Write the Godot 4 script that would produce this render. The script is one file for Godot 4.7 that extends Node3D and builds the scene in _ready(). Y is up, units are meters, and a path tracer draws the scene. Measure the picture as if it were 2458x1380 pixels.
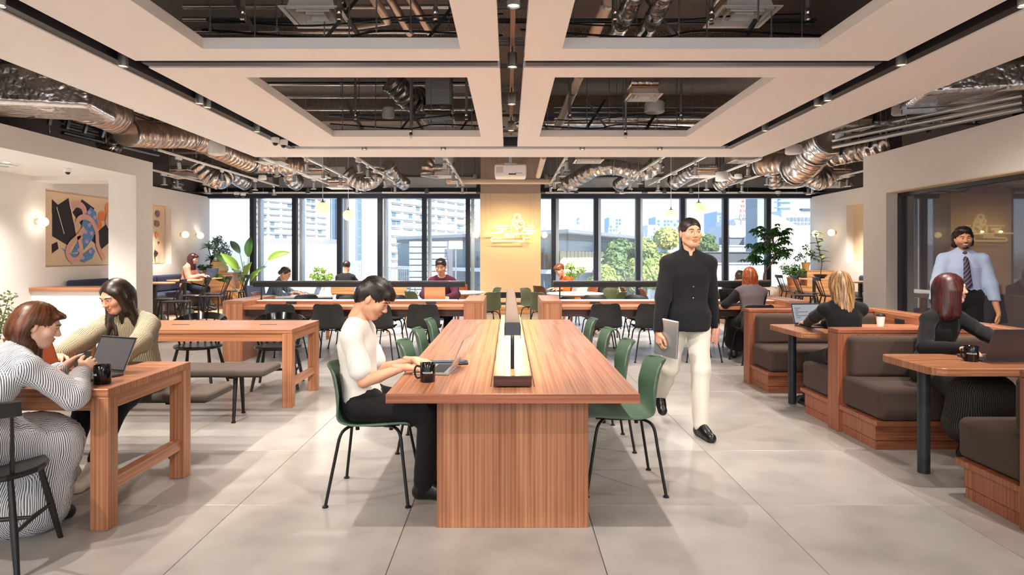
extends Node3D

# ---------------------------------------------------------------- mesh builder
class MB:
	var v := PackedVector3Array()
	var n := PackedVector3Array()
	var t := PackedVector2Array()
	var c := PackedColorArray()
	var i := PackedInt32Array()
	var col := Color.WHITE
	var x := Transform3D.IDENTITY
	var uvo := Vector2.ZERO
	var wavy := Vector2.ZERO

	func at(p: Vector3) -> MB:
		x = Transform3D(Basis.IDENTITY, p)
		return self

	func vert(p: Vector3, nn: Vector3, uv := Vector2.ZERO) -> int:
		v.append(x * p)
		n.append((x.basis * nn).normalized())
		t.append(uv + uvo)
		c.append(col)
		return v.size() - 1

	func tri(a: int, b: int, d: int) -> void:  # counter-clockwise seen from outside
		i.append(a)
		i.append(d)
		i.append(b)

	func poly(pts: Array, out: Vector3, grain := -1) -> void:  # flat convex face
		var nn: Vector3 = Vector3.ZERO
		for k in range(1, pts.size() - 1):
			nn += (pts[k] - pts[0]).cross(pts[k + 1] - pts[0])
		nn = nn.normalized()
		var p := pts
		if nn.dot(out) < 0.0:
			p = pts.duplicate()
			p.reverse()
			nn = -nn
		var ax := nn.abs().max_axis_index()
		var first := v.size()
		for q: Vector3 in p:
			vert(q, nn, uvof(q, ax, grain))
		for k in range(1, p.size() - 1):
			tri(first, first + k, first + k + 1)

	func uvof(q: Vector3, ax: int, grain: int) -> Vector2:
		var u := (ax + 1) % 3
		var w := (ax + 2) % 3
		if grain >= 0:
			if grain == w:
				var s := u
				u = w
				w = s
			elif grain != u:
				return Vector2(q[u] * 0.12, q[w])
		elif ax == 0:
			return Vector2(q.z, q.y)
		elif ax == 1:
			return Vector2(q.x, q.z)
		else:
			return Vector2(q.x, q.y)
		return Vector2(q[u], q[w])

	func box(ctr: Vector3, size: Vector3, b := 0.0, grain := -1) -> MB:
		var h := size * 0.5
		b = minf(b, minf(h.x, minf(h.y, h.z)) * 0.98)
		for ax in 3:
			var u := (ax + 1) % 3
			var w := (ax + 2) % 3
			for s in [-1.0, 1.0]:
				var pts := []
				for e in [[-1, -1], [1, -1], [1, 1], [-1, 1]]:
					var p := Vector3.ZERO
					p[ax] = s * h[ax]
					p[u] = e[0] * (h[u] - b)
					p[w] = e[1] * (h[w] - b)
					pts.append(ctr + p)
				var o := Vector3.ZERO
				o[ax] = s
				poly(pts, o, grain)
			if b > 0.0:
				for s in [-1.0, 1.0]:
					for r in [-1.0, 1.0]:
						var pts := []
						for e in [[0, -1], [0, 1], [1, 1], [1, -1]]:
							var p := Vector3.ZERO
							p[ax] = e[1] * (h[ax] - b)
							p[u] = s * (h[u] - (0.0 if e[0] == 0 else b))
							p[w] = r * (h[w] - (b if e[0] == 0 else 0.0))
							pts.append(ctr + p)
						var o := Vector3.ZERO
						o[u] = s
						o[w] = r
						poly(pts, o, grain)
		if b > 0.0:
			for sx in [-1.0, 1.0]:
				for sy in [-1.0, 1.0]:
					for sz in [-1.0, 1.0]:
						var s := Vector3(sx, sy, sz)
						poly([ctr + s * Vector3(h.x, h.y - b, h.z - b), ctr + s * Vector3(h.x - b, h.y, h.z - b), ctr + s * Vector3(h.x - b, h.y - b, h.z)], s, grain)
		return self

	func span(a: Vector3, b: Vector3, bev := 0.0, grain := -1) -> MB:  # box between two corners
		return box((a + b) * 0.5, (b - a).abs(), bev, grain)

	func bar(a: Vector3, b: Vector3, w: float, hgt: float, bev := 0.0, up := Vector3.UP) -> MB:  # box from a to b
		var d := b - a
		var z := d.normalized()
		var xx := up.cross(z)
		if xx.length() < 0.01:
			xx = Vector3.RIGHT.cross(z)
		xx = xx.normalized()
		var keep := x
		x = x * Transform3D(Basis(xx, z.cross(xx), z), (a + b) * 0.5)
		box(Vector3.ZERO, Vector3(w, hgt, d.length()), bev, 2)
		x = keep
		return self

	func rbox(ctr: Vector3, size: Vector3, r: float, seg := 3) -> MB:  # soft rounded box
		var h := size * 0.5
		r = minf(r, minf(h.x, minf(h.y, h.z)) * 0.99)
		for ax in 3:
			var u := (ax + 1) % 3
			var w := (ax + 2) % 3
			var lu := PackedFloat32Array()
			var lw := PackedFloat32Array()
			for k in seg + 1:
				var e := r * (1.0 - tan(PI / 4 * (1.0 - float(k) / seg)))
				lu.append(-h[u] + e)
				lw.append(-h[w] + e)
			for k in seg + 1:
				var e := r * (1.0 - tan(PI / 4 * (float(k) / seg)))
				lu.append(h[u] - e)
				lw.append(h[w] - e)
			for s in [-1.0, 1.0]:
				var first := v.size()
				for q in lu.size():
					for m in lw.size():
						var p := Vector3.ZERO
						p[ax] = s * h[ax]
						p[u] = lu[q]
						p[w] = lw[m]
						var inner := p.clamp(-(h - Vector3.ONE * r), h - Vector3.ONE * r)
						var dir := (p - inner).normalized()
						vert(ctr + inner + dir * r, dir, uvof(p, ax, -1))
				var m2 := lw.size()
				for q in lu.size() - 1:
					for m in m2 - 1:
						var a := first + q * m2 + m
						if s > 0:
							tri(a, a + m2, a + m2 + 1)
							tri(a, a + m2 + 1, a + 1)
						else:
							tri(a, a + m2 + 1, a + m2)
							tri(a, a + 1, a + m2 + 1)
		return self

	func tube(path: Array, rad, sides := 8, caps := true) -> MB:
		var m := path.size()
		var tang: Vector3 = (path[1] - path[0]).normalized()
		var ref := Vector3.UP if absf(tang.y) < 0.9 else Vector3.RIGHT
		var nx: Vector3 = ref.cross(tang).normalized()
		var first := v.size()
		var run := 0.0
		for k in m:
			var tn: Vector3
			if k == 0:
				tn = (path[1] - path[0]).normalized()
			elif k == m - 1:
				tn = (path[k] - path[k - 1]).normalized()
			else:
				tn = ((path[k + 1] - path[k]).normalized() + (path[k] - path[k - 1]).normalized()).normalized()
			if k > 0:
				run += path[k].distance_to(path[k - 1])
			nx = (nx - tn * nx.dot(tn)).normalized()
			var ny := tn.cross(nx)
			var r: float = rad[k] if rad is Array or rad is PackedFloat32Array else rad
			for s in sides + 1:
				var a := TAU * s / sides
				var dir := nx * cos(a) + ny * sin(a)
				vert(path[k] + dir * r, dir, Vector2(run, float(s) / sides * TAU * r))
		for k in m - 1:
			for s in sides:
				var a := first + k * (sides + 1) + s
				var b := a + sides + 1
				tri(a, a + 1, b + 1)
				tri(a, b + 1, b)
		if caps:
			for e in [0, m - 1]:
				var tn: Vector3 = (path[0] - path[1]).normalized() if e == 0 else (path[m - 1] - path[m - 2]).normalized()
				var pts := []
				for s in sides:
					pts.append(x.affine_inverse() * v[first + e * (sides + 1) + s])
				poly(pts, tn)
		return self

	func lathe(prof: Array, seg := 16, ctr := Vector3.ZERO, limit := 50.0) -> MB:  # Vector2(r, y), from bottom to top outside
		for k in prof.size() - 1:
			var a: Vector2 = prof[k]
			var b: Vector2 = prof[k + 1]
			var d := (b - a).normalized()
			var na := Vector2(d.y, -d.x)
			var nb := na
			if k > 0:
				var e: Vector2 = (a - prof[k - 1]).normalized()
				if rad_to_deg(absf(e.angle_to(d))) < limit:
					na = (na + Vector2(e.y, -e.x)).normalized()
			if k < prof.size() - 2:
				var e: Vector2 = (prof[k + 2] - b).normalized()
				if rad_to_deg(absf(d.angle_to(e))) < limit:
					nb = (nb + Vector2(e.y, -e.x)).normalized()
			var first := v.size()
			for s in seg + 1:
				var an := TAU * s / seg
				var cx := cos(an)
				var sz := sin(an)
				vert(ctr + Vector3(a.x * cx, a.y, a.x * sz), Vector3(na.x * cx, na.y, na.x * sz), Vector2(float(s) / seg, a.y))
				vert(ctr + Vector3(b.x * cx, b.y, b.x * sz), Vector3(nb.x * cx, nb.y, nb.x * sz), Vector2(float(s) / seg, b.y))
			for s in seg:
				var q := first + s * 2
				tri(q, q + 1, q + 3)
				tri(q, q + 3, q + 2)
		return self

	func cyl(a: Vector3, b: Vector3, r: float, seg := 12, r2 := -1.0) -> MB:
		return tube([a, b], [r, r if r2 < 0 else r2], seg)

	func ball(ctr: Vector3, r: Vector3, seg := 12) -> MB:
		var prof := []
		for k in seg / 2 + 1:
			var a := -PI / 2 + PI * k / (seg / 2)
			prof.append(Vector2(maxf(cos(a), 0.0), sin(a)))
		var keep := x
		x = x * Transform3D(Basis.from_scale(r), ctr)
		var first := v.size()
		lathe(prof, seg, Vector3.ZERO, 90.0)
		x = keep
		for k in range(first, v.size()):
			var q := x.affine_inverse() * v[k] - ctr
			n[k] = (x.basis * (q / (r * r))).normalized()
		return self

	func prism(pl: PackedVector2Array, y0: float, y1: float, bev := 0.0, grain := -1) -> MB:  # outline in x, z
		if Geometry2D.is_polygon_clockwise(pl):
			pl = pl.duplicate()
			pl.reverse()
		var m := pl.size()
		var ins := PackedVector2Array()
		for k in m:
			var d0 := (pl[k] - pl[(k + m - 1) % m]).normalized()
			var d1 := (pl[(k + 1) % m] - pl[k]).normalized()
			var bis := Vector2(-d0.y, d0.x) + Vector2(-d1.y, d1.x)
			ins.append(pl[k] + bis / maxf(bis.length_squared() * 0.5, 0.3) * bev)
		var idx := Geometry2D.triangulate_polygon(ins)
		for s in [0, 1]:
			var first := v.size()
			var y := y1 if s else y0
			for q in ins:
				var uv := Vector2(q.x, q.y) if grain != 2 else Vector2(q.y, q.x)
				vert(Vector3(q.x, y, q.y), Vector3.UP if s else Vector3.DOWN, uv)
			for k in range(0, idx.size(), 3):
				var a := first + idx[k]
				var b := first + idx[k + 1]
				var d := first + idx[k + 2]
				if ((v[b] - v[a]).cross(v[d] - v[a])).dot(x.basis * (Vector3.UP if s else Vector3.DOWN)) > 0:
					tri(a, b, d)
				else:
					tri(a, d, b)
		for k in m:
			var a := pl[k]
			var b := pl[(k + 1) % m]
			var ia := ins[k]
			var ib := ins[(k + 1) % m]
			var o := Vector3((b - a).y, 0, -(b - a).x)
			poly([Vector3(a.x, y0 + bev, a.y), Vector3(b.x, y0 + bev, b.y), Vector3(b.x, y1 - bev, b.y), Vector3(a.x, y1 - bev, a.y)], o, grain)
			if bev > 0:
				poly([Vector3(a.x, y1 - bev, a.y), Vector3(b.x, y1 - bev, b.y), Vector3(ib.x, y1, ib.y), Vector3(ia.x, y1, ia.y)], o + Vector3.UP * o.length(), grain)
				poly([Vector3(a.x, y0 + bev, a.y), Vector3(b.x, y0 + bev, b.y), Vector3(ib.x, y0, ib.y), Vector3(ia.x, y0, ia.y)], o + Vector3.DOWN * o.length(), grain)
		return self

	func sheet(fn: Callable, nu: int, nv: int, thick: float, uvs := Vector2.ONE) -> MB:  # curved plate with thickness
		var p := []
		for a in nu + 1:
			for b in nv + 1:
				p.append(fn.call(float(a) / nu, float(b) / nv))
		var w := nv + 1
		var nm := []
		for a in nu + 1:
			for b in nv + 1:
				var du: Vector3 = p[mini(a + 1, nu) * w + b] - p[maxi(a - 1, 0) * w + b]
				var dv: Vector3 = p[a * w + mini(b + 1, nv)] - p[a * w + maxi(b - 1, 0)]
				nm.append(du.cross(dv).normalized())
		for s in [1.0, -1.0]:
			if s < 0 and thick <= 0.0:
				break
			var first := v.size()
			for k in p.size():
				vert(p[k] + nm[k] * (s * thick * 0.5), nm[k] * s, Vector2(float(k / w) / nu * uvs.x, float(k % w) / nv * uvs.y))
			for a in nu:
				for b in nv:
					var q := first + a * w + b
					if s > 0:
						tri(q, q + w, q + w + 1)
						tri(q, q + w + 1, q + 1)
					else:
						tri(q, q + w + 1, q + w)
						tri(q, q + 1, q + w + 1)
		if thick > 0.0:
			var rim := []
			for a in nu:
				rim.append([a * w, (a + 1) * w])
				rim.append([(a + 1) * w + nv, a * w + nv])
			for b in nv:
				rim.append([b + 1, b])
				rim.append([nu * w + b, nu * w + b + 1])
			for e in rim:
				var a: Vector3 = p[e[0]]
				var b: Vector3 = p[e[1]]
				var o: Vector3 = (b - a).cross(nm[e[0]])
				poly([a + nm[e[0]] * thick * 0.5, b + nm[e[1]] * thick * 0.5, b - nm[e[1]] * thick * 0.5, a - nm[e[0]] * thick * 0.5], o)
		return self

	func mesh() -> ArrayMesh:
		var arr := []
		arr.resize(Mesh.ARRAY_MAX)
		arr[Mesh.ARRAY_VERTEX] = v
		arr[Mesh.ARRAY_NORMAL] = n
		arr[Mesh.ARRAY_TEX_UV] = t
		arr[Mesh.ARRAY_COLOR] = c
		arr[Mesh.ARRAY_INDEX] = i
		var m := ArrayMesh.new()
		m.add_surface_from_arrays(Mesh.PRIMITIVE_TRIANGLES, arr)
		return m

# ---------------------------------------------------------------- scene helpers
var M := {}
var taken := {}
var rng := RandomNumberGenerator.new()
const ORD := ["first", "second", "third", "fourth", "fifth", "sixth", "seventh", "eighth", "ninth", "tenth", "eleventh", "twelfth"]

func numbered(called: String) -> String:
	if not taken.has(called):
		taken[called] = 0
		return called
	taken[called] += 1
	return "%s_%03d" % [called, taken[called]]

func thing(called: String, label: String, category: String, pos := Vector3.ZERO, yaw := 0.0, group := "") -> Node3D:
	var o := Node3D.new()
	o.name = numbered(called)
	add_child(o, true)
	o.position = pos
	o.rotation.y = yaw
	o.set_meta("label", label)
	o.set_meta("category", category)
	if group:
		o.set_meta("group", group)
	return o

func setting(called: String, label := "") -> Node3D:
	var o := Node3D.new()
	o.name = numbered(called)
	add_child(o, true)
	o.set_meta("kind", "structure")
	if label:
		o.set_meta("label", label)
	return o

func put(parent: Node3D, called: String, what, mat: Material, label := "") -> MeshInstance3D:
	var o := MeshInstance3D.new()
	o.name = called
	o.mesh = what.mesh() if what is MB else what
	o.material_override = mat
	if label:
		o.set_meta("label", label)
	parent.add_child(o, true)
	return o

func copy(src: Node3D, label: String, pos: Vector3, yaw := 0.0, base := "") -> Node3D:
	var o: Node3D = src.duplicate()
	o.name = numbered(base if base else String(src.get_meta("base")))
	add_child(o, true)
	o.position = pos
	o.rotation.y = yaw
	o.set_meta("label", label)
	return o

func V(x: float, y: float, z: float) -> Vector3:
	return Vector3(x, y, z)

func px(x: float, y: float, d: float) -> Vector3:  # survey of the room: sight line (x, y) at depth d
	return Vector3((x - 1221.0) * d / 1500.0, 1.44 - (y - 612.0) * d / 1500.0, -d)

func mat(key: String, color: Color, rough := 0.6, metal := 0.0, spec := 0.5) -> StandardMaterial3D:
	var m := StandardMaterial3D.new()
	m.resource_name = key
	m.albedo_color = color
	m.roughness = rough
	m.metallic = metal
	m.metallic_specular = spec
	M[key] = m
	return m

func glow(key: String, color: Color, energy: float, base := Color(0.9, 0.88, 0.82)) -> StandardMaterial3D:
	var m := mat(key, base, 0.5)
	m.emission_enabled = true
	m.emission = color
	m.emission_energy_multiplier = energy
	return m

func spot(parent: Node3D, at: Vector3, to: Vector3, energy: float, angle: float, color: Color, size := 0.03, soft := 0.6) -> void:
	var l := SpotLight3D.new()
	l.name = "lamp_beam"
	parent.add_child(l, true)
	l.position = at
	var dir := (to - at).normalized()
	l.basis = Basis.looking_at(dir, Vector3.UP if absf(dir.y) < 0.95 else Vector3.FORWARD)
	l.light_energy = energy
	l.spot_angle = angle
	l.spot_angle_attenuation = soft
	l.light_color = color
	l.light_size = size
	l.spot_range = 30.0
	l.spot_attenuation = 2.0
	l.shadow_enabled = true

func omni(parent: Node3D, at: Vector3, energy: float, color: Color, size: float) -> void:
	var l := OmniLight3D.new()
	l.name = "lamp_glow"
	parent.add_child(l, true)
	l.position = at
	l.light_energy = energy
	l.light_color = color
	l.light_size = size
	l.omni_range = 30.0
	l.omni_attenuation = 2.0
	l.shadow_enabled = true

func area(parent: Node3D, at: Vector3, dir: Vector3, size: Vector2, energy: float, color: Color) -> void:
	var l := AreaLight3D.new()
	l.name = "lamp_panel"
	parent.add_child(l, true)
	l.position = at
	l.basis = Basis.looking_at(dir, Vector3.UP if absf(dir.y) < 0.95 else Vector3.FORWARD)
	l.area_size = size
	l.light_energy = energy
	l.light_color = color
	l.area_range = 30.0
	l.shadow_enabled = true

# ---------------------------------------------------------------- textures
func noise_img(w: int, h: int, freq: float, sd: int, oct := 4) -> Image:
	var f := FastNoiseLite.new()
	f.seed = sd
	f.frequency = freq
	f.fractal_octaves = oct
	f.noise_type = FastNoiseLite.TYPE_SIMPLEX_SMOOTH
	return f.get_seamless_image(w, h)

func ramp(img: Image, stops: Array) -> Image:  # grey image -> colours; stops [value, Color]
	var w := img.get_width()
	var h := img.get_height()
	img.convert(Image.FORMAT_L8)
	var src := img.get_data()
	var lut := PackedByteArray()
	for k in 256:
		var q := k / 255.0
		var cc: Color = stops[0][1]
		for s in stops.size() - 1:
			if q >= stops[s][0]:
				cc = stops[s][1].lerp(stops[s + 1][1], clampf((q - stops[s][0]) / (stops[s + 1][0] - stops[s][0]), 0, 1))
		lut.append(int(cc.r * 255))
		lut.append(int(cc.g * 255))
		lut.append(int(cc.b * 255))
	var dst := PackedByteArray()
	dst.resize(w * h * 3)
	for k in w * h:
		var q := src[k] * 3
		dst[k * 3] = lut[q]
		dst[k * 3 + 1] = lut[q + 1]
		dst[k * 3 + 2] = lut[q + 2]
	return Image.create_from_data(w, h, false, Image.FORMAT_RGB8, dst)

func tex(img: Image) -> ImageTexture:
	return ImageTexture.create_from_image(img)

func grain_img(sd: int, stops: Array, streak := 24) -> Image:  # wood: streaks run along u
	var a := noise_img(512 / streak, 512, 0.045, sd, 5)
	a.resize(512, 512, Image.INTERPOLATE_CUBIC)
	var b := noise_img(512 / 8, 512, 0.012, sd + 9, 3)
	b.resize(512, 512, Image.INTERPOLATE_CUBIC)
	a.convert(Image.FORMAT_L8)
	b.convert(Image.FORMAT_L8)
	var da := a.get_data()
	var db := b.get_data()
	for k in da.size():
		da[k] = (da[k] * 3 + db[k] * 2) / 5
	return ramp(Image.create_from_data(512, 512, false, Image.FORMAT_L8, da), stops)

func wood(key: String, sd: int, stops: Array, rough := 0.42) -> StandardMaterial3D:
	var m := mat(key, Color.WHITE, rough)
	m.albedo_texture = tex(grain_img(sd, stops))
	m.uv1_scale = Vector3(0.55, 2.6, 1)
	return m

func fabric(key: String, color: Color, scale := 60.0, contrast := 0.25) -> StandardMaterial3D:
	var m := mat(key, Color.WHITE, 0.9, 0.0, 0.3)
	var im := noise_img(128, 128, 0.18, 31 + key.length(), 3)
	m.albedo_texture = tex(ramp(im, [[0.2, color.darkened(contrast)], [0.8, color.lightened(contrast * 0.5)]]))
	m.uv1_triplanar = true
	m.uv1_scale = Vector3.ONE * scale / 20.0
	m.rim_enabled = true
	m.rim = 0.15
	return m

# ---------------------------------------------------------------- order of building
func _ready() -> void:
	rng.seed = 7
	camera_and_light()
	materials()
	room_shell()
	window_wall()
	ceiling_rafts()
	outside()
	furniture()
	lounge_corners()
	far_tables()
	ceiling_services()
	small_things()
	plants()
	people()

func camera_and_light() -> void:
	var cam := Camera3D.new()
	cam.name = "camera"
	add_child(cam)
	cam.projection = Camera3D.PROJECTION_FRUSTUM
	cam.near = 0.1
	cam.far = 1500.0
	cam.size = 0.1 * 1380.0 / 1500.0
	cam.frustum_offset = Vector2(8.0, -78.0) / 1500.0 * 0.1
	cam.position = V(0, 1.44, 0)
	cam.current = true
	var we := WorldEnvironment.new()
	we.name = "surroundings"
	var e := Environment.new()
	e.background_mode = Environment.BG_SKY
	var sky := Sky.new()
	var sm := ProceduralSkyMaterial.new()
	sm.sky_top_color = Color(0.60, 0.76, 0.93)
	sm.sky_horizon_color = Color(0.90, 0.96, 1.0)
	sm.sky_curve = 0.12
	sm.ground_bottom_color = Color(0.45, 0.47, 0.48)
	sm.ground_horizon_color = Color(0.7, 0.74, 0.77)
	sm.sky_energy_multiplier = 1.15
	sky.sky_material = sm
	e.sky = sky
	e.tonemap_mode = Environment.TONE_MAPPER_LINEAR
	e.tonemap_exposure = 1.5
	e.sdfgi_enabled = true
	e.ssao_enabled = true
	e.ssil_enabled = true
	we.environment = e
	add_child(we)
	var sun := DirectionalLight3D.new()
	sun.name = "sun"
	add_child(sun)
	sun.basis = Basis.looking_at(V(-0.38, -0.62, -0.68).normalized(), Vector3.UP)
	sun.light_energy = 2.5
	sun.light_color = Color(1.0, 0.95, 0.87)
	sun.light_angular_distance = 0.6
	sun.shadow_enabled = true
	sun.sky_mode = DirectionalLight3D.SKY_MODE_LIGHT_ONLY

const WARM := Color(1.0, 0.95, 0.895)
const SOFT := Color(1.0, 0.97, 0.94)

func materials() -> void:
	wood("walnut", 3, [[0.2, Color8(140, 90, 62)], [0.5, Color8(170, 114, 82)], [0.8, Color8(190, 136, 102)]], 0.3)
	wood("walnut_red", 5, [[0.2, Color8(122, 70, 48)], [0.5, Color8(150, 90, 64)], [0.8, Color8(168, 108, 80)]], 0.42)
	wood("oak", 8, [[0.25, Color8(168, 116, 74)], [0.5, Color8(196, 146, 100)], [0.78, Color8(216, 172, 128)]], 0.5)
	wood("dark_wood", 12, [[0.25, Color8(40, 18, 12)], [0.5, Color8(66, 32, 22)], [0.78, Color8(88, 48, 34)]], 0.4)
	wood("plank", 14, [[0.25, Color8(176, 132, 104)], [0.5, Color8(200, 160, 132)], [0.78, Color8(214, 180, 154)]], 0.45)
	mat("wall_white", Color8(236, 232, 226), 0.85)
	mat("wall_cream", Color8(224, 200, 166), 0.8)
	mat("raft", Color8(247, 245, 241), 0.85)
	mat("raft_edge", Color8(238, 234, 226), 0.85)
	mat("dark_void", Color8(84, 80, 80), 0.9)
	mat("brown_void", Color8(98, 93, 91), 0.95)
	mat("grey_paint", Color8(116, 110, 108), 0.7)
	mat("mauve_paint", Color8(178, 154, 142), 0.8)
	mat("slot_black", Color8(24, 22, 26), 0.5)
	mat("slot_navy", Color8(44, 46, 58), 0.45)
	mat("frame_navy", Color8(38, 46, 60), 0.4, 0.3)
	mat("fin_pale", Color8(206, 216, 222), 0.4, 0.3)
	mat("black_metal", Color8(28, 28, 30), 0.42, 0.3)
	mat("black_gloss", Color8(14, 14, 15), 0.12)
	mat("black_paint", Color8(26, 27, 29), 0.32)
	mat("grey_metal", Color8(74, 74, 80), 0.35, 0.5)
	mat("bar_top", Color8(128, 112, 112), 0.35, 0.3)
	mat("steel", Color8(176, 180, 182), 0.32, 0.9)
	mat("steel_dark", Color8(96, 102, 106), 0.4, 0.8)
	mat("chrome", Color8(220, 220, 222), 0.08, 1.0)
	mat("foil", Color8(200, 196, 192), 0.24, 0.92)
	mat("foil_warm", Color8(196, 176, 160), 0.3, 0.85)
	mat("pipe_cream", Color8(222, 198, 176), 0.5)
	mat("white_plastic", Color8(236, 236, 234), 0.4)
	mat("white_metal", Color8(230, 228, 224), 0.45)
	mat("white_top", Color8(240, 238, 234), 0.35)
	mat("grey_top", Color8(196, 192, 190), 0.4)
	mat("screen_off", Color8(20, 20, 22), 0.15)
	mat("laptop_silver", Color8(182, 184, 188), 0.3, 0.7)
	mat("laptop_grey", Color8(92, 90, 94), 0.35, 0.6)
	mat("key_black", Color8(26, 26, 30), 0.5)
	mat("key_white", Color8(220, 222, 226), 0.5)
	mat("green_shell", Color8(66, 92, 74), 0.45)
	mat("olive_shell", Color8(78, 84, 58), 0.5)
	mat("black_shell", Color8(30, 31, 33), 0.5)
	mat("brown_shell", Color8(120, 76, 54), 0.5)
	mat("green_metal", Color8(54, 66, 50), 0.45)
	mat("terracotta", Color8(186, 122, 78), 0.8)
	mat("cream_pot", Color8(226, 204, 150), 0.7)
	mat("yellow_pot", Color8(222, 184, 112), 0.6)
	mat("soil", Color8(70, 52, 40), 1.0)
	mat("bark", Color8(128, 104, 84), 0.9)
	mat("stem_green", Color8(76, 108, 52), 0.6)
	for a in [["leaf", Color8(58, 104, 44)], ["leaf_dark", Color8(40, 76, 38)], ["leaf_light", Color8(122, 158, 66)], ["leaf_blue", Color8(92, 124, 104)], ["leaf_olive", Color8(104, 112, 62)]]:
		var m := mat(a[0], a[1], 0.45)
		m.backlight_enabled = true
		m.backlight = Color(a[1].r, a[1].g, a[1].b) * 0.6
	fabric("brown_fabric", Color8(72, 54, 46), 300.0, 0.3)
	fabric("taupe_fabric", Color8(80, 67, 60), 300.0, 0.28)
	fabric("navy_fabric", Color8(50, 58, 86), 200.0, 0.2)
	fabric("rust_fabric", Color8(176, 84, 44), 200.0, 0.2)
	var g := mat("glass", Color(0.9, 0.95, 0.97, 0.08), 0.02)
	g.transparency = BaseMaterial3D.TRANSPARENCY_ALPHA
	g = mat("tinted_glass", Color(0.30, 0.28, 0.32, 0.55), 0.02, 0.0, 0.85)
	g.transparency = BaseMaterial3D.TRANSPARENCY_ALPHA
	g = mat("vase_glass", Color(0.85, 0.9, 0.92, 0.25), 0.03)
	g.transparency = BaseMaterial3D.TRANSPARENCY_ALPHA
	glow("globe", Color(1.0, 0.86, 0.62), 0.85)
	glow("sconce", Color(1.0, 0.85, 0.6), 1.5)
	glow("neon", Color(1.0, 0.86, 0.48), 0.95)
	glow("led", Color(1.0, 0.88, 0.66), 3.0)
	glow("lens", Color(1.0, 0.86, 0.62), 4.0)
	glow("panel", Color(1.0, 0.95, 0.88), 2.0)
	# concrete floor tiles: pale, cloudy, three tones
	for k in 3:
		var im := noise_img(256, 256, 0.012, 40 + k, 5)
		var base := [Color8(160, 156, 152), Color8(156, 151, 147), Color8(164, 161, 158)][k] as Color
		var m := mat("tile_%d" % k, Color.WHITE, 0.3)
		m.albedo_texture = tex(ramp(im, [[0.0, base.darkened(0.10)], [0.5, base], [1.0, base.lightened(0.10)]]))
		m.uv1_scale = Vector3(0.7, 0.7, 1)
	mat("joint", Color8(96, 90, 84), 0.9)
	# sprayed fire-proofing on the beams
	var sp := mat("sprayed", Color.WHITE, 1.0)
	sp.albedo_texture = tex(ramp(noise_img(256, 256, 0.12, 61, 4), [[0.25, Color8(80, 72, 66)], [0.5, Color8(118, 106, 97)], [0.78, Color8(160, 146, 134)]]))
	sp.uv1_triplanar = true
	sp.uv1_scale = Vector3.ONE * 1.5
	sp.heightmap_enabled = true
	sp.heightmap_texture = sp.albedo_texture
	sp.heightmap_scale = 1.0
	# crumpled foil
	var fm := mat("foil_crumple", Color8(208, 200, 194), 0.22, 0.92)
	var f := FastNoiseLite.new()
	f.seed = 5
	f.frequency = 0.02
	f.noise_type = FastNoiseLite.TYPE_CELLULAR
	f.cellular_return_type = FastNoiseLite.RETURN_DISTANCE2_SUB
	f.fractal_octaves = 3
	var fi := f.get_seamless_image(256, 256)
	fm.heightmap_enabled = true
	fm.heightmap_texture = tex(fi)
	fm.heightmap_scale = 1.3
	fm.uv1_triplanar = true
	fm.uv1_scale = Vector3.ONE * 0.9
	var fd := mat("foil_dot", Color8(196, 198, 200), 0.3, 0.9)
	fd.heightmap_enabled = true
	fd.heightmap_texture = tex(noise_img(128, 128, 0.25, 8, 2))
	fd.heightmap_scale = 0.6
	fd.uv1_triplanar = true
	fd.uv1_scale = Vector3.ONE * 2.5

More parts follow.
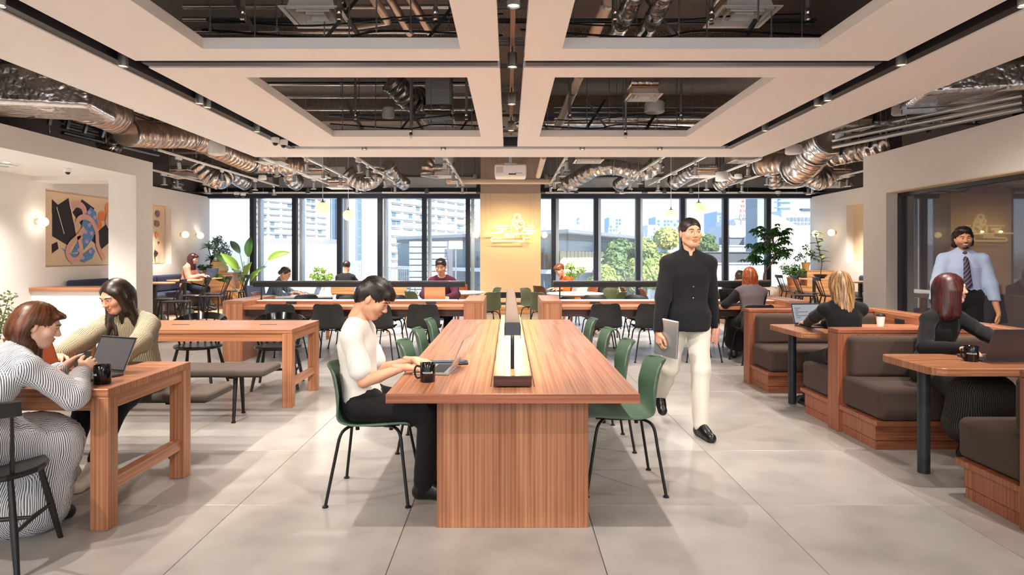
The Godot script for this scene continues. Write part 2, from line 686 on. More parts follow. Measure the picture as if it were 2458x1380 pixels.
# ---------------------------------------------------------------- the room
func room_shell() -> void:
	# floor: one-metre tiles with narrow joints, in rows parallel to the windows
	var fl := setting("floor", "pale concrete tile floor with fine joints")
	put(fl, "screed", MB.new().span(V(-9.6, -0.3, 5.0), V(9.6, -0.021, -16.0)), M.joint)
	var kinds := []
	for k in 4:
		var mb := MB.new()
		mb.uvo = Vector2(k * 0.37, k * 0.61)
		kinds.append(mb.box(V(0, -0.01, 0), V(0.9965, 0.02, 0.9965), 0.0015).mesh())
	for ix in range(-8, 8):
		for iz in range(-2, 15):
			var o := put(fl, "tile", kinds[rng.randi() % 4], M["tile_%d" % (rng.randi() % 3)])
			o.position = V(0.445 + ix + 0.5 - 0.0, 0, -(1.6 + iz + 0.5))
	put(fl, "rear_tiles", MB.new().span(V(-7.55, -0.02, 4.5), V(8.44, 0, 0.398)), M.tile_0)
	# left wall with the long mural recess
	var L := -7.56
	var w := setting("wall_left", "white plaster wall with long mural recess")
	var mb := MB.new()
	mb.span(V(L - 0.4, 0, 4.5), V(L, 2.9, -10.2))
	mb.span(V(L - 0.4, 0, -14.0), V(L, 2.9, -15.8))
	mb.span(V(L - 0.4, 0, -10.2), V(L, 1.24, -14.0))
	mb.span(V(L - 0.4, 2.53, -10.2), V(L, 2.9, -14.0))
	put(w, "plaster", mb, M.wall_white)
	put(w, "recess_back", MB.new().span(V(L - 0.4, 1.24, -10.2), V(L - 0.16, 2.53, -14.0)), M.wall_cream)
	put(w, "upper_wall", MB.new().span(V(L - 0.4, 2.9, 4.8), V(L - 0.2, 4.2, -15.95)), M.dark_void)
	# right wall with its own recess
	var R := 7.62
	w = setting("wall_right", "white plaster wall with beige recess")
	mb = MB.new()
	mb.span(V(R, 0, -9.9), V(R + 0.4, 2.9, -10.4))
	mb.span(V(R, 0, -14.1), V(R + 0.4, 2.9, -15.8))
	mb.span(V(R, 0, -10.4), V(R + 0.4, 1.27, -14.1))
	mb.span(V(R, 2.57, -10.4), V(R + 0.4, 2.9, -14.1))
	put(w, "plaster", mb, M.wall_white)
	put(w, "recess_back", MB.new().span(V(R + 0.16, 1.27, -10.4), V(R + 0.4, 2.57, -14.1)), M.wall_cream)
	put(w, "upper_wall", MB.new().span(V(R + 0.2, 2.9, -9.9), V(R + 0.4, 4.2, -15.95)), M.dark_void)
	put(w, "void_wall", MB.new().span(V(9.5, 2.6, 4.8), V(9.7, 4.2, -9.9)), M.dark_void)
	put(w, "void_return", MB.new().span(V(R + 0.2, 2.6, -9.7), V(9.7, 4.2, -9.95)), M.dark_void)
	# alcove on the left: portal, lintel, ceiling and the pass-through partition
	w = setting("wall_alcove", "white plaster portal and partition with pass-through opening")
	mb = MB.new()
	mb.span(V(-6.14, 2.69, 4.5), V(-5.9, 2.97, -10.36))
	mb.span(V(-6.34, 0, -9.9), V(-5.9, 2.69, -10.36))
	mb.span(V(L, 0, -9.9), V(-6.34, 0.865, -10.36))
	mb.span(V(L, 2.62, -9.9), V(-6.34, 2.97, -10.36))
	put(w, "plaster", mb, M.wall_white)
	put(w, "alcove_ceiling", MB.new().span(V(L, 2.69, 4.5), V(-6.14, 2.9, -9.9)), M.wall_white)
	put(w, "sill", MB.new().span(V(L, 0.865, -9.84), V(-6.34, 0.925, -10.4), 0.004, 0), M.walnut)
	put(w, "skirting", MB.new().span(V(-7.55, 0, -9.885), V(-5.9, 0.06, -9.9)), M.white_metal)
	# corridor wall on the right with its big tinted pane and the meeting room behind
	w = setting("wall_corridor", "white plaster wall around wide glass front")
	mb = MB.new()
	mb.span(V(5.6, 0, -9.27), V(6.0, 2.98, -9.87))
	mb.span(V(5.6, 2.37, 4.5), V(6.0, 2.98, -9.27))
	mb.span(V(6.0, 0, -9.6), V(8.0, 2.98, -9.87))
	put(w, "plaster", mb, M.wall_white)
	put(w, "reveal_soffit", MB.new().span(V(5.601, 2.355, 4.5), V(5.99, 2.371, -9.268)), M.wall_cream)
	w = setting("window_15", "wide tinted glass front of meeting room")
	put(w, "head_frame", MB.new().span(V(5.77, 2.30, 4.5), V(5.85, 2.355, -9.268)), M.slot_black)
	put(w, "jamb_frame", MB.new().span(V(5.765, 0, -9.17), V(5.85, 2.30, -9.268)), M.grey_metal)
	for z in [-9.17, -6.4, -3.2, 0.0]:
		put(w, "pane", MB.new().span(V(5.805, 0, z), V(5.815, 2.30, z + 2.76 if z < -7 else z + 3.19)), M.tinted_glass)
	put(w, "mullion", MB.new().span(V(5.79, 0, -6.4), V(5.83, 2.30, -6.41)), M.grey_metal)
	w = setting("wall_meeting_room")
	put(w, "far_wall", MB.new().span(V(9.3, 0, 4.5), V(9.5, 2.6, -9.6)), mat("meeting_brown", Color8(176, 154, 146), 0.8))
	put(w, "end_wall", MB.new().span(V(6.0, 0, -9.4), V(9.4, 2.6, -9.6)), M.meeting_brown)
	put(w, "meeting_ceiling", MB.new().span(V(5.86, 2.6, 4.5), V(9.5, 2.8, -9.6)), M.grey_paint)
	# rear wall behind the camera and the slab
	w = setting("wall_rear")
	mb = MB.new()
	mb.span(V(-8.0, 2.8, 4.5), V(9.6, 4.2, 4.8))
	mb.span(V(5.4, 0, 4.5), V(9.6, 2.8, 4.8))
	mb.span(V(-8.0, 0, 4.5), V(-6.6, 2.8, 4.8))
	put(w, "plaster", mb, M.wall_white)
	for k in 6:
		var wn := setting("window_%d" % (16 + k), "tall window behind the camera, %s from the left" % ORD[k])
		put(wn, "pane", MB.new().span(V(-6.55 + 2 * k, 0.05, 4.62), V(-4.65 + 2 * k, 2.8, 4.632)), M.glass)
		put(wn, "mullion", MB.new().span(V(-4.65 + 2 * k, 0, 4.55), V(-4.55 + 2 * k, 2.8, 4.7)), M.frame_navy)
		put(wn, "bottom_rail", MB.new().span(V(-6.6 + 2 * k, 0, 4.56), V(-4.6 + 2 * k, 0.05, 4.69)), M.frame_navy)
	w = setting("slab_ceiling", "bare concrete slab with sprayed beams high above the rafts")
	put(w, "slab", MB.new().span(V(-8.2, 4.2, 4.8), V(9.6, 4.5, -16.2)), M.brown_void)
	for z in [-1.2, -4.4, -7.6, -10.8, -14.0]:
		put(w, "beam", MB.new().span(V(-8.0, 3.75, z), V(8.1, 4.2, z - 0.32)), M.sprayed)
	for x in [-5.2, 0.03, 5.2]:
		put(w, "beam", MB.new().span(V(x - 0.3, 3.7, 4.5), V(x + 0.3, 4.199, -15.6)), M.sprayed)
	# raised timber platforms in the two window corners
	for s in [[-7.56, -4.4, "left"], [4.5, 7.62, "right"]]:
		w = setting("platform_floor", "raised timber floor in the %s window corner" % s[2])
		put(w, "base", MB.new().span(V(s[0], 0, -10.38), V(s[1], 0.18, -15.7)), M.plank)
		var k := 0
		var z := -10.38
		while z > -15.6:
			mb = MB.new()
			mb.uvo = Vector2(rng.randf() * 3, rng.randf() * 3)
			put(w, "plank", mb.span(V(s[0], 0.18, z + 0.0), V(s[1], 0.2, z - 0.195), 0.002, 0), M.plank)
			z -= 0.2
			k += 1
	# the concrete pier with the neon sign
	w = setting("wall_pier", "beige pier between the windows")
	put(w, "cladding", MB.new().span(V(-0.7, 0, -15.3), V(0.79, 2.95, -15.95), 0.004), M.wall_cream)
	put(w, "pier_top", MB.new().span(V(-0.69, 2.95, -15.31), V(0.78, 4.2, -15.95)), M.mauve_paint)
	put(w, "skirting", MB.new().span(V(-0.71, 0, -15.285), V(0.80, 0.17, -15.96), 0.003, 0), M.oak)

func window_wall() -> void:
	var Z := -15.8
	var xs := [-7.56, -6.46, -5.40, -4.27, -3.25, -2.13, -1.03, -0.69, 0.79, 1.13, 2.20, 3.26, 4.38, 5.46, 6.54, 7.62]
	var num := 0
	for k in 15:
		if k == 7:
			continue
		num += 1
		var w := setting("window_%d" % num, "tall fixed window pane, number %s from the left" % (ORD[k] if k < 7 else ORD[k - 8] + " right of pier"))
		var a: float = xs[k]
		var b: float = xs[k + 1]
		put(w, "pane", MB.new().span(V(a + 0.03, 0.1, Z), V(b - 0.03, 2.87, Z - 0.012)), M.glass)
		put(w, "bottom_rail", MB.new().span(V(a, 0.0, Z + 0.05), V(b, 0.1, Z - 0.08), 0.004), M.frame_navy)
		if k != 0 and k != 8:
			put(w, "mullion", MB.new().span(V(a - 0.055, 0.0, Z + 0.09), V(a + 0.055, 2.87, Z - 0.08), 0.006), M.frame_navy)
			put(w, "outer_fin", MB.new().span(V(a + 0.07, 0.0, Z - 0.1), V(a + 0.15, 2.87, Z - 0.32), 0.004), M.fin_pale)
	for s in [[-7.56, -0.69, "trim_1"], [0.79, 7.62, "trim_2"]]:
		var w := setting(s[2], "dark window head with soffit and silver panels above")
		put(w, "head", MB.new().span(V(s[0] - 0.42, 2.87, Z + 0.1), V(s[1] + 0.42, 2.97, Z - 0.2), 0.005), M.frame_navy)
		put(w, "soffit", MB.new().span(V(s[0] - 0.42, 2.97, Z + 0.45), V(s[1] + 0.42, 2.99, Z - 0.2)), M.grey_paint)
		put(w, "black_band", MB.new().span(V(s[0] - 0.42, 2.99, Z + 0.3), V(s[1] + 0.42, 3.10, Z - 0.2)), M.slot_black)
		put(w, "upper_wall", MB.new().span(V(s[0] - 0.45, 3.10, Z + 0.1), V(s[1] + 0.45, 4.2, Z - 0.2)), M.grey_paint)
	# silver-faced boards and white slot diffusers along the window head
	var seg := [[-7.0, -5.9], [-5.75, -3.6], [-3.1, -0.8], [0.9, 3.25], [3.4, 5.6], [5.7, 7.2]]
	var names := ["nearest the left wall", "over the second and third left panes", "just left of the neon pier", "just right of the neon pier", "over the fourth and fifth right panes", "nearest the right wall"]
	for k in seg.size():
		var a: float = seg[k][0]
		var b: float = seg[k][1]
		var d := thing("slot_diffuser", "long white slot diffuser above the windows, " + names[k], "air diffuser", V((a + b) / 2, 2.95, Z + 0.5), 0, "slot diffusers along the windows")
		var h := (b - a) / 2
		put(d, "white_blade", MB.new().span(V(-h, 0.0, -0.03), V(h, 0.035, 0.03), 0.004), M.white_metal)
		put(d, "hanger", MB.new().cyl(V(-h * 0.8, 0.03, 0), V(-h * 0.8, 0.3, 0), 0.006, 6), M.steel)
		put(d, "hanger", MB.new().cyl(V(h * 0.8, 0.03, 0), V(h * 0.8, 0.3, 0), 0.006, 6), M.steel)
		var p := thing("insulation_board", "silver faced board above the windows, " + names[k], "insulation board", V((a + b) / 2, 3.12, Z + 0.14), 0, "silver boards over the windows")
		put(p, "board", MB.new().span(V(-h, 0, -0.03), V(h, 0.26, 0.03), 0.003), M.foil_dot)
		put(p, "edge_strip", MB.new().span(V(-h, 0.26, -0.03), V(h, 0.275, 0.035)), M.steel)

func ceiling_rafts() -> void:
	var Y := 3.0
	var T := 0.085
	# four rafts, each a flat frame round an opening
	for sx in [-1, 1]:
		for row in 2:
			var x0 := -3.0 if sx < 0 else 0.125
			var x1 := -0.075 if sx < 0 else 3.05
			var a0 := -2.315 if sx < 0 else 0.406
			var a1 := -0.365 if sx < 0 else 2.35
			var z0 := -1.2 if row == 0 else -5.21
			var z1 := -5.02 if row == 0 else -9.0
			var b0 := -1.5 if row == 0 else -5.49
			var b1 := -4.73 if row == 0 else -8.24
			var w := setting("raft_ceiling", "white suspended ceiling raft, %s %s of four" % ["near" if row == 0 else "far", "left" if sx < 0 else "right"])
			var mb := MB.new()
			mb.span(V(x0, Y, z0), V(x1, Y + T, b0))
			mb.span(V(x0, Y, b1), V(x1, Y + T, z1))
			mb.span(V(x0, Y, b0), V(a0, Y + T, b1))
			mb.span(V(a1, Y, b0), V(x1, Y + T, b1))
			put(w, "board", mb, M.raft)
	# outer ring
	var ring := setting("ring_ceiling", "white suspended ceiling ring around the four rafts")
	var mb := MB.new()
	mb.span(V(-4.04, Y, 0.6), V(-3.24, Y + T, -9.96))
	mb.span(V(3.28, Y, 0.6), V(4.03, Y + T, -9.96))
	mb.span(V(-3.24, Y, -9.2), V(3.28, Y + T, -9.96))
	mb.span(V(-3.24, Y, 0.6), V(3.28, Y + T, -1.0))
	put(ring, "board", mb, M.raft)
	# dark liners that close the slots between ring and rafts
	var tr := setting("trim_3", "dark metal channel in the ceiling slots")
	var black := MB.new()
	black.span(V(-3.238, Y + 0.01, -1.0), V(-3.15, Y + 0.2, -9.2))
	black.span(V(3.19, Y + 0.01, -1.0), V(3.278, Y + 0.2, -9.2))
	black.span(V(-3.24, Y + 0.19, -1.0), V(-3.04, Y + 0.21, -9.2))
	black.span(V(3.09, Y + 0.19, -1.0), V(3.28, Y + 0.21, -9.2))
	put(tr, "side_channel", black, M.slot_black)
	var navy := MB.new()
	navy.span(V(-2.98, Y + 0.0005, -5.07), V(-0.09, Y + 0.12, -5.16))
	navy.span(V(0.14, Y + 0.0005, -5.07), V(3.03, Y + 0.12, -5.16))
	navy.span(V(-3.2, Y + 0.02, -9.05), V(3.24, Y + 0.15, -9.15))
	put(tr, "cross_channel", navy, M.slot_navy)

# ---------------------------------------------------------------- seats
func curve(pts: Array, steps := 5) -> Array:  # smooth path through points
	var out := []
	for k in pts.size() - 1:
		var a = pts[maxi(k - 1, 0)]
		var b = pts[k]
		var c = pts[k + 1]
		var d = pts[mini(k + 2, pts.size() - 1)]
		for s in steps:
			var u := float(s) / steps
			out.append(0.5 * ((2.0 * b) + (c - a) * u + (2.0 * a - 5.0 * b + 4.0 * c - d) * u * u + (3.0 * b - a - 3.0 * c + d) * u * u * u))
	out.append(pts[-1])
	return out

var shell_mesh: Array = []

func shell_chair(called: String, label: String, shell: Material, pos: Vector3, yaw: float, group: String, scale := 1.0) -> Node3D:
	# moulded one-piece shell on four splayed tube legs; the sitter looks along +z
	if shell_mesh.is_empty():
		var prof := curve([Vector2(0.245, 0.425), Vector2(0.215, 0.452), Vector2(0.08, 0.447), Vector2(-0.08, 0.442), Vector2(-0.165, 0.468), Vector2(-0.205, 0.545), Vector2(-0.228, 0.65), Vector2(-0.252, 0.745), Vector2(-0.285, 0.79)], 4)
		var m := prof.size() - 1
		var fn := func(u: float, v: float) -> Vector3:
			var k := int(roundf(v * m))
			var p: Vector2 = prof[k]
			var a := u * 2.0 - 1.0
			var half := lerpf(0.205, 0.225, smoothstep(0.0, 0.45, v))
			half = lerpf(half, 0.19, smoothstep(0.6, 0.92, v))
			half *= 1.0 - 0.30 * pow(clampf((v - 0.86) / 0.14, 0, 1), 2.5) - 0.16 * pow(clampf((0.1 - v) / 0.1, 0, 1), 2.0)
			var back := smoothstep(0.45, 0.75, v)
			return Vector3(a * half, p.y + (1.0 - back) * 0.022 * a * a * a * a, p.x + back * 0.055 * a * a)
		shell_mesh.append(MB.new().sheet(fn, 10, m, 0.011).mesh())
		var fr := MB.new()
		for s in [-1.0, 1.0]:
			fr.tube(curve([V(s * 0.07, 0.43, -0.14), V(s * 0.075, 0.424, 0.0), V(s * 0.07, 0.43, 0.16)], 3), 0.009, 6)
			fr.cyl(V(-0.07, 0.424, s * 0.09), V(0.07, 0.424, s * 0.09), 0.008, 6)
		for a in [V(-0.08, 0.43, 0.11), V(0.08, 0.43, 0.11), V(-0.08, 0.43, -0.09), V(0.08, 0.43, -0.09)]:
			fr.cyl(a, a - V(0, 0.03, 0), 0.012, 6)
		shell_mesh.append(fr.mesh())
		var lg := MB.new()
		lg.tube(curve([V(0.07, 0.428, 0.09), V(0.135, 0.43, 0.13), V(0.178, 0.395, 0.165), V(0.198, 0.27, 0.19), V(0.236, 0.006, 0.236)], 4), 0.0095, 7)
		lg.lathe([Vector2(0.0, 0), Vector2(0.018, 0), Vector2(0.018, 0.008), Vector2(0.009, 0.012)], 8, V(0.236, 0, 0.236))
		shell_mesh.append(lg.mesh())
	var o := thing(called, label, "chair", pos, yaw, group)
	put(o, "shell", shell_mesh[0], shell)
	put(o, "seat_frame", shell_mesh[1], M.black_metal)
	for s in [V(1, 1, 1), V(-1, 1, 1), V(1, 1, -1), V(-1, 1, -1)]:
		var l := put(o, "leg", shell_mesh[2], M.black_metal)
		l.rotation.y = {V(1, 1, 1): 0.0, V(1, 1, -1): PI / 2, V(-1, 1, -1): PI, V(-1, 1, 1): -PI / 2}[s]
	return o

var spindle_parts := {}

func spindle_chair(called: String, label: String, pos: Vector3, yaw: float, group: String) -> Node3D:
	# black stick-back chair: curved crest rail on six spindles, wooden saddle seat
	var o := thing(called, label, "chair", pos, yaw, group)
	if spindle_parts.is_empty():
		var out := PackedVector2Array()
		for k in 20:
			var a := TAU * k / 20
			out.append(Vector2(cos(a) * 0.22 * (1.0 - 0.06 * sin(a)), sin(a) * 0.215))
		spindle_parts.seat = MB.new().prism(out, 0.425, 0.452, 0.008).mesh()
		var cr := func(u: float, v: float) -> Vector3:
			var a := u * 2.0 - 1.0
			return V(a * 0.225, 0.735 + 0.065 * v, -0.30 - 0.012 * v + 0.06 * a * a)
		spindle_parts.crest = MB.new().sheet(cr, 10, 2, 0.022).mesh()
		for k in 6:
			var u := (k - 2.5) / 2.5
			spindle_parts["sp%d" % k] = MB.new().tube([V(u * 0.14, 0.44, -0.165 + 0.03 * u * u), V(u * 0.165, 0.6, -0.235 + 0.045 * u * u), V(u * 0.185, 0.75, -0.295 + 0.055 * u * u)], [0.0095, 0.0085, 0.007], 6).mesh()
		for k in 4:
			var s := Vector2(-1 if k % 2 else 1, 1 if k < 2 else -1)
			spindle_parts["leg%d" % k] = MB.new().tube([V(s.x * 0.13, 0.43, s.y * 0.13), V(s.x * 0.165, 0.2, s.y * 0.175), V(s.x * 0.195, 0.0, s.y * 0.215)], [0.013, 0.017, 0.012], 8).mesh()
		for k in 2:
			var s := -1.0 if k else 1.0
			spindle_parts["st%d" % k] = MB.new().tube([V(s * 0.168, 0.19, 0.18), V(s * 0.165, 0.195, 0), V(s * 0.168, 0.19, -0.18)], [0.008, 0.012, 0.008], 6).mesh()
		spindle_parts.mid = MB.new().tube([V(-0.165, 0.195, 0), V(0, 0.195, 0), V(0.165, 0.195, 0)], [0.008, 0.012, 0.008], 6).mesh()
	put(o, "seat", spindle_parts.seat, M.black_paint)
	put(o, "crest_rail", spindle_parts.crest, M.black_paint)
	for k in 6:
		put(o, "spindle", spindle_parts["sp%d" % k], M.black_paint)
	for k in 4:
		put(o, "leg", spindle_parts["leg%d" % k], M.black_paint)
	for k in 2:
		put(o, "stretcher", spindle_parts["st%d" % k], M.black_paint)
	put(o, "cross_stretcher", spindle_parts.mid, M.black_paint)
	return o

func bow_chair(label: String, pos: Vector3, yaw: float) -> Node3D:
	# low bow-back armchair: one broad bent band on spindles round a saddle seat
	var o := thing("bow_back_chair", label, "chair", pos, yaw, "black bow-back chairs at the long wooden table")
	var out := PackedVector2Array()
	for k in 24:
		var a := TAU * k / 24
		out.append(Vector2(cos(a) * 0.25, sin(a) * 0.225))
	put(o, "seat", MB.new().prism(out, 0.42, 0.455, 0.01), M.black_paint)
	var band := func(u: float, v: float) -> Vector3:
		var a := lerpf(-0.18, PI + 0.18, u)
		var lift := 0.07 * sin(clampf((a + 0.18) / (PI + 0.36) * PI, 0, PI))
		return V(-cos(a) * (0.275 + 0.02 * v), 0.645 + lift + 0.075 * v * (0.55 + 0.45 * sin(clampf(a, 0, PI))), -sin(a) * (0.265 + 0.02 * v) + 0.03)
	put(o, "bow_rail", MB.new().sheet(band, 24, 2, 0.022), M.black_gloss)
	for k in 9:
		var a := lerpf(0.15, PI - 0.15, k / 8.0)
		var lift := 0.07 * sin((a + 0.18) / (PI + 0.36) * PI)
		put(o, "spindle", MB.new().tube([V(-cos(a) * 0.205, 0.445, -sin(a) * 0.185), V(-cos(a) * 0.277, 0.66 + lift, -sin(a) * 0.267 + 0.03)], [0.011, 0.009], 6), M.black_paint)
	for k in 4:
		var s := Vector2(-1 if k % 2 else 1, 1 if k < 2 else -1)
		put(o, "leg", MB.new().tube([V(s.x * 0.16, 0.43, s.y * 0.13), V(s.x * 0.2, 0.2, s.y * 0.19), V(s.x * 0.235, 0.0, s.y * 0.24)], [0.016, 0.02, 0.014], 8), M.black_paint)
	for s in [-1.0, 1.0]:
		put(o, "stretcher", MB.new().tube([V(s * 0.202, 0.18, 0.19), V(s * 0.2, 0.185, 0), V(s * 0.202, 0.18, -0.19)], [0.009, 0.014, 0.009], 6), M.black_paint)
	put(o, "cross_stretcher", MB.new().tube([V(-0.2, 0.185, 0.02), V(0, 0.185, 0.02), V(0.2, 0.185, 0.02)], [0.009, 0.014, 0.009], 6), M.black_paint)
	return o

func arm_chair(called: String, label: String, pos: Vector3, yaw: float, cushion: Material, frame: Material, group: String) -> Node3D:
	# low upholstered chair on wooden legs
	var o := thing(called, label, "chair", pos, yaw, group)
	put(o, "seat", MB.new().rbox(V(0, 0.41, 0.02), V(0.50, 0.10, 0.50), 0.04), cushion)
	var fn := func(u: float, v: float) -> Vector3:
		var a := u * 2.0 - 1.0
		return V(a * 0.25, 0.44 + 0.40 * v, -0.20 - 0.08 * v + 0.05 * a * a)
	put(o, "backrest", MB.new().sheet(fn, 8, 5, 0.045), cushion)
	for s in [V(1, 0, 1), V(-1, 0, 1), V(1, 0, -1), V(-1, 0, -1)]:
		put(o, "leg", MB.new().tube([V(s.x * 0.21, 0.38, s.z * 0.2), V(s.x * 0.24, 0.0, s.z * 0.25)], [0.018, 0.012], 8), frame)
	return o

# ---------------------------------------------------------------- tables and benches
func frame_table(label: String, x0: float, x1: float, z0: float, z1: float, slots: Array) -> void:
	# long walnut table: plank top, apron, square legs, low stretcher at each end
	var cx := (x0 + x1) / 2
	var cz := (z0 + z1) / 2
	var hx := (x1 - x0) / 2
	var hz := (z0 - z1) / 2
	var o := thing("long_table", label, "table", V(cx, 0, cz), 0, "long walnut frame tables")
	put(o, "tabletop", MB.new().span(V(-hx, 0.697, -hz), V(hx, 0.74, hz), 0.003, 0), M.walnut)
	for s in [-1.0, 1.0]:
		put(o, "apron", MB.new().span(V(-hx + 0.09, 0.625, s * (hz - 0.035)), V(hx - 0.09, 0.697, s * (hz - 0.01)), 0.002, 0), M.walnut)
		put(o, "end_apron", MB.new().span(V(s * (hx - 0.012), 0.625, -hz + 0.085), V(s * (hx - 0.04), 0.697, hz - 0.085), 0.002, 2), M.walnut)
		put(o, "stretcher", MB.new().span(V(s * (hx - 0.02), 0.185, -hz + 0.09), V(s * (hx - 0.075), 0.25, hz - 0.09), 0.002, 2), M.walnut)
		for r in [-1.0, 1.0]:
			put(o, "leg", MB.new().span(V(s * hx, 0, r * hz), V(s * (hx - 0.095), 0.6965, r * (hz - 0.085)), 0.003, 1), M.walnut)
	for x in slots:
		put(o, "power_slot", MB.new().span(V(x - cx - 0.085, 0.7398, -0.008), V(x - cx + 0.085, 0.7415, 0.03)), M.key_black, "black power slot")

func pad_bench(label: String, x0: float, x1: float, zc: float) -> void:
	var o := thing("padded_bench", label, "bench", V((x0 + x1) / 2, 0, zc), 0, "padded benches at the long tables")
	var h := (x1 - x0) / 2
	put(o, "cushion", MB.new().rbox(V(0, 0.428, 0), V(h * 2, 0.058, 0.40), 0.025, 3), M.taupe_fabric)
	put(o, "cushion_base", MB.new().span(V(-h + 0.05, 0.385, -0.15), V(h - 0.05, 0.402, 0.15), 0.003), M.black_metal)
	for s in [-1.0, 1.0]:
		put(o, "leg_plate", MB.new().span(V(s * (h - 0.34), 0.372, -0.14), V(s * (h - 0.28), 0.386, 0.14)), M.black_metal)
		for r in [-1.0, 1.0]:
			var lg := MB.new()
			lg.tube([V(s * (h - 0.31), 0.375, r * 0.06), V(s * (h - 0.31 + (0.03 if r > 0 else -0.03)), 0.008, r * 0.17)], [0.022, 0.014], 8)
			lg.lathe([Vector2(0, 0), Vector2(0.02, 0), Vector2(0.02, 0.01), Vector2(0.012, 0.012)], 8, V(s * (h - 0.31 + (0.03 if r > 0 else -0.03)), 0, r * 0.17))
			put(o, "leg", lg, M.black_metal)

func lamp_bar(o: Node3D, x0: float, x1: float, y: float, z: float, along: int, base_y: float) -> void:
	# long table lamp: flat dark bar on thin posts with a light strip below; runs along x (0) or z (2)
	var a := V(x0, y, z) if along == 0 else V(z, y, x0)
	var b := V(x1, y, z) if along == 0 else V(z, y, x1)
	var side := V(0, 0, 1) if along == 0 else V(1, 0, 0)
	var bar := put(o, "lamp_bar", MB.new().span(a - side * 0.042, b + side * 0.042 + V(0, 0.07, 0), 0.002, along), M.grey_metal)
	put(bar, "top_plate", MB.new().span(a - side * 0.036 + V(0, 0.0701, 0), b + side * 0.036 + V(0, 0.0725, 0)), M.bar_top)
	for s in [-1.0, 1.0]:
		put(bar, "fin", MB.new().span(a + side * s * 0.0425 - V(0, 0.018, 0), b + side * s * 0.045 + V(0, 0.05, 0)), M.black_metal)
	var dir := (b - a).normalized()
	put(bar, "light_strip", MB.new().span(a + dir * 0.05 - side * 0.02 - V(0, 0.004, 0), b - dir * 0.05 + side * 0.02 - V(0, 0.0005, 0)), M.led, "glowing strip under the bar")
	for e in [a + dir * 0.1, b - dir * 0.1]:
		put(o, "lamp_post", MB.new().cyl(V(e.x, base_y, e.z), V(e.x, y, e.z), 0.011, 10), M.black_metal)

func communal_desk(label: String, x0: float, x1: float) -> void:
	var o := thing("communal_desk", label, "desk", V(0, 0, 0), 0, "communal desks with tall end blocks")
	var zn := -8.45
	var zf := -9.65
	for s in [[x0, x0 + 0.27], [x1 - 0.27, x1]]:
		var bl := put(o, "end_block", MB.new().span(V(s[0], 0.0, zn), V(s[1], 0.78, zf), 0.003, 1), M.walnut)
		put(bl, "block_cap", MB.new().span(V(s[0], 0.7815, zn), V(s[1], 0.82, zf), 0.003, 2), M.walnut)
	put(o, "desktop", MB.new().span(V(x0 + 0.27, 0.695, zn - 0.03), V(x1 - 0.27, 0.74, -8.93), 0.003, 0), M.walnut)
	put(o, "desktop", MB.new().span(V(x0 + 0.27, 0.695, -9.17), V(x1 - 0.27, 0.74, zf + 0.03), 0.003, 0), M.walnut)
	put(o, "under_beam", MB.new().span(V(x0 + 0.27, 0.60, zn - 0.1), V(x1 - 0.27, 0.694, zf + 0.1), 0.003, 0), M.dark_wood)
	var rs := put(o, "riser", MB.new().span(V(x0 + 0.27, 0.70, -8.93), V(x1 - 0.27, 0.782, -9.17), 0.002, 0), M.walnut)
	put(rs, "riser_top", MB.new().span(V(x0 + 0.27, 0.7825, -8.925), V(x1 - 0.27, 0.79, -9.175)), M.white_top)
	for k in 3:
		var x := lerpf(x0 + 0.27, x1 - 0.27, (k + 0.5) / 3.0)
		var ob := put(rs, "outlet_box", MB.new().span(V(x - 0.07, 0.745, -8.905), V(x + 0.07, 0.775, -8.93), 0.003), M.key_black)
	lamp_bar(o, x0 + 0.19, x1 - 0.29, 0.995, -9.05, 0, 0.79)
	var n := 4
	for k in n:
		area(o, V(lerpf(x0 + 0.5, x1 - 0.5, k / (n - 1.0)), 0.985, -9.05), Vector3.DOWN, Vector2(0.75, 0.04), 0.10, WARM)

func booth_bench(label: String, zpanel: float, front: float, seat_to: Array) -> void:
	# booth seat: tall wooden back panel, upholstered back and thick seat on a wooden plinth
	# zpanel: [near, far] of the panel; seat_to: list of signs (+1 sits towards the camera)
	var o := thing("booth_bench", label, "booth bench", V(0, 0, 0), 0, "upholstered booth benches")
	var X0 := 2.68
	var X1 := 4.07
	var zn := zpanel
	var zf := zpanel - 0.16
	var bp := put(o, "back_panel", MB.new().span(V(X0, 0, zn), V(X1, 0.80, zf), 0.004, 1), M.walnut_red)
	put(bp, "back_cap", MB.new().span(V(X0, 0.8015, zn + 0.004), V(X1, 0.835, zf - 0.004), 0.004, 0), M.walnut_red)
	for s in seat_to:
		var z0: float = zn if s > 0 else zf
		var d: float = s
		put(o, "seat_cushion", MB.new().rbox(V((X0 + X1) / 2 + 0.01, 0.348, z0 + d * (front * 0.5 + 0.02)), V(X1 - X0 - 0.04, 0.245, front + 0.03), 0.045, 3), M.brown_fabric)
		put(o, "back_cushion", MB.new().rbox(V((X0 + X1) / 2 + 0.02, 0.625, z0 + d * 0.06), V(X1 - X0 - 0.08, 0.33, 0.13), 0.045, 3), M.brown_fabric)
		put(o, "seat_ledge", MB.new().span(V(X0 + 0.01, 0.185, z0), V(X1, 0.222, z0 + d * (front + 0.02)), 0.003, 0), M.walnut_red)
		put(o, "seat_base", MB.new().span(V(X0 + 0.03, 0.068, z0), V(X1, 0.185, z0 + d * (front - 0.03)), 0.002, 0), M.walnut_red)
		put(o, "plinth", MB.new().span(V(X0 + 0.035, 0.0, z0), V(X1, 0.064, z0 + d * (front - 0.035)), 0.002, 0), M.walnut_red)

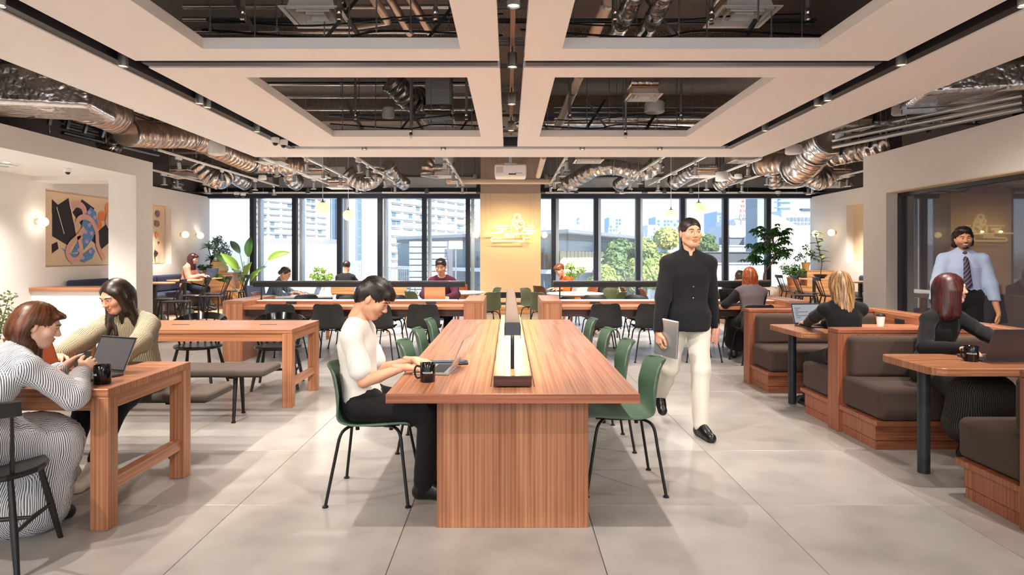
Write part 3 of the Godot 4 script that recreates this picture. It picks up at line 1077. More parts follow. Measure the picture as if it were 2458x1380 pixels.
func booth_table(label: String, z0: float, z1: float, legz: float) -> void:
	var o := thing("booth_table", label, "table", V(0, 0, 0), 0, "walnut booth tables")
	var X0 := 2.63
	var pl := PackedVector2Array()
	for cn in [[X0 + 0.1, z0 - 0.1, PI / 2, PI], [X0 + 0.05, z1 + 0.05, PI, 1.5 * PI]]:
		var r: float = absf(cn[0] - X0)
		for k in 7:
			var a := lerpf(cn[2], cn[3], k / 6.0)
			pl.append(Vector2(cn[0] + cos(a) * r, cn[1] + sin(a) * r))
	pl.append(Vector2(4.075, z1))
	pl.append(Vector2(4.075, z0))
	put(o, "tabletop", MB.new().prism(pl, 0.69, 0.74, 0.004, 0), M.walnut)
	var lg := MB.new()
	lg.cyl(V(2.75, 0.0, legz), V(2.75, 0.69, legz), 0.037, 20)
	put(o, "leg", lg, mat("leg_slate", Color8(42, 48, 54), 0.4, 0.2))
	put(o, "wall_bracket", MB.new().span(V(4.0, 0.62, legz - 0.12), V(4.075, 0.69, legz + 0.12)), M.black_metal)

func furniture() -> void:
	# the big shared table in the middle
	var c := 0.021
	var t := thing("shared_table", "large walnut shared table with lamp bar in the middle of the room", "table", V(c, 0, 0))
	put(t, "tabletop", MB.new().span(V(-0.641, 0.692, -3.15), V(0.641, 0.74, -6.79), 0.003, 2), M.walnut)
	for z in [-3.15]:
		put(t, "front_lipping", MB.new().span(V(-0.641, 0.6925, z + 0.004), V(0.641, 0.7395, z - 0.004), 0.001, 0), M.walnut_red)
	var fr := put(t, "pedestal", MB.new().span(V(-0.40, 0.0, -3.30), V(0.40, 0.692, -3.72), 0.002, 1), M.walnut)
	put(t, "pedestal", MB.new().span(V(-0.40, 0.0, -6.22), V(0.40, 0.692, -6.64), 0.002, 1), M.walnut)
	put(t, "spine", MB.new().span(V(-0.03, 0.1, -3.72), V(0.03, 0.692, -6.22), 0.002, 2), M.walnut)
	var tr := put(t, "cable_trough", MB.new().span(V(-0.1, 0.752, -3.30), V(0.1, 0.80, -6.66), 0.002, 2), M.oak, "raised wooden trough under the lamp bar")
	put(tr, "end_cap", MB.new().span(V(-0.101, 0.748, -3.296), V(0.101, 0.8015, -3.312), 0.001, 0), M.dark_wood)
	put(tr, "foot", MB.new().span(V(-0.05, 0.74, -3.33), V(0.05, 0.752, -6.6)), M.slot_black)
	for s in [-1.0, 1.0]:
		put(t, "cable_gap", MB.new().span(V(s * 0.113, 0.7398, -3.32), V(s * 0.118, 0.7412, -6.66)), M.slot_black)
		for z in [-3.9, -4.7, -5.5, -6.2]:
			put(t, "outlet", MB.new().span(V(s * 0.1005, 0.757, z), V(s * 0.104, 0.79, z - 0.16), 0.001), M.key_black)
	lamp_bar(t, -6.68, -3.42, 1.0, 0.0, 2, 0.80)
	for k in 5:
		area(t, V(0, 0.99, lerpf(-3.75, -6.35, k / 4.0)), Vector3.DOWN, Vector2(0.04, 0.62), 0.16, WARM)
	# green chairs round it
	var grp := "green shell chairs at the shared table"
	var wn := ["nearest the camera", "second from the camera", "third from the camera", "fourth from the camera"]
	var who := ["under the man in white tee", "second from the camera", "third from the camera", "farthest from the camera"]
	for k in 4:
		shell_chair("green_chair", "green shell chair on the left of the shared table, " + who[k], M.green_shell, V([-0.81, -0.57, -0.57, -0.57][k], 0, -[3.8, 4.76, 5.52, 6.34][k]), PI / 2, grp)
		shell_chair("green_chair", "green shell chair on the right of the shared table, " + wn[k], M.green_shell, V([0.70, 0.68, 0.645, 0.625][k], 0, -[3.95, 4.78, 5.52, 6.38][k]), -PI / 2, grp)
	# two long frame tables on the left and their benches and chairs
	frame_table("long walnut table in the left foreground with laptops and black mug", -4.12, -2.09, -3.26, -4.11, [-3.4])
	frame_table("empty long walnut table with two black power slots, behind the two women", -4.03, -2.038, -5.88, -6.72, [-3.30, -2.42])
	pad_bench("brown padded bench carrying the woman in the olive striped shirt", -4.05, -2.11, -4.60)
	pad_bench("brown padded bench in front of the empty walnut table", -4.0, -2.08, -5.53)
	spindle_chair("spindle_chair", "black spindle chair under the woman in striped dress, left foreground", V(-2.42, 0, -2.93), PI + 0.25, "black spindle chairs")
	bow_chair("black bow-back chair behind the empty walnut table, the left one", V(-3.42, 0, -6.88), 0.08)
	bow_chair("black bow-back chair behind the empty walnut table, the right one", V(-2.53, 0, -6.86), 0.2)
	# communal desks with black chairs
	communal_desk("left communal desk with tall end blocks and dark lamp bar", -3.87, -0.34)
	communal_desk("right communal desk with tall end blocks and dark lamp bar", 0.45, 4.06)
	grp = "black shell chairs at the communal desks"
	var xs := [-3.05, -2.41, -1.77, -1.14]
	for k in 4:
		shell_chair("black_chair", "black shell chair at the near side of left communal desk, %s from the left" % ORD[k], M.black_shell, V(xs[k], 0, -8.52), PI, grp)
	xs = [-3.27, -2.55, -1.85]
	for k in 3:
		shell_chair("black_chair", "black shell chair at the far side of left communal desk, %s from the left" % ORD[k], M.black_shell, V(xs[k], 0, -9.88), 0.0, grp)
	shell_chair("black_chair", "black shell chair under the man in the maroon sweater", M.black_shell, V(-1.08, 0, -9.98), 0.0, grp)
	xs = [1.305, 1.93, 2.62]
	for k in 3:
		shell_chair("black_chair", "black shell chair at the near side of right communal desk, %s from the left" % ORD[k], M.black_shell, V(xs[k], 0, -8.6), PI, grp)
	shell_chair("black_chair", "black shell chair under the woman in the grey vest", M.black_shell, V(3.28, 0, -8.38), PI, grp)
	xs = [1.39, 2.06, 2.8]
	for k in 3:
		shell_chair("black_chair", "black shell chair at the far side of right communal desk, %s from the left" % ORD[k], M.black_shell, V(xs[k], 0, -9.88), 0.0, grp)
	shell_chair("black_chair", "dark shell chair under the woman in black looking down at the desk", M.black_shell, V(3.58, 0, -10.0), 0.0, grp)
	# booths along the low wall on the right
	var w := setting("wall_booth", "low walnut wall with coping behind the booths")
	put(w, "panelling", MB.new().span(V(4.08, 0, -2.0), V(4.2, 0.81, -7.13), 0.003, 2), M.walnut_red)
	put(w, "coping", MB.new().span(V(4.081, 0.81, -2.0), V(4.22, 0.84, -7.14), 0.003, 2), M.walnut)
	for z in [-6.44, -4.5]:
		put(w, "outlet", MB.new().span(V(4.066, 0.725, z), V(4.08, 0.775, z - 0.15), 0.003), M.key_black)
	booth_bench("brown booth bench farthest from the camera, facing it", -6.97, 0.47, [1.0])
	booth_bench("double booth bench under the blonde woman and red-haired woman", -5.09, 0.50, [1.0, -1.0])
	booth_bench("brown booth bench cut off at the right edge of the picture", -3.12, 0.47, [-1.0])
	booth_table("walnut booth table in front of the blonde woman", -5.60, -6.33, -6.06)
	booth_table("walnut booth table with black mug and grey laptop", -3.85, -4.43, -4.14)

# ---------------------------------------------------------------- what hangs in and under the ceiling void
func flex_duct(label: String, pts: Array, r: float, m: Material, seg := 14) -> void:
	# ribbed foil hose, slightly crumpled
	var o := thing("flexible_duct", label, "air duct", Vector3.ZERO, 0, "foil flexible ducts")
	var path := curve(pts, 10)
	var fine := [path[0]]
	for k in range(1, path.size()):
		var d: float = path[k].distance_to(path[k - 1])
		var c := maxi(1, int(d / 0.028))
		for s in c:
			fine.append(path[k - 1].lerp(path[k], (s + 1.0) / c))
	var rad := []
	for k in fine.size():
		rad.append(r * (1.0 + (0.03 if k % 2 else -0.03) + rng.randf_range(-0.02, 0.02)))
	var mb := MB.new()
	mb.tube(fine, rad, seg)
	for k in fine.size():  # ribs lean fore and aft, each a little crumpled
		var dr: Vector3 = (fine[mini(k + 1, fine.size() - 1)] - fine[maxi(k - 1, 0)]).normalized()
		for q in seg + 1:
			var at := k * (seg + 1) + q
			mb.n[at] = (mb.n[at] + dr * (0.6 if k % 4 < 2 else -0.6) * rng.randf_range(0.4, 1.2) + Vector3(rng.randfn(), rng.randfn(), rng.randfn()) * 0.12).normalized()
	put(o, "hose", mb, m)
	for e in [1, fine.size() / 2, fine.size() - 2]:
		var a: Vector3 = fine[e]
		var dir: Vector3 = (fine[mini(e + 1, fine.size() - 1)] - fine[e - 1]).normalized()
		put(o, "clamp_band", MB.new().tube([a - dir * 0.015, a + dir * 0.015], r * 1.05, seg, false), M.steel)
	var top: Vector3 = fine[fine.size() / 3]
	put(o, "hanger_rod", MB.new().cyl(top, V(top.x, 4.19, top.z), 0.005, 5), M.steel)

func diffuser(label: String, at: Vector3, size: float, box_h := 0.3, neck := true) -> void:
	# square four-way ceiling diffuser: nested sloping blades below a foil-wrapped box
	var o := thing("air_diffuser", label, "air diffuser", at, 0, "square four-way air diffusers")
	var h := size / 2
	var ring := func(mb: MB, r0: float, y0: float, r1: float, y1: float) -> void:
		for k in 4:
			mb.x = Transform3D(Basis(Vector3.UP, k * PI / 2), Vector3.ZERO)
			mb.poly([V(-r0, y0, r0), V(r0, y0, r0), V(r1, y1, r1), V(-r1, y1, r1)], V(0, -1, 0.2))
			mb.poly([V(-r0, y0 + 0.008, r0), V(r0, y0 + 0.008, r0), V(r1, y1 + 0.008, r1), V(-r1, y1 + 0.008, r1)], V(0, 1, -0.2))
			mb.poly([V(-r0, y0, r0), V(r0, y0, r0), V(r0, y0 + 0.008, r0), V(-r0, y0 + 0.008, r0)], V(0, 0, 1))
	var fr := MB.new()
	ring.call(fr, h, 0.0, h * 0.86, 0.004)
	put(o, "frame", fr, M.white_metal)
	for k in 3:
		var b := MB.new()
		var r: float = h * (0.80 - 0.24 * k)
		ring.call(b, r, 0.0, r - h * 0.09, 0.075)
		put(o, "blade", b, M.white_metal)
	var bx := MB.new()
	bx.span(V(-h * 0.84, 0.1, -h * 0.84), V(h * 0.84, 0.11, h * 0.84))
	put(o, "throat", bx, mat("throat", Color8(176, 140, 108), 0.8) if not M.has("throat") else M.throat)
	put(o, "foil_collar", MB.new().rbox(V(0, 0.175, 0), V(h * 1.8, 0.12, h * 1.8), 0.04, 2), M.foil_crumple)
	if neck:
		put(o, "plenum_box", MB.new().span(V(-h * 0.72, 0.22, -h * 0.72), V(h * 0.72, 0.22 + box_h, h * 0.72), 0.004), M.foil_dot)
	for s in [-1.0, 1.0]:
		put(o, "hanger_rod", MB.new().cyl(V(s * h * 0.8, 0.17, 0), V(s * h * 0.8, 4.19 - at.y, 0), 0.005, 5), M.steel)

func pipe(label: String, pts: Array, r: float, m: Material, group := "service pipes") -> void:
	var o := thing("service_pipe", label, "pipe", Vector3.ZERO, 0, group)
	put(o, "pipe_run", MB.new().tube(pts, r, 12), m)
	for k in pts.size():
		if k > 0 and pts[k].distance_to(pts[k - 1]) > 0.8:
			var a: Vector3 = pts[k - 1].lerp(pts[k], 0.35)
			var d: Vector3 = (pts[k] - pts[k - 1]).normalized()
			put(o, "pipe_clip", MB.new().tube([a - d * 0.02, a + d * 0.02], r * 1.12, 12, false), M.steel)
			put(o, "hanger_rod", MB.new().cyl(a, V(a.x, 4.19, a.z), 0.005, 5), M.steel)

func strut(label: String, a: Vector3, b: Vector3, w := 0.04, m: Material = null) -> void:
	# cold-rolled channel: web and two flanges
	var o := thing("steel_strut", label, "steel channel", Vector3.ZERO, 0, "steel channels in the ceiling void")
	var up := Vector3.UP if absf((b - a).normalized().y) < 0.9 else Vector3.RIGHT
	var side := up.cross((b - a).normalized()).normalized()
	var hi := (b - a).normalized().cross(side).normalized()
	var mm: Material = m if m else M.steel_dark
	put(o, "web", MB.new().bar(a, b, w, 0.004), mm)
	for s in [-1.0, 1.0]:
		put(o, "flange", MB.new().bar(a + side * s * w * 0.5 - hi * w * 0.25, b + side * s * w * 0.5 - hi * w * 0.25, 0.004, w * 0.55), mm)

func rod(label: String, a: Vector3, top := 4.19, r := 0.006, group := "hanger rods in the ceiling void") -> void:
	var o := thing("hanger_rod", label, "hanger rod", a, 0, group)
	put(o, "threaded_rod", MB.new().cyl(Vector3.ZERO, V(0, top - a.y, 0), r, 6), M.steel)
	put(o, "nut", MB.new().cyl(V(0, 0.02, 0), V(0, 0.04, 0), r * 2.2, 6), M.steel)

func cable(label: String, pts: Array, r := 0.012) -> void:
	var o := thing("black_cable", label, "cable", Vector3.ZERO, 0, "black cables in the ceiling void")
	put(o, "sheath", MB.new().tube(curve(pts, 6), r, 6), M.black_metal)

func sprinkler(label: String, at: Vector3) -> void:
	var o := thing("sprinkler", label, "sprinkler", at, 0, "sprinkler drops")
	put(o, "drop_pipe", MB.new().cyl(V(0, 0.06, 0), V(0, 4.19 - at.y, 0), 0.016, 10), M.steel)
	put(o, "fitting", MB.new().lathe([Vector2(0.012, 0), Vector2(0.024, 0.01), Vector2(0.024, 0.04), Vector2(0.016, 0.05), Vector2(0.022, 0.06), Vector2(0.022, 0.09), Vector2(0.016, 0.1)], 10), M.chrome)
	put(o, "deflector", MB.new().lathe([Vector2(0, -0.024), Vector2(0.02, -0.024), Vector2(0.02, -0.02), Vector2(0, -0.02)], 10), M.chrome)

func can_speaker(label: String, at: Vector3, r := 0.1, h := 0.12) -> void:
	var o := thing("can_speaker", label, "speaker", at, 0, "round white ceiling speakers")
	put(o, "housing", MB.new().lathe([Vector2(0, 0.0), Vector2(r * 0.9, 0.0), Vector2(r, 0.012), Vector2(r * 0.96, h * 0.8), Vector2(r * 0.85, h), Vector2(0, h)], 20), M.white_plastic)
	put(o, "grille", MB.new().lathe([Vector2(0, -0.004), Vector2(r * 0.86, -0.004), Vector2(r * 0.88, 0.0)], 20), M.white_metal)
	put(o, "hanger_rod", MB.new().cyl(V(0, h, 0), V(0, 4.19 - at.y, 0), 0.006, 6), M.steel)

func dome_camera(label: String, at: Vector3, r := 0.06) -> void:
	var o := thing("dome_camera", label, "camera", at, 0, "white dome cameras")
	put(o, "housing", MB.new().lathe([Vector2(r * 0.8, 0.0), Vector2(r, 0.02), Vector2(r, 0.07), Vector2(r * 0.7, 0.08), Vector2(0, 0.08)], 16), M.white_plastic)
	put(o, "dark_dome", MB.new().ball(V(0, 0.0, 0), V(r * 0.66, r * 0.66, r * 0.66), 12), M.screen_off)

func slot_spot(label: String, at: Vector3, energy: float, aim := Vector3.ZERO, r := 0.038, color := WARM, angle := 52.0, stem := 0.23) -> void:
	# short cylinder downlight
	var o := thing("cylinder_spotlight", label, "spotlight", at, 0, "cylinder spotlights in the ceiling slots")
	put(o, "can", MB.new().lathe([Vector2(r * 0.8, 0.012), Vector2(r, 0.0), Vector2(r, 0.11), Vector2(r * 0.9, 0.118), Vector2(0, 0.118)], 18), M.steel)
	put(o, "lens", MB.new().lathe([Vector2(0, 0.008), Vector2(r * 0.82, 0.008), Vector2(r * 0.82, 0.011), Vector2(0, 0.011)], 16), M.lens, "glowing lens")
	put(o, "stem", MB.new().cyl(V(0, 0.118, 0), V(0, stem, 0), 0.008, 8), M.steel_dark)
	if energy > 0:
		spot(o, V(0, -0.005, 0), V(0, -3, 0) + aim, energy, angle, color, 0.03, 0.7)

var rail_spot_meshes := []

func rail_spot(label: String, at: Vector3, tilt: float, turn: float, energy: float) -> void:
	var o := thing("track_spotlight", label, "spotlight", at, turn, "silver track spotlights")
	if rail_spot_meshes.is_empty():
		rail_spot_meshes.append(MB.new().span(V(-0.02, -0.045, -0.07), V(0.02, 0.0, 0.07), 0.004).mesh())
		rail_spot_meshes.append(MB.new().cyl(V(0, -0.11, 0), V(0, -0.04, 0), 0.008, 6).mesh())
		rail_spot_meshes.append(MB.new().lathe([Vector2(0.026, -0.135), Vector2(0.032, -0.13), Vector2(0.032, 0.0), Vector2(0.024, 0.006), Vector2(0, 0.006)], 14).mesh())
		rail_spot_meshes.append(MB.new().lathe([Vector2(0, -0.13), Vector2(0.062, -0.138), Vector2(0.062, -0.130), Vector2(0.032, -0.124)], 18).mesh())
	put(o, "adapter", rail_spot_meshes[0], M.white_metal)
	put(o, "stem", rail_spot_meshes[1], M.steel)
	var b := put(o, "can", rail_spot_meshes[2], M.steel)
	b.position = V(0, -0.09, 0)
	b.rotation.x = tilt
	put(b, "bezel", rail_spot_meshes[3], M.white_metal)
	if energy > 0:
		var d := Basis(Vector3.RIGHT, tilt) * Vector3.DOWN
		spot(o, V(0, -0.09, 0) + d * 0.15, V(0, -0.09, 0) + d * 2.0, energy, 46.0, WARM, 0.03, 0.7)

func light_rail(label: String, x: float, y: float, z0: float, z1: float, spots: Array, lit: Array) -> void:
	var o := thing("light_track", "white light track " + label, "light track", V(x, y, 0), 0, "white light tracks near the windows")
	put(o, "track", MB.new().span(V(-0.018, 0, z0), V(0.018, 0.035, z1), 0.003), M.white_metal)
	for k in 3:
		var z := lerpf(z0, z1, 0.08 + 0.42 * k)
		put(o, "hanger_rod", MB.new().cyl(V(0, 0.03, z), V(0, 4.19 - y, z), 0.006, 6), M.steel)
	for k in spots.size():
		rail_spot("silver spotlight on the light track %s, %s from its near end" % [label, ORD[k]], V(x, y, spots[k]), rng.randf_range(-0.12, 0.12) if k % 3 else rng.randf_range(0.2, 0.5), rng.randf_range(-0.4, 0.4), 7.0 if k in lit else 0.0)

func ceiling_services() -> void:
	# spotlights in the black side slots
	var zl := [-1.4, -2.6, -3.8, -5.03, -6.27, -6.43, -7.7]
	for k in zl.size():
		slot_spot("silver spotlight in the left ceiling slot, %s from the camera" % ORD[k], V(-3.105, 2.955, zl[k]), (4.2 if k < 3 else 3.3) if k != 5 else 1.5, V(rng.randf_range(-0.5, 0.7), 0, -2.4 if k < 3 else rng.randf_range(-0.4, 0.4)))
	var zr := [-1.4, -2.6, -3.8, -5.0, -6.15, -6.35, -7.65]
	for k in zr.size():
		slot_spot("silver spotlight in the right ceiling slot, %s from the camera" % ORD[k], V(3.14, 2.955, zr[k]), (4.2 if k < 3 else 3.3) if k != 5 else 3.0, V(2.4 if k in [1, 3, 5] else rng.randf_range(-0.9, 0.3), 0, -2.4 if k in [0, 2] else rng.randf_range(-0.4, 0.4)))
	# pendants on a rail in the middle slot
	var tk := thing("light_track", "copper-toned light track in the middle ceiling slot", "light track", V(0.03, 3.14, 0))
	put(tk, "track", MB.new().span(V(-0.02, 0, -1.3), V(0.02, 0.035, -8.9), 0.003), mat("copper_rail", Color8(150, 112, 88), 0.4, 0.6))
	for z in [-2.0, -5.0, -8.2]:
		put(tk, "hanger_rod", MB.new().cyl(V(0, 0.03, z), V(0, 0.55, z), 0.006, 6), M.steel)
	var zc := [-2.6, -3.85, -5.1, -6.36, -7.7]
	for k in zc.size():
		slot_spot("dark silver spotlight in the middle ceiling slot, %s from the camera" % ORD[k], V(0.03, 2.97, zc[k]), 4.2 if k < 2 else 3.2, V(rng.randf_range(-0.3, 0.3), 0, -2.2 if k < 2 else 0.0), 0.04)
	var xf := [-2.1, -0.95, 1.07, 2.2]
	for k in 4:
		slot_spot("small spotlight in the far cross slot, %s from the left" % ORD[k], V(xf[k], 2.97, -9.1), 4.0, V(0, 0, -0.6))
	# even rows of lamp panels over the part of the hall behind the camera
	for k in 3:
		for r in 2:
			var p := thing("ceiling_lamp_panel", "square ceiling lamp panel behind the camera, row %s, %s from the left" % [ORD[r], ORD[k]], "ceiling lamp", V(-3.4 + 3.4 * k, 3.05, 1.6 + 1.9 * r), 0, "lamp panels behind the camera")
			put(p, "frame", MB.new().span(V(-0.62, 0.0, -0.62), V(0.62, 0.06, 0.62), 0.005), M.white_metal)
			put(p, "diffuser_sheet", MB.new().span(V(-0.58, -0.004, -0.58), V(0.58, 0.0, 0.58)), M.panel, "glowing sheet")
			area(p, V(0, -0.02, 0), Vector3.DOWN, Vector2(1.1, 1.1), 5.0, Color(1.0, 0.95, 0.89))
	# downlights in the alcove ceiling and meeting room
	for k in 3:
		var p := thing("recessed_downlight", "round recessed downlight in the alcove ceiling, %s from the camera" % ORD[k], "downlight", V(-6.75, 2.682, -5.0 - 1.7 * k), 0, "alcove downlights")
		put(p, "bezel", MB.new().lathe([Vector2(0.04, 0.002), Vector2(0.055, 0.0), Vector2(0.055, 0.008)], 18), M.white_metal)
		put(p, "lens", MB.new().lathe([Vector2(0, 0.003), Vector2(0.04, 0.003), Vector2(0.04, 0.006)], 16), M.lens)
		spot(p, V(0, -0.01, 0), V(-0.1, -2, -0.2), 7.0, 58.0, SOFT, 0.04, 0.8)
	dome_camera("small dome camera under the alcove ceiling", V(-6.35, 2.63, -9.0), 0.05)
	var gr := thing("air_diffuser", "round white air diffuser in the alcove ceiling", "air diffuser", V(-7.0, 2.672, -8.6))
	put(gr, "dish", MB.new().lathe([Vector2(0, 0.0), Vector2(0.14, 0.0), Vector2(0.26, 0.012), Vector2(0.26, 0.018)], 24), M.white_metal)
	put(gr, "inner_ring", MB.new().lathe([Vector2(0.1, -0.01), Vector2(0.2, -0.002), Vector2(0.2, 0.002)], 24), M.white_metal)
	dome_camera("white dome camera at the far left corner of the ceiling slot, left one", V(-3.13, 2.94, -8.38), 0.055)
	dome_camera("white dome camera at the far left corner of the ceiling slot, right one", V(-3.04, 2.92, -8.44), 0.055)
	dome_camera("white dome camera hanging near the right air hoses", px(2015, 333, 8.9), 0.06)
	# square diffusers
	diffuser("air diffuser in the near left ceiling opening", V(-1.62, 3.45, -5.3), 0.5, 0.3)
	diffuser("air diffuser in the near right ceiling opening", V(1.98, 3.46, -5.32), 0.5, 0.3)
	diffuser("air diffuser under a perforated box in the far left ceiling opening", V(-1.06, 3.45, -9.5), 0.5, 0.5)
	diffuser("air diffuser beside a round speaker in the far right ceiling opening", V(1.72, 3.45, -8.0), 0.42, 0.3)
	diffuser("air diffuser beside the left ring edge over the alcove", V(-5.75, 3.42, -9.4), 0.55, 0.25)
	diffuser("air diffuser at the left edge of the picture under crumpled foil", V(-6.3, 3.5, -6.6), 0.55, 0.25)
	diffuser("air diffuser beside the right ring edge above the dome camera", px(2050, 308, 9.6), 0.5, 0.25)
	diffuser("air diffuser behind the white speaker on the right", px(1965, 347, 11.2), 0.5, 0.25)
	diffuser("air diffuser just below the far right corner of the ring", px(1785, 388, 12.4), 0.5, 0.2)
	diffuser("air diffuser below the far left corner of the ring", px(655, 392, 12.2), 0.5, 0.2)
	diffuser("air diffuser over the pink-blouse woman", px(440, 426, 13.6), 0.5, 0.2)
	diffuser("air diffuser low in front of the left wall top", px(408, 455, 14.6), 0.5, 0.15)
	diffuser("air diffuser over the second left window", px(760, 425, 13.4), 0.5, 0.2)
	diffuser("air diffuser over the third left window", px(815, 452, 14.4), 0.5, 0.25)
	diffuser("air diffuser left of the projector", px(1067, 425, 12.8), 0.5, 0.2)
	diffuser("air diffuser right of the projector", px(1412, 388, 12.2), 0.55, 0.2)
	diffuser("air diffuser right of the neon pier at window head", px(1362, 455, 14.3), 0.45, 0.15)
	diffuser("air diffuser over the third right window", px(1690, 424, 13.2), 0.5, 0.2)
	diffuser("air diffuser over the last right window", px(1895, 450, 14.2), 0.5, 0.2)
	diffuser("air diffuser over the right lounge", px(2010, 425, 13.5), 0.5, 0.2)
	diffuser("air diffuser at the right wall top", px(2020, 449, 14.4), 0.5, 0.1)
	# flexible ducts
	flex_duct("foil hose looping in the far left ceiling opening", [px(940, 195, 9.0), px(960, 215, 9.1), px(985, 240, 9.3), px(1010, 235, 9.5)], 0.17, M.foil)
	flex_duct("long foil hose running under the left edge of the ring", [px(300, 318, 9.0), px(380, 325, 9.8), px(460, 330, 10.8), px(530, 360, 11.6), px(600, 390, 12.6)], 0.2, M.foil_warm)
	flex_duct("thick foil hose above the alcove lintel", [px(60, 232, 7.2), px(150, 235, 7.6), px(230, 258, 8.2), px(280, 282, 9.0)], 0.24, M.foil_warm)
	flex_duct("bent foil hose behind the alcove lintel", [px(330, 300, 9.6), px(285, 318, 9.8), px(252, 340, 10.0), px(280, 362, 10.2)], 0.14, M.foil)
	flex_duct("grey foil hose over the pink-blouse woman", [px(475, 390, 13.2), px(500, 418, 13.3), px(525, 432, 13.4), px(545, 418, 13.6)], 0.2, M.foil)
	flex_duct("foil hose under the far left ring corner", [px(590, 440, 14.4), px(575, 432, 14.2), px(550, 415, 13.8)], 0.16, M.foil)
	flex_duct("brown foil hose at the far left ring corner", [px(610, 392, 13.2), px(680, 395, 13.6), px(750, 398, 13.8)], 0.2, M.foil_warm)
	flex_duct("hanging foil hose over the second left window", [px(690, 395, 14.0), px(700, 430, 14.2), px(715, 440, 14.4)], 0.17, M.foil)
	flex_duct("foil hose in a wide loop over the third left window", [px(832, 412, 13.8), px(850, 430, 13.8), px(875, 440, 13.8), px(900, 428, 13.8), px(905, 400, 13.8)], 0.17, M.foil)
	flex_duct("dark foil hose over the fourth left window", [px(930, 395, 14.0), px(950, 425, 14.4), px(972, 442, 14.8)], 0.15, M.foil)
	flex_duct("foil hose hooked over the diffuser left of the projector", [px(1030, 425, 12.8), px(1035, 398, 12.8), px(1062, 385, 12.8), px(1075, 405, 12.8)], 0.17, M.foil_warm)
	flex_duct("foil hose snaking from right of the projector", [px(1352, 448, 14.2), px(1392, 425, 14.0), px(1430, 405, 13.6), px(1480, 402, 13.4), px(1545, 415, 13.4), px(1582, 385, 13.2)], 0.17, M.foil)
	flex_duct("short foil hose hanging over the first right window", [px(1483, 445, 14.6), px(1510, 425, 14.2), px(1540, 400, 14.0)], 0.15, M.foil)
	flex_duct("foil hose hanging over the third right window", [px(1615, 440, 14.6), px(1645, 420, 14.2), px(1690, 390, 13.6), px(1725, 382, 13.2)], 0.17, M.foil)
	flex_duct("foil hose in a hook over the fifth right window", [px(1720, 445, 14.4), px(1745, 430, 14.2), px(1765, 415, 14.0)], 0.16, M.foil)
	flex_duct("thick shiny hose beside the right ring edge", [px(1905, 410, 11.4), px(1935, 390, 11.0), px(1970, 350, 10.4), px(2000, 325, 9.8)], 0.27, M.foil)
	flex_duct("brown hose behind the white speaker on the right", [px(1820, 398, 12.6), px(1870, 392, 12.2), px(1930, 395, 11.8)], 0.2, M.foil_warm)
	flex_duct("dark hose hanging over the right lounge", [px(1945, 420, 13.4), px(1965, 432, 13.4), px(1990, 420, 13.4)], 0.22, M.foil)
	flex_duct("vertical hose over the sixth right window", [px(1858, 400, 13.8), px(1858, 425, 13.9), px(1862, 445, 14.0)], 0.15, M.foil)
	flex_duct("grey hose along the top of the right corridor wall", [px(1990, 372, 10.6), px(2060, 358, 10.2), px(2150, 340, 9.7)], 0.2, M.foil)
	flex_duct("bright pipe-thick hose left of the pair in the near right opening", [px(1468, 100, 5.6), px(1500, 40, 5.2), px(1540, -40, 4.9)], 0.075, M.foil)
	flex_duct("bright pipe-thick hose right of the pair in the near right opening", [px(1535, 100, 5.6), px(1570, 40, 5.2), px(1610, -40, 4.9)], 0.075, M.foil)
	# foil-wrapped rectangular trunks
	for a in [["crumpled foil trunk duct at the upper left edge of the picture", px(70, 222, 7.0), V(1.5, 0.44, 0.8), 0.25], ["crumpled foil trunk duct at the upper right edge of the picture", px(2345, 205, 7.0), V(1.3, 0.32, 0.8), -0.3], ["silver trunk duct along the far edge of the right opening", V(1.8, 3.62, -10.2), V(3.4, 0.16, 0.25), 0.0], ["pink-lit foil trunk duct behind the far ring edge", V(-2.0, 3.55, -11.4), V(3.8, 0.3, 0.4), 0.0], ["foil trunk duct under the far right ring edge", V(2.6, 3.62, -11.6), V(1.8, 0.34, 0.4), 0.0]]:
		var o := thing("trunk_duct", a[0], "air duct", a[1], a[3], "foil wrapped trunk ducts")
		put(o, "wrap", MB.new().rbox(Vector3.ZERO, a[2], 0.06, 3), M.foil_crumple)
		for s in [-0.35, 0.35]:
			put(o, "hanger_rod", MB.new().cyl(V(a[2].x * s, 0, 0), V(a[2].x * s, 4.19 - a[1].y, 0), 0.006, 6), M.steel)
	# foil-jacketed pipes and plain pipes
	pipe("foil jacketed pipe bent in the near left opening, left of pair", [px(880, -30, 5.2), px(925, 40, 5.5), px(930, 50, 5.6), px(850, 62, 6.0)], 0.04, M.foil_warm)
	pipe("foil jacketed pipe slanting in the near left opening, middle", [px(925, -20, 5.3), px(985, 80, 5.8)], 0.04, M.foil_warm)
	pipe("foil jacketed pipe slanting in the near left opening, right", [px(975, -20, 5.3), px(1035, 80, 5.8)], 0.04, M.foil_warm)
	pipe("cream drain pipe in the near right opening", [px(1480, -40, 5.4), px(1425, 85, 6.2), px(1415, 110, 6.4)], 0.055, M.pipe_cream)
	pipe("cream drain pipe with purple collar in the far right opening", [px(1392, 180, 8.2), px(1350, 280, 9.4), px(1338, 305, 9.8)], 0.06, M.pipe_cream)
	pipe("cream pipe sloping down beside the projector", [px(1305, 376, 11.4), px(1292, 422, 13.0)], 0.055, M.pipe_cream)
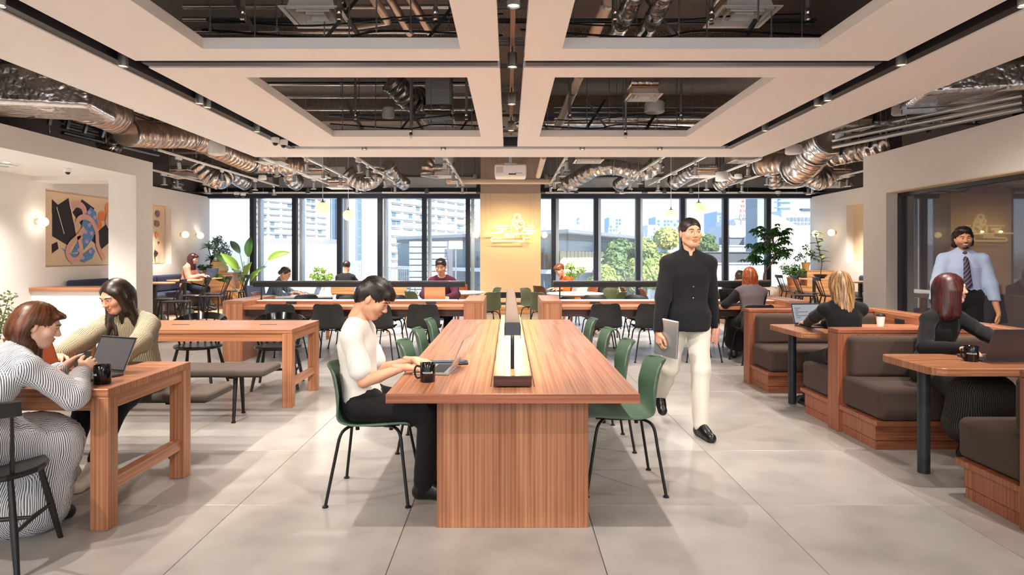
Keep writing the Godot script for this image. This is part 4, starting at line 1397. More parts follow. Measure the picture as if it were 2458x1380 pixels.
	for k in 3:
		pipe("foil jacketed pipe across the far left opening, %s from the bottom" % ORD[k], [px(640, 262 - 30 * k, 10.0), px(1150, 262 - 30 * k, 10.0)], 0.026, M.foil)
		pipe("foil jacketed pipe across the far right opening, %s from the bottom" % ORD[k], [px(1330, 282 - 12 * k, 10.0), px(1760, 282 - 12 * k, 10.0)], 0.03, M.foil)
		pipe("foil jacketed pipe across the near left opening, %s from the bottom" % ORD[k], [px(440, 76 - 30 * k, 6.4), px(1120, 76 - 30 * k, 6.4)], 0.024, M.foil)
		pipe("steel pipe over the right corridor wall, %s from the bottom" % ORD[k], [px(2000, 352 - 16 * k, 9.0), px(2458, 260 - 16 * k, 6.4)], 0.03, M.steel)
		pipe("dark pipe over the alcove lintel, %s from the bottom" % ORD[k], [px(150, 318 - 14 * k, 8.8), px(380, 372 - 12 * k, 11.6)], 0.028, M.steel_dark)
	# struts, braces and rods in the four openings and at the sides
	var nm := ["near left", "near right", "far left", "far right"]
	var bx := [[-2.2, -0.45], [0.5, 2.25], [-2.2, -0.45], [0.5, 2.25]]
	var bz := [-5.6, -5.6, -9.4, -9.4]
	for k in 4:
		strut("steel channel across the %s ceiling opening, lower" % nm[k], V(bx[k][0] - 0.5, 3.24, bz[k] + 0.4), V(bx[k][1] + 0.5, 3.24, bz[k] + 0.4), 0.05, M.steel)
		strut("steel channel across the %s ceiling opening, upper" % nm[k], V(bx[k][0] - 0.5, 3.55, bz[k]), V(bx[k][1] + 0.5, 3.55, bz[k]), 0.05)
		for j in 4:
			var x0: float = lerpf(bx[k][0], bx[k][1], (j + 0.3) / 4.0)
			var s := 1.0 if j % 2 else -1.0
			strut("diagonal steel brace in the %s ceiling opening, %s from the left" % [nm[k], ORD[j]], V(x0, 3.2, bz[k] + 0.3), V(x0 + s * 0.35, 3.74, bz[k] + 0.15), 0.045, M.steel_dark if j % 2 else M.steel)
		for j in 9:
			rod("thin hanger rod in the %s ceiling opening, %s from the left" % [nm[k], ORD[j]], V(lerpf(bx[k][0] - 0.2, bx[k][1] + 0.2, j / 8.0), 3.22, bz[k] + rng.randf_range(0.1, 0.9)))
		cable("upper black cable sagging across the %s ceiling opening" % nm[k], [V(bx[k][0] - 0.3, 3.5, bz[k] + 0.1), V(bx[k][0] + 0.5, 3.42, bz[k] + 0.2), V(bx[k][1] - 0.4, 3.5, bz[k] + 0.2), V(bx[k][1] + 0.4, 3.6, bz[k])], 0.008)
		cable("lower black cable sagging across the %s ceiling opening" % nm[k], [V(bx[k][0] - 0.4, 3.35, bz[k] + 0.3), V(bx[k][0] + 0.7, 3.28, bz[k] + 0.3), V(bx[k][1] - 0.6, 3.34, bz[k] + 0.3), V(bx[k][1] + 0.4, 3.3, bz[k] + 0.3)], 0.010)
		for j in 3:
			sprinkler("sprinkler drop in the %s ceiling opening, %s from the left" % [nm[k], ORD[j]], V(lerpf(bx[k][0] + 0.2, bx[k][1] - 0.1, j / 2.0) + 0.1 * (k % 2), 2.99 if (j == 1 and k > 1) else 3.2, bz[k] + (1.25 if k > 1 else 0.9)))
	can_speaker("round white speaker in the far left ceiling opening", px(932, 282, 9.0), 0.09, 0.14)
	can_speaker("large round white speaker in the far right ceiling opening", px(1571, 270, 8.6), 0.14, 0.15)
	can_speaker("white cone speaker under the left ring edge", px(520, 371, 9.6), 0.125, 0.2)
	can_speaker("white cone speaker behind the right ring edge", px(1905, 369, 9.6), 0.125, 0.13)
	can_speaker("white speaker beside the steel frame on the right", px(2160, 275, 8.2), 0.1, 0.12)
	can_speaker("white speaker over the second left window", px(630, 431, 13.4), 0.085, 0.09)
	can_speaker("white speaker over the fifth right window", px(1772, 428, 13.4), 0.085, 0.09)
	can_speaker("white cone speaker over the fourth right window", px(1733, 434, 12.6), 0.13, 0.18)
	# steel frame and slotted tray on the right
	var o := thing("steel_trapeze", "grey bolted steel frame below the foil trunk on the right", "steel frame", px(2303, 268, 7.3), -0.25)
	put(o, "lower_rail", MB.new().span(V(-0.6, 0, -0.02), V(0.6, 0.06, 0.02), 0.003), M.steel)
	for s in [-0.58, 0.58]:
		put(o, "post", MB.new().span(V(s - 0.03, 0.06, -0.02), V(s + 0.03, 0.36, 0.02), 0.003), M.steel)
	for k in 6:
		put(o, "bolt", MB.new().cyl(V(-0.5 + 0.2 * k, 0.03, 0.02), V(-0.5 + 0.2 * k, 0.03, 0.035), 0.012, 6), M.chrome)
	o = thing("cable_tray", "slotted galvanized cable tray over the corridor wall", "cable tray", px(2225, 298, 8.0), -0.05)
	for k in 13:
		put(o, "rung", MB.new().span(V(-0.62 + 0.1 * k, 0, -0.02), V(-0.62 + 0.1 * k + 0.03, 0.03, 0.02)), M.steel)
	for y in [-0.012, 0.03]:
		put(o, "side_rail", MB.new().span(V(-0.65, y, -0.022), V(0.65, y + 0.012, 0.022)), M.steel)
	for k in 5:
		strut("dark diagonal strut above the alcove lintel, %s from the left" % ORD[k], px(120 + 42 * k, 300 + 10 * k, 8.2 + 0.4 * k), px(150 + 50 * k, 250 + 14 * k, 8.2 + 0.4 * k) * V(1, 0, 1) + V(0, 4.19, 0), 0.05, M.steel_dark)
		strut("dark diagonal strut above the corridor wall, %s from the left" % ORD[k], px(2020 + 70 * k, 372 - 18 * k, 9.6 - 0.4 * k), px(2050 + 72 * k, 315 - 14 * k, 9.6 - 0.4 * k) * V(1, 0, 1) + V(0, 4.19, 0), 0.05, M.steel_dark)
		rod("hanger rod over the alcove lintel, %s from the left" % ORD[k], V(-6.4 + 0.3 * k, 3.05, -7.6 - 0.7 * k))
		rod("hanger rod over the corridor wall, %s from the left" % ORD[k], V(5.2 - 0.1 * k, 3.05, -9.8 + 0.7 * k))
	strut("wide grey steel column left of the foil hose", px(146, 280, 7.4), px(146, 160, 7.4) * V(1, 0, 1) + V(0, 3.69, 0), 0.11, M.steel_dark)
	# cross members seen up the middle slot
	for k in 6:
		strut("steel cross channel above the middle slot, %s from the camera" % ORD[k], V(-0.35, 3.45 + 0.03 * (k % 2), -4.3 - 0.8 * k), V(0.42, 3.45 + 0.03 * (k % 2), -4.3 - 0.8 * k), 0.06, M.steel)
	for k in 3:
		var p := thing("recessed_downlight", "round recessed downlight inside the meeting room, %s from the camera" % ORD[k], "downlight", V(7.4, 2.59, -3.0 - 2.2 * k), 0, "meeting room downlights")
		put(p, "bezel", MB.new().lathe([Vector2(0.04, 0.002), Vector2(0.055, 0.0), Vector2(0.055, 0.008)], 18), M.white_metal)
		put(p, "lens", MB.new().lathe([Vector2(0, 0.003), Vector2(0.04, 0.003), Vector2(0.04, 0.006)], 16), M.lens)
		spot(p, V(0, -0.01, 0), V(0, -2, 0), 5.0, 70.0, SOFT, 0.04, 0.8)
	for s in [-1.0, 1.0]:
		slot_spot("small spotlight %s of the projector aimed at the neon pier" % ("left" if s < 0 else "right"), V(0.04 + s * 0.75, 3.02, -13.2), 3.6, V(-s * 0.5, 0.9, -2.2), 0.038, Color(1.0, 0.86, 0.68), 40.0, 1.17)
	# white tracks with spotlights between ring and windows
	light_rail("nearest the left wall", -6.95, 3.08, -10.6, -15.0, [-11.4, -12.6, -13.1, -14.3, -14.5], [2])
	light_rail("second from the left wall", -5.6, 3.1, -10.0, -15.2, [-10.6, -12.2, -13.8, -14.9], [1, 2])
	light_rail("third from the left wall", -4.25, 3.1, -10.8, -15.2, [-11.4, -12.4, -13.6], [1])
	light_rail("fourth from the left wall", -3.5, 3.1, -10.4, -15.0, [-10.8, -11.8, -13.0, -14.4], [2])
	light_rail("fifth from the left wall", -2.62, 3.1, -10.4, -15.1, [-10.9, -11.6, -12.3, -13.2, -14.4], [1, 3])
	light_rail("left of the projector", -1.08, 3.1, -10.3, -15.0, [-10.6, -11.3, -12.2, -13.2, -14.6], [1])
	light_rail("right of the projector", 0.98, 3.1, -10.3, -15.0, [-10.6, -11.4, -12.4, -13.4, -14.6], [1])
	light_rail("fifth from the right wall", 2.65, 3.1, -10.4, -15.1, [-10.9, -11.7, -12.6, -13.6, -14.6], [1, 3])
	light_rail("fourth from the right wall", 3.35, 3.1, -10.4, -15.0, [-11.2, -12.6, -14.0], [1])
	light_rail("third from the right wall", 4.37, 3.1, -10.8, -15.2, [-11.4, -12.6, -13.8], [1])
	light_rail("second from the right wall", 5.3, 3.1, -11.0, -15.2, [-11.6, -12.8, -14.2], [1])
	light_rail("nearest the right wall", 7.0, 3.08, -11.0, -15.0, [-11.8, -12.9, -13.2, -14.4, -14.6], [2])
	# small spots right under the window head
	var ws := [[-6.3, "first left"], [-4.9, "third left"], [-3.7, "fourth left"], [-2.0, "fifth left"], [1.65, "second right"], [2.65, "third right"], [3.8, "fourth right"], [4.45, "fifth right"], [5.25, "sixth right"]]
	for a in ws:
		var q := thing("window_spotlight", "small grey spotlight at the head of the %s window" % a[1], "spotlight", V(a[0], 2.93, -15.25), 0, "small spotlights at the window head")
		put(q, "can", MB.new().lathe([Vector2(0.03, 0), Vector2(0.055, 0.004), Vector2(0.038, 0.12), Vector2(0.03, 0.13), Vector2(0, 0.13)], 14), M.steel)
		put(q, "stem", MB.new().cyl(V(0, 0.13, 0), V(0, 0.2, 0), 0.008, 6), M.steel)
	dome_camera("white dome camera at the head of the first left window, left one", V(-6.62, 2.9, -15.2), 0.065)
	dome_camera("white dome camera at the head of the first left window, right one", V(-6.46, 2.88, -15.2), 0.065)
	dome_camera("white dome camera at the head of the sixth right window", V(6.55, 2.92, -15.2), 0.06)
	# projector and screen case in front of the pier
	o = thing("projector", "white projector hanging in front of the neon pier", "projector", V(0.03, 2.72, -10.4))
	put(o, "housing", MB.new().rbox(V(0, 0.1, 0), V(0.52, 0.20, 0.42), 0.03, 3), M.white_plastic)
	put(o, "vent_grille", MB.new().span(V(-0.235, 0.06, 0.207), V(-0.12, 0.16, 0.213)), M.grey_top)
	put(o, "socket_row", MB.new().span(V(-0.03, 0.03, 0.207), V(0.09, 0.05, 0.213)), M.key_black)
	for k in 5:
		put(o, "socket", MB.new().span(V(0.08 + 0.025 * k, 0.05, 0.208), V(0.092 + 0.025 * k, 0.062, 0.214)), M.key_black)
	put(o, "mount_plate", MB.new().span(V(-0.1, 0.2, -0.1), V(0.1, 0.24, 0.1), 0.005), M.white_metal)
	put(o, "mount_pole", MB.new().cyl(V(0, 0.24, 0), V(0, 1.45, 0), 0.025, 12), M.white_metal)
	o = thing("screen_case", "long cream projection screen case across the neon pier", "screen case", V(0.06, 3.1, -14.6))
	put(o, "case_tube", MB.new().rbox(V(0, 0.06, 0), V(3.05, 0.13, 0.13), 0.05, 3), M.pipe_cream)
	for s in [-1.0, 1.0]:
		put(o, "hanger_rod", MB.new().cyl(V(s * 1.3, 0.12, 0), V(s * 1.3, 1.08, 0), 0.007, 6), M.steel)

# ---------------------------------------------------------------- the city outside the windows
func block(called: String, label: String, r: Array, d: float, depth: float, m: Material, low := -18.0) -> Node3D:
	# a building mass whose front fills the sight lines r = [x0, y0, x1, y1] at distance d
	var a := px(r[0], r[3], d)
	var b := px(r[2], r[1], d)
	var o := thing(called, label, "building", V((a.x + b.x) / 2, 0, -d))
	var h := (b.x - a.x) / 2
	put(o, "wall", MB.new().span(V(-h, low, 0), V(h, b.y, -depth)), m)
	return o

func window_grid(o: Node3D, x0: float, y0: float, x1: float, y1: float, nx: int, ny: int, m: Array, fill := 0.7) -> void:
	var w := (x1 - x0) / nx
	var h := (y1 - y0) / ny
	var q := MB.new().span(V(-w * fill / 2, -h * fill / 2, 0), V(w * fill / 2, h * fill / 2, 0.12)).mesh()
	for i in nx:
		for j in ny:
			var p := put(o, "window", q, m[rng.randi() % m.size()])
			p.position = V(x0 + w * (i + 0.5), y0 + h * (j + 0.5), 0.02)

func hotel(label: String, at: Vector3, dir: Vector2, rows: int, bays: int, bay: float, floor_h: float, y0: float) -> void:
	var o := thing("hotel_block", label, "building", at, atan2(dir.y, dir.x))
	var len := bay * bays
	put(o, "wall", MB.new().span(V(-3, -20, -0.3), V(len + 2, y0 + rows * floor_h + 3, -14)), M.city_white)
	var win := MB.new().span(V(-1.15, 0, 0), V(1.15, 1.75, 0.08)).mesh()
	var led := MB.new().span(V(-2.75, 0, 0), V(2.75, 0.28, 0.55)).mesh()
	var sill := MB.new().span(V(-2.6, 0, 0), V(2.6, 0.14, 0.3)).mesh()
	var gl := [M.city_curtain, M.city_curtain, M.city_curtain, M.city_curtain2, M.city_glass, M.city_green]
	for r in rows:
		put(o, "floor_band", MB.new().span(V(-3, y0 + r * floor_h - 0.32, -0.3), V(len + 2, y0 + r * floor_h - 0.18, 0.12)), M.city_band)
		for b in bays:
			for s in [-1.0, 1.0]:
				var p := put(o, "window", win, gl[rng.randi() % gl.size()])
				p.position = V(b * bay + bay / 2 + s * 1.3, y0 + r * floor_h + 0.45, -0.28)
			var q := put(o, "lintel", led, M.city_band)
			q.position = V(b * bay + bay / 2, y0 + r * floor_h + 2.2, -0.3)
			q = put(o, "window_sill", sill, M.city_white)
			q.position = V(b * bay + bay / 2, y0 + r * floor_h + 0.3, -0.3)
			q = put(o, "pilaster", MB.new().span(V(-0.35, 0, 0), V(0.35, floor_h - 0.4, 0.25)), M.city_white)
			q.position = V(b * bay, y0 + r * floor_h, -0.3)

func leaf_blobs(mb: MB, blobs: Array, count: int, size: float) -> void:
	# scattered leaves on the skins of several rounded clumps
	var total := 0.0
	for b in blobs:
		total += b[1] * b[1]
	for b in blobs:
		var n := int(count * b[1] * b[1] / total)
		for k in n:
			var dir := Vector3(rng.randfn(), rng.randfn(), rng.randfn()).normalized()
			var p: Vector3 = b[0] + dir * b[1] * pow(rng.randf(), 0.22) * (b[2] if b.size() > 2 else V(1, 0.85, 1))
			var nn := (dir + Vector3(rng.randfn(), rng.randfn() + 0.5, rng.randfn()) * 0.5).normalized()
			var t := nn.cross(Vector3(rng.randfn(), rng.randfn(), rng.randfn())).normalized()
			var bt := nn.cross(t)
			var s := size * rng.randf_range(0.6, 1.3)
			var f := mb.v.size()
			mb.vert(p - t * s * 0.5, nn)
			mb.vert(p + bt * s * 0.28, nn)
			mb.vert(p + t * s * 0.5, nn)
			mb.vert(p - bt * s * 0.28, nn)
			mb.tri(f, f + 2, f + 1)
			mb.tri(f, f + 3, f + 2)

func city_tree(label: String, x: float, ytop: float, ybot: float, halfw: float, d: float, m: Material) -> void:
	var top := px(x, ytop, d)
	var bot := px(x, ybot, d)
	var r := halfw * d / 1500.0
	var o := thing("garden_tree", label, "tree", V(top.x, -16, -d), 0, "trees in the garden outside")
	var h := top.y - bot.y
	var blobs := [[V(0, bot.y + 16 + h * 0.3, 0), r * 0.95], [V(0, bot.y + 16 + h * 0.75, 0), r * 0.6]]
	for k in 9:
		var a := TAU * k / 9.0
		blobs.append([V(cos(a) * r * 0.6, bot.y + 16 + h * rng.randf_range(0.1, 0.72), sin(a) * r * 0.5), r * rng.randf_range(0.3, 0.5)])
	var mb := MB.new()
	leaf_blobs(mb, blobs, 9000, 0.008 * d)
	put(o, "foliage", mb, m)
	var c := MB.new()
	for b in blobs:
		c.ball(b[0], V(1, 0.85, 1) * b[1] * 0.62, 10)
	put(o, "inner_foliage", c, m)
	put(o, "trunk", MB.new().cyl(V(0, 0, 0), V(0, bot.y + 16 + h * 0.4, 0), 0.4, 8, 0.2), M.bark)

func outside() -> void:
	mat("city_white", Color8(240, 240, 238), 0.9)
	mat("city_curtain", Color8(206, 212, 216), 0.7)
	mat("city_curtain2", Color8(176, 188, 192), 0.7)
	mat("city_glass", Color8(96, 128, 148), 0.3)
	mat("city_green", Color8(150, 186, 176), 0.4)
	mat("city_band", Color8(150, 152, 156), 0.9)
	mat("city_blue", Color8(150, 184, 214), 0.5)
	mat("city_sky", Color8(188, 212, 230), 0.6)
	mat("city_grey", Color8(150, 164, 178), 0.85)
	mat("city_mid", Color8(118, 126, 138), 0.85)
	mat("city_dark", Color8(86, 92, 102), 0.85)
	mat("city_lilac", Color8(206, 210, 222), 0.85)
	mat("roof_metal", Color8(148, 156, 166), 0.5, 0.3)
	mat("roof_dark", Color8(74, 84, 98), 0.6)
	mat("teal_glass", Color8(70, 116, 136), 0.12, 0.2)
	mat("copper_panel", Color8(134, 92, 76), 0.6)
	mat("cream_panel", Color8(232, 212, 170), 0.7)
	mat("tree_a", Color8(150, 170, 104), 0.8)
	mat("tree_b", Color8(104, 134, 92), 0.8)
	mat("tree_c", Color8(184, 188, 118), 0.8)
	for k in ["tree_a", "tree_b", "tree_c"]:
		M[k].backlight_enabled = true
		M[k].backlight = M[k].albedo_color * 0.5
	var g := setting("city_ground")
	put(g, "paving", MB.new().span(V(-400, -20, -17), V(400, -18, -700)), M.city_grey)
	# left: tower edge, hotel, roof band, walls
	block("side_tower", "pale lilac tower edge beside the left wall", [498, 300, 536, 0, 0], 200.0, 20, M.city_lilac).get_child(0)
	hotel("white hotel with rows of paired windows behind the left panes", px(545, 612, 272) + V(0, 0, 0), Vector2(0.568, 0.823), 9, 9, 6.8, 3.0, 4.2)
	var o := block("low_annex", "blue-grey annex with thin vertical fins below the left hotel", [560, 573, 786, 600], 130.0, 8, M.city_grey)
	for k in 60:
		put(o, "fin", MB.new().span(V(-9.6 + k * 0.33, -2.2, 0), V(-9.53 + k * 0.33, 4.9, 0.3)), M.city_lilac)
	block("boundary_wall", "blue-grey wall seen behind the left plants", [500, 587, 603, 700], 44.0, 1.0, M.city_grey)
	for k in 4:
		var p := px(541 + 22 * k, 680, 40.0)
		var bl := thing("bollard_light", "slim grey garden bollard outside, %s from the left" % ORD[k], "bollard", V(p.x, p.y - 1.2, p.z), 0, "garden bollards")
		put(bl, "post", MB.new().cyl(V(0, 0, 0), V(0, 2.6, 0), 0.07, 8), M.city_mid)
		put(bl, "head", MB.new().cyl(V(0, 2.6, 0), V(0, 2.75, 0), 0.09, 8), M.city_white)
	o = block("terrace_wall", "bright white terrace wall behind the second and third panes", [606, 586, 806, 700], 46.0, 1.0, M.city_white)
	for k in 7:
		put(o, "wall_panel", MB.new().span(V(-2.2 + k * 0.76, -3.0, 0.0), V(-1.48 + k * 0.76, 0.95, 0.12), 0.02), M.city_white)
	o = block("blue_tower", "light blue tower flank with dark downpipes behind the third pane", [783, 300, 812, 0], 150.0, 10, M.city_sky)
	for x in [-0.3, 0.85]:
		put(o, "downpipe", MB.new().cyl(V(x, -10, 0.15), V(x, 30, 0.15), 0.1, 6), M.city_dark)
	put(o, "dark_panel", MB.new().span(V(-1.3, -1.2, 0), V(-0.8, 2.6, 0.1)), M.city_mid)
	block("white_tower", "narrow bright white tower behind the fourth pane", [826, 300, 861, 0], 140.0, 10, M.city_white)
	o = block("stair_tower", "pale grey tower with horizontal panel joints behind the fourth pane", [860, 300, 918, 0], 138.0, 10, M.city_lilac)
	for k in 16:
		put(o, "panel", MB.new().span(V(-1.9, -4.0 + 1.9 * k, 0), V(2.68, -2.15 + 1.9 * k, 0.12), 0.02), M.city_lilac)
		put(o, "glass_strip", MB.new().span(V(-2.68, -4.0 + 1.9 * k, 0), V(-1.95, -2.2 + 1.9 * k, 0.06)), M.city_glass)
	o = block("mesh_screen", "blue mesh screen behind the man in black", [818, 627, 857, 700], 52.0, 0.4, M.city_blue)
	for k in 12:
		put(o, "wire", MB.new().span(V(-0.68, -2.0 + 0.16 * k, 0), V(0.68, -1.97 + 0.16 * k, 0.03)), M.city_sky)
	o = thing("white_fence", "white grid fence behind the fourth pane", "fence", px(881, 690, 50.0))
	for k in 16:
		put(o, "bar", MB.new().span(V(-0.85 + 0.11 * k, 0, 0), V(-0.81 + 0.11 * k, 2.15, 0.04)), M.city_white)
	for k in 5:
		put(o, "rail", MB.new().span(V(-0.88, 0.2 + 0.45 * k, -0.03), V(0.86, 0.24 + 0.45 * k, 0.0)), M.city_white)
	put(o, "foot", MB.new().span(V(-0.88, -19, -0.04), V(0.86, 0.02, 0.0)), M.city_lilac)
	hotel("white hotel with paired windows left of the neon pier", px(905, 612, 220), Vector2(0.48, 0.876), 11, 9, 7.2, 3.0, -4.6)
	o = thing("picket_fence", "grey upright railing below the right hotel", "fence", px(950, 676, 55.0))
	for k in 14:
		put(o, "bar", MB.new().span(V(-1.1 + 0.17 * k, 0, 0), V(-1.05 + 0.17 * k, 1.25, 0.05)), M.city_mid)
	put(o, "rail", MB.new().span(V(-1.12, 1.2, -0.02), V(1.2, 1.28, 0.06)), M.city_mid)
	put(o, "foot", MB.new().span(V(-1.12, -19, -0.04), V(1.2, 0.02, 0.0)), M.city_green)
	# the low hall with the wide dark roof
	var C := Vector2(5.76, -60.0)
	var Rr := Vector2(27.4, -103.0)
	var Lf := Vector2(-15.5, -86.0)
	o = thing("roofed_hall", "low glass hall under a wide dark flat roof with deep eaves", "building", Vector3.ZERO)
	var far := Rr + Lf - C
	put(o, "roof", MB.new().prism(PackedVector2Array([C, Rr, far, Lf]), 3.55, 3.95, 0.05), M.roof_metal)
	var ins := func(k: float) -> PackedVector2Array:
		var u := (Rr - C).normalized() * k + (Lf - C).normalized() * k
		return PackedVector2Array([C + u, Rr + u * 0.6, far, Lf + u * 0.6])
	put(o, "fascia", MB.new().prism(ins.call(1.2), 3.1, 3.55), M.roof_dark)
	put(o, "glass_clerestory", MB.new().prism(ins.call(3.2), 1.9, 3.1), M.teal_glass)
	put(o, "hall_wall", MB.new().prism(ins.call(3.6), -18.0, 1.9), M.teal_glass)
	put(o, "cornice", MB.new().prism(ins.call(2.4), -0.55, -0.1, 0.03), M.city_white)
	put(o, "roof_box", MB.new().span(V(4.0, 3.95, -68), V(9.0, 4.55, -74), 0.05), M.city_white)
	var u := (Rr - C).normalized()
	var q0 := C + (u + (Lf - C).normalized()) * 3.0
	for k in 26:
		var p := q0 + u * (1.2 + 1.15 * k)
		var f := put(o, "cream_fin", MB.new().span(V(-0.42, -0.05, -0.2), V(0.42, 1.85, 0.2), 0.03), M.cream_panel)
		f.position = V(p.x, 0, p.y)
		f.rotation.y = atan2(-u.y, u.x)
		var rp := C + u * (2.0 + 1.6 * k)
		put(o, "roof_rail_post", MB.new().span(V(rp.x - 0.05 + 0.5, 3.95, rp.y - 1.4), V(rp.x + 0.05 + 0.5, 4.6, rp.y - 1.5)), M.city_band)
	var ul := (Lf - C).normalized()
	for k in 5:
		var p := q0 + ul * (0.8 + 1.1 * k) + u * 0.3
		var f := put(o, "copper_fin", MB.new().span(V(-0.3, -0.05, -0.3), V(0.3, 1.7, 0.3), 0.03), M.copper_panel)
		f.position = V(p.x, 0, p.y)
	for k in 9:
		var p := C + ul * (5.0 + 1.6 * k) + u * 2.6
		put(o, "glazing_post", MB.new().span(V(p.x - 0.06, -6, p.y - 0.06), V(p.x + 0.06, 3.1, p.y + 0.06)), M.city_glass)
	o = block("louvre_block", "grey block clad in horizontal louvres left of the neon pier", [983, 579, 1073, 700], 58.0, 6, M.city_mid)
	for k in 11:
		put(o, "louvre", MB.new().span(V(-1.75, -3.4 + 0.56 * k, 0.0), V(1.75, -2.92 + 0.56 * k, 0.22), 0.03), M.city_grey)
	o = thing("white_sign", "white billboard panel on the glass hall", "sign", px(1094, 598, 57.0))
	put(o, "face", MB.new().span(V(-0.62, 0, 0), V(0.62, 0.75, 0.1), 0.02), M.city_white)
	put(o, "post", MB.new().span(V(-0.06, -18.5, -0.1), V(0.06, 0.0, 0.0)), M.city_mid)
	# hedge just outside the pier windows
	for a in [[1130, "left"], [1302, "right"], [962, "far left"]]:
		var hx := px(a[0], 740, 17.5)
		var hd := thing("garden_grass", "pale feathery shrub outside the window, %s of the pier" % a[1], "shrub", V(hx.x, -0.1, -17.4), 0, "feathery shrubs outside")
		var mb := MB.new()
		leaf_blobs(mb, [[V(0, 0.35, 0), 0.42], [V(0.2, 0.5, 0.1), 0.3], [V(-0.25, 0.45, 0), 0.32]], 900, 0.07)
		put(hd, "leaves", mb, M.leaf_blue)
		put(hd, "planter", MB.new().span(V(-0.5, -0.2, -0.3), V(0.5, 0.12, 0.3), 0.02), M.city_mid)
	var lw := setting("terrace_floor")
	put(lw, "paving", MB.new().span(V(-9, -0.5, -16.1), V(9, -0.3, -20.0)), M.city_lilac)
	lw = setting("rear_terrace_floor")
	put(lw, "paving", MB.new().span(V(-30, -0.5, 4.8), V(30, -0.1, 40.0)), M.city_lilac)
	# trees
	city_tree("dark broad-leaved tree in front of the hall", 1490, 578, 692, 66, 58.0, M.tree_b)
	city_tree("light green tree just right of the dark tree", 1548, 560, 700, 44, 56.0, M.tree_a)
	city_tree("tall yellow-green tree behind the walking man's shoulder", 1600, 530, 700, 52, 60.0, M.tree_c)
	city_tree("green tree right of the walking man's head", 1688, 545, 690, 40, 72.0, M.tree_a)
	city_tree("small bush tree below the dark tree", 1450, 640, 710, 46, 50.0, M.tree_a)
	city_tree("slim pale tree in front of the far towers", 1702, 540, 680, 22, 66.0, M.tree_b)
	# far skyline on the right
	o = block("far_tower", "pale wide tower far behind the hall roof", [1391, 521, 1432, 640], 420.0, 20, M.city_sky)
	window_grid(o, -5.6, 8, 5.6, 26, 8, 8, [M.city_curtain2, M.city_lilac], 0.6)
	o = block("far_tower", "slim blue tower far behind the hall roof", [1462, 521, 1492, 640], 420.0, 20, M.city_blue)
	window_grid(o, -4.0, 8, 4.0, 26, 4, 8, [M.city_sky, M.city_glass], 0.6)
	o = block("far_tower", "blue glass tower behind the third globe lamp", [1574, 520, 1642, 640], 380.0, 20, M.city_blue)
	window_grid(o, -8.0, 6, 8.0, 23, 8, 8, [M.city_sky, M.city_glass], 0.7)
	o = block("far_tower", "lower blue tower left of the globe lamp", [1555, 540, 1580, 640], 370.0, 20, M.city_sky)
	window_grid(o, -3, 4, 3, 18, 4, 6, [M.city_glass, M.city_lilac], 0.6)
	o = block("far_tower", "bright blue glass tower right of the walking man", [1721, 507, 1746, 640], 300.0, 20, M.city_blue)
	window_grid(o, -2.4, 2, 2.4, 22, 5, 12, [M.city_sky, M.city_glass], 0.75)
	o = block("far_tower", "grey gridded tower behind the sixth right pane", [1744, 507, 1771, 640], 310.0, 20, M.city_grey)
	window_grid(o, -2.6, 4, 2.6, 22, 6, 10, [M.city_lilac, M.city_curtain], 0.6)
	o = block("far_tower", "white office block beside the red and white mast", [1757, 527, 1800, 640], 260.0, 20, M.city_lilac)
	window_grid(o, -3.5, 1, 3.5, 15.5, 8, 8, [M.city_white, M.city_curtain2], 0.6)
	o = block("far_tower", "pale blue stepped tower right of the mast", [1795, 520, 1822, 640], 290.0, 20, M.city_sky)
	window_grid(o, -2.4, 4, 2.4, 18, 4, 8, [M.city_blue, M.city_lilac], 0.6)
	# red and white lattice mast
	o = thing("lattice_mast", "red and white lattice mast on the skyline", "mast", px(1783, 528, 255.0))
	mat("mast_red", Color8(214, 120, 112), 0.7)
	for k in 8:
		var w := 1.1 - 0.11 * k
		for s in [V(-1, 0, -1), V(1, 0, -1), V(1, 0, 1), V(-1, 0, 1)]:
			put(o, "mast_leg", MB.new().bar(V(s.x * w, k * 1.0, s.z * w), V(s.x * (w - 0.11), k * 1.0 + 1.0, s.z * (w - 0.11)), 0.22, 0.22), M.mast_red if k % 2 else M.city_white)
		put(o, "deck", MB.new().span(V(-w - 0.35, k * 1.0, -w), V(w + 0.35, k * 1.0 + 0.12, w)), M.mast_red if k % 2 == 0 else M.city_white)
	put(o, "mast_foot", MB.new().span(V(-0.8, -30, -0.8), V(0.8, 0.05, 0.8)), M.city_lilac)
	# nearer roofs on the right
	o = block("flat_roof_house", "grey flat-roofed house with four dark windows", [1740, 541, 1816, 640], 120.0, 10, M.city_lilac)
	for k in 4:
		put(o, "window", MB.new().span(V(-0.75 + 0.95 * k, 3.75, 0), V(-0.05 + 0.95 * k, 4.4, 0.08)), M.city_dark)
	o = block("machine_house", "dark grey rooftop plant room behind the sixth right pane", [1751, 568, 1798, 640], 100.0, 5, M.city_mid)
	put(o, "roof_lip", MB.new().span(V(-1.6, 4.2, 0), V(1.6, 4.36, 0.2)), M.city_grey)
	o = block("machine_house", "bright white box next to the dark plant room", [1797, 567, 1814, 640], 98.0, 5, M.city_white)
	put(o, "roof_lip", MB.new().span(V(-0.6, 4.2, 0), V(0.6, 4.34, 0.2)), M.city_white)
	o = block("parapet", "long pale roof parapet below the plant room", [1690, 590, 1815, 640], 90.0, 4, M.city_lilac)
	put(o, "coping", MB.new().span(V(-3.8, 2.7, 0), V(3.8, 2.86, 0.2)), M.city_white)
	o = block("screen_wall", "dark grey screen wall behind the two women at the desk", [1688, 604, 1815, 700], 62.0, 2, M.city_dark)
	put(o, "coping", MB.new().span(V(-2.65, 1.7, 0), V(2.65, 1.78, 0.15)), M.city_mid)
	o = block("brick_parapet", "white painted brick parapet behind the two women at the desk", [1660, 633, 1838, 720], 40.0, 1, M.city_lilac)
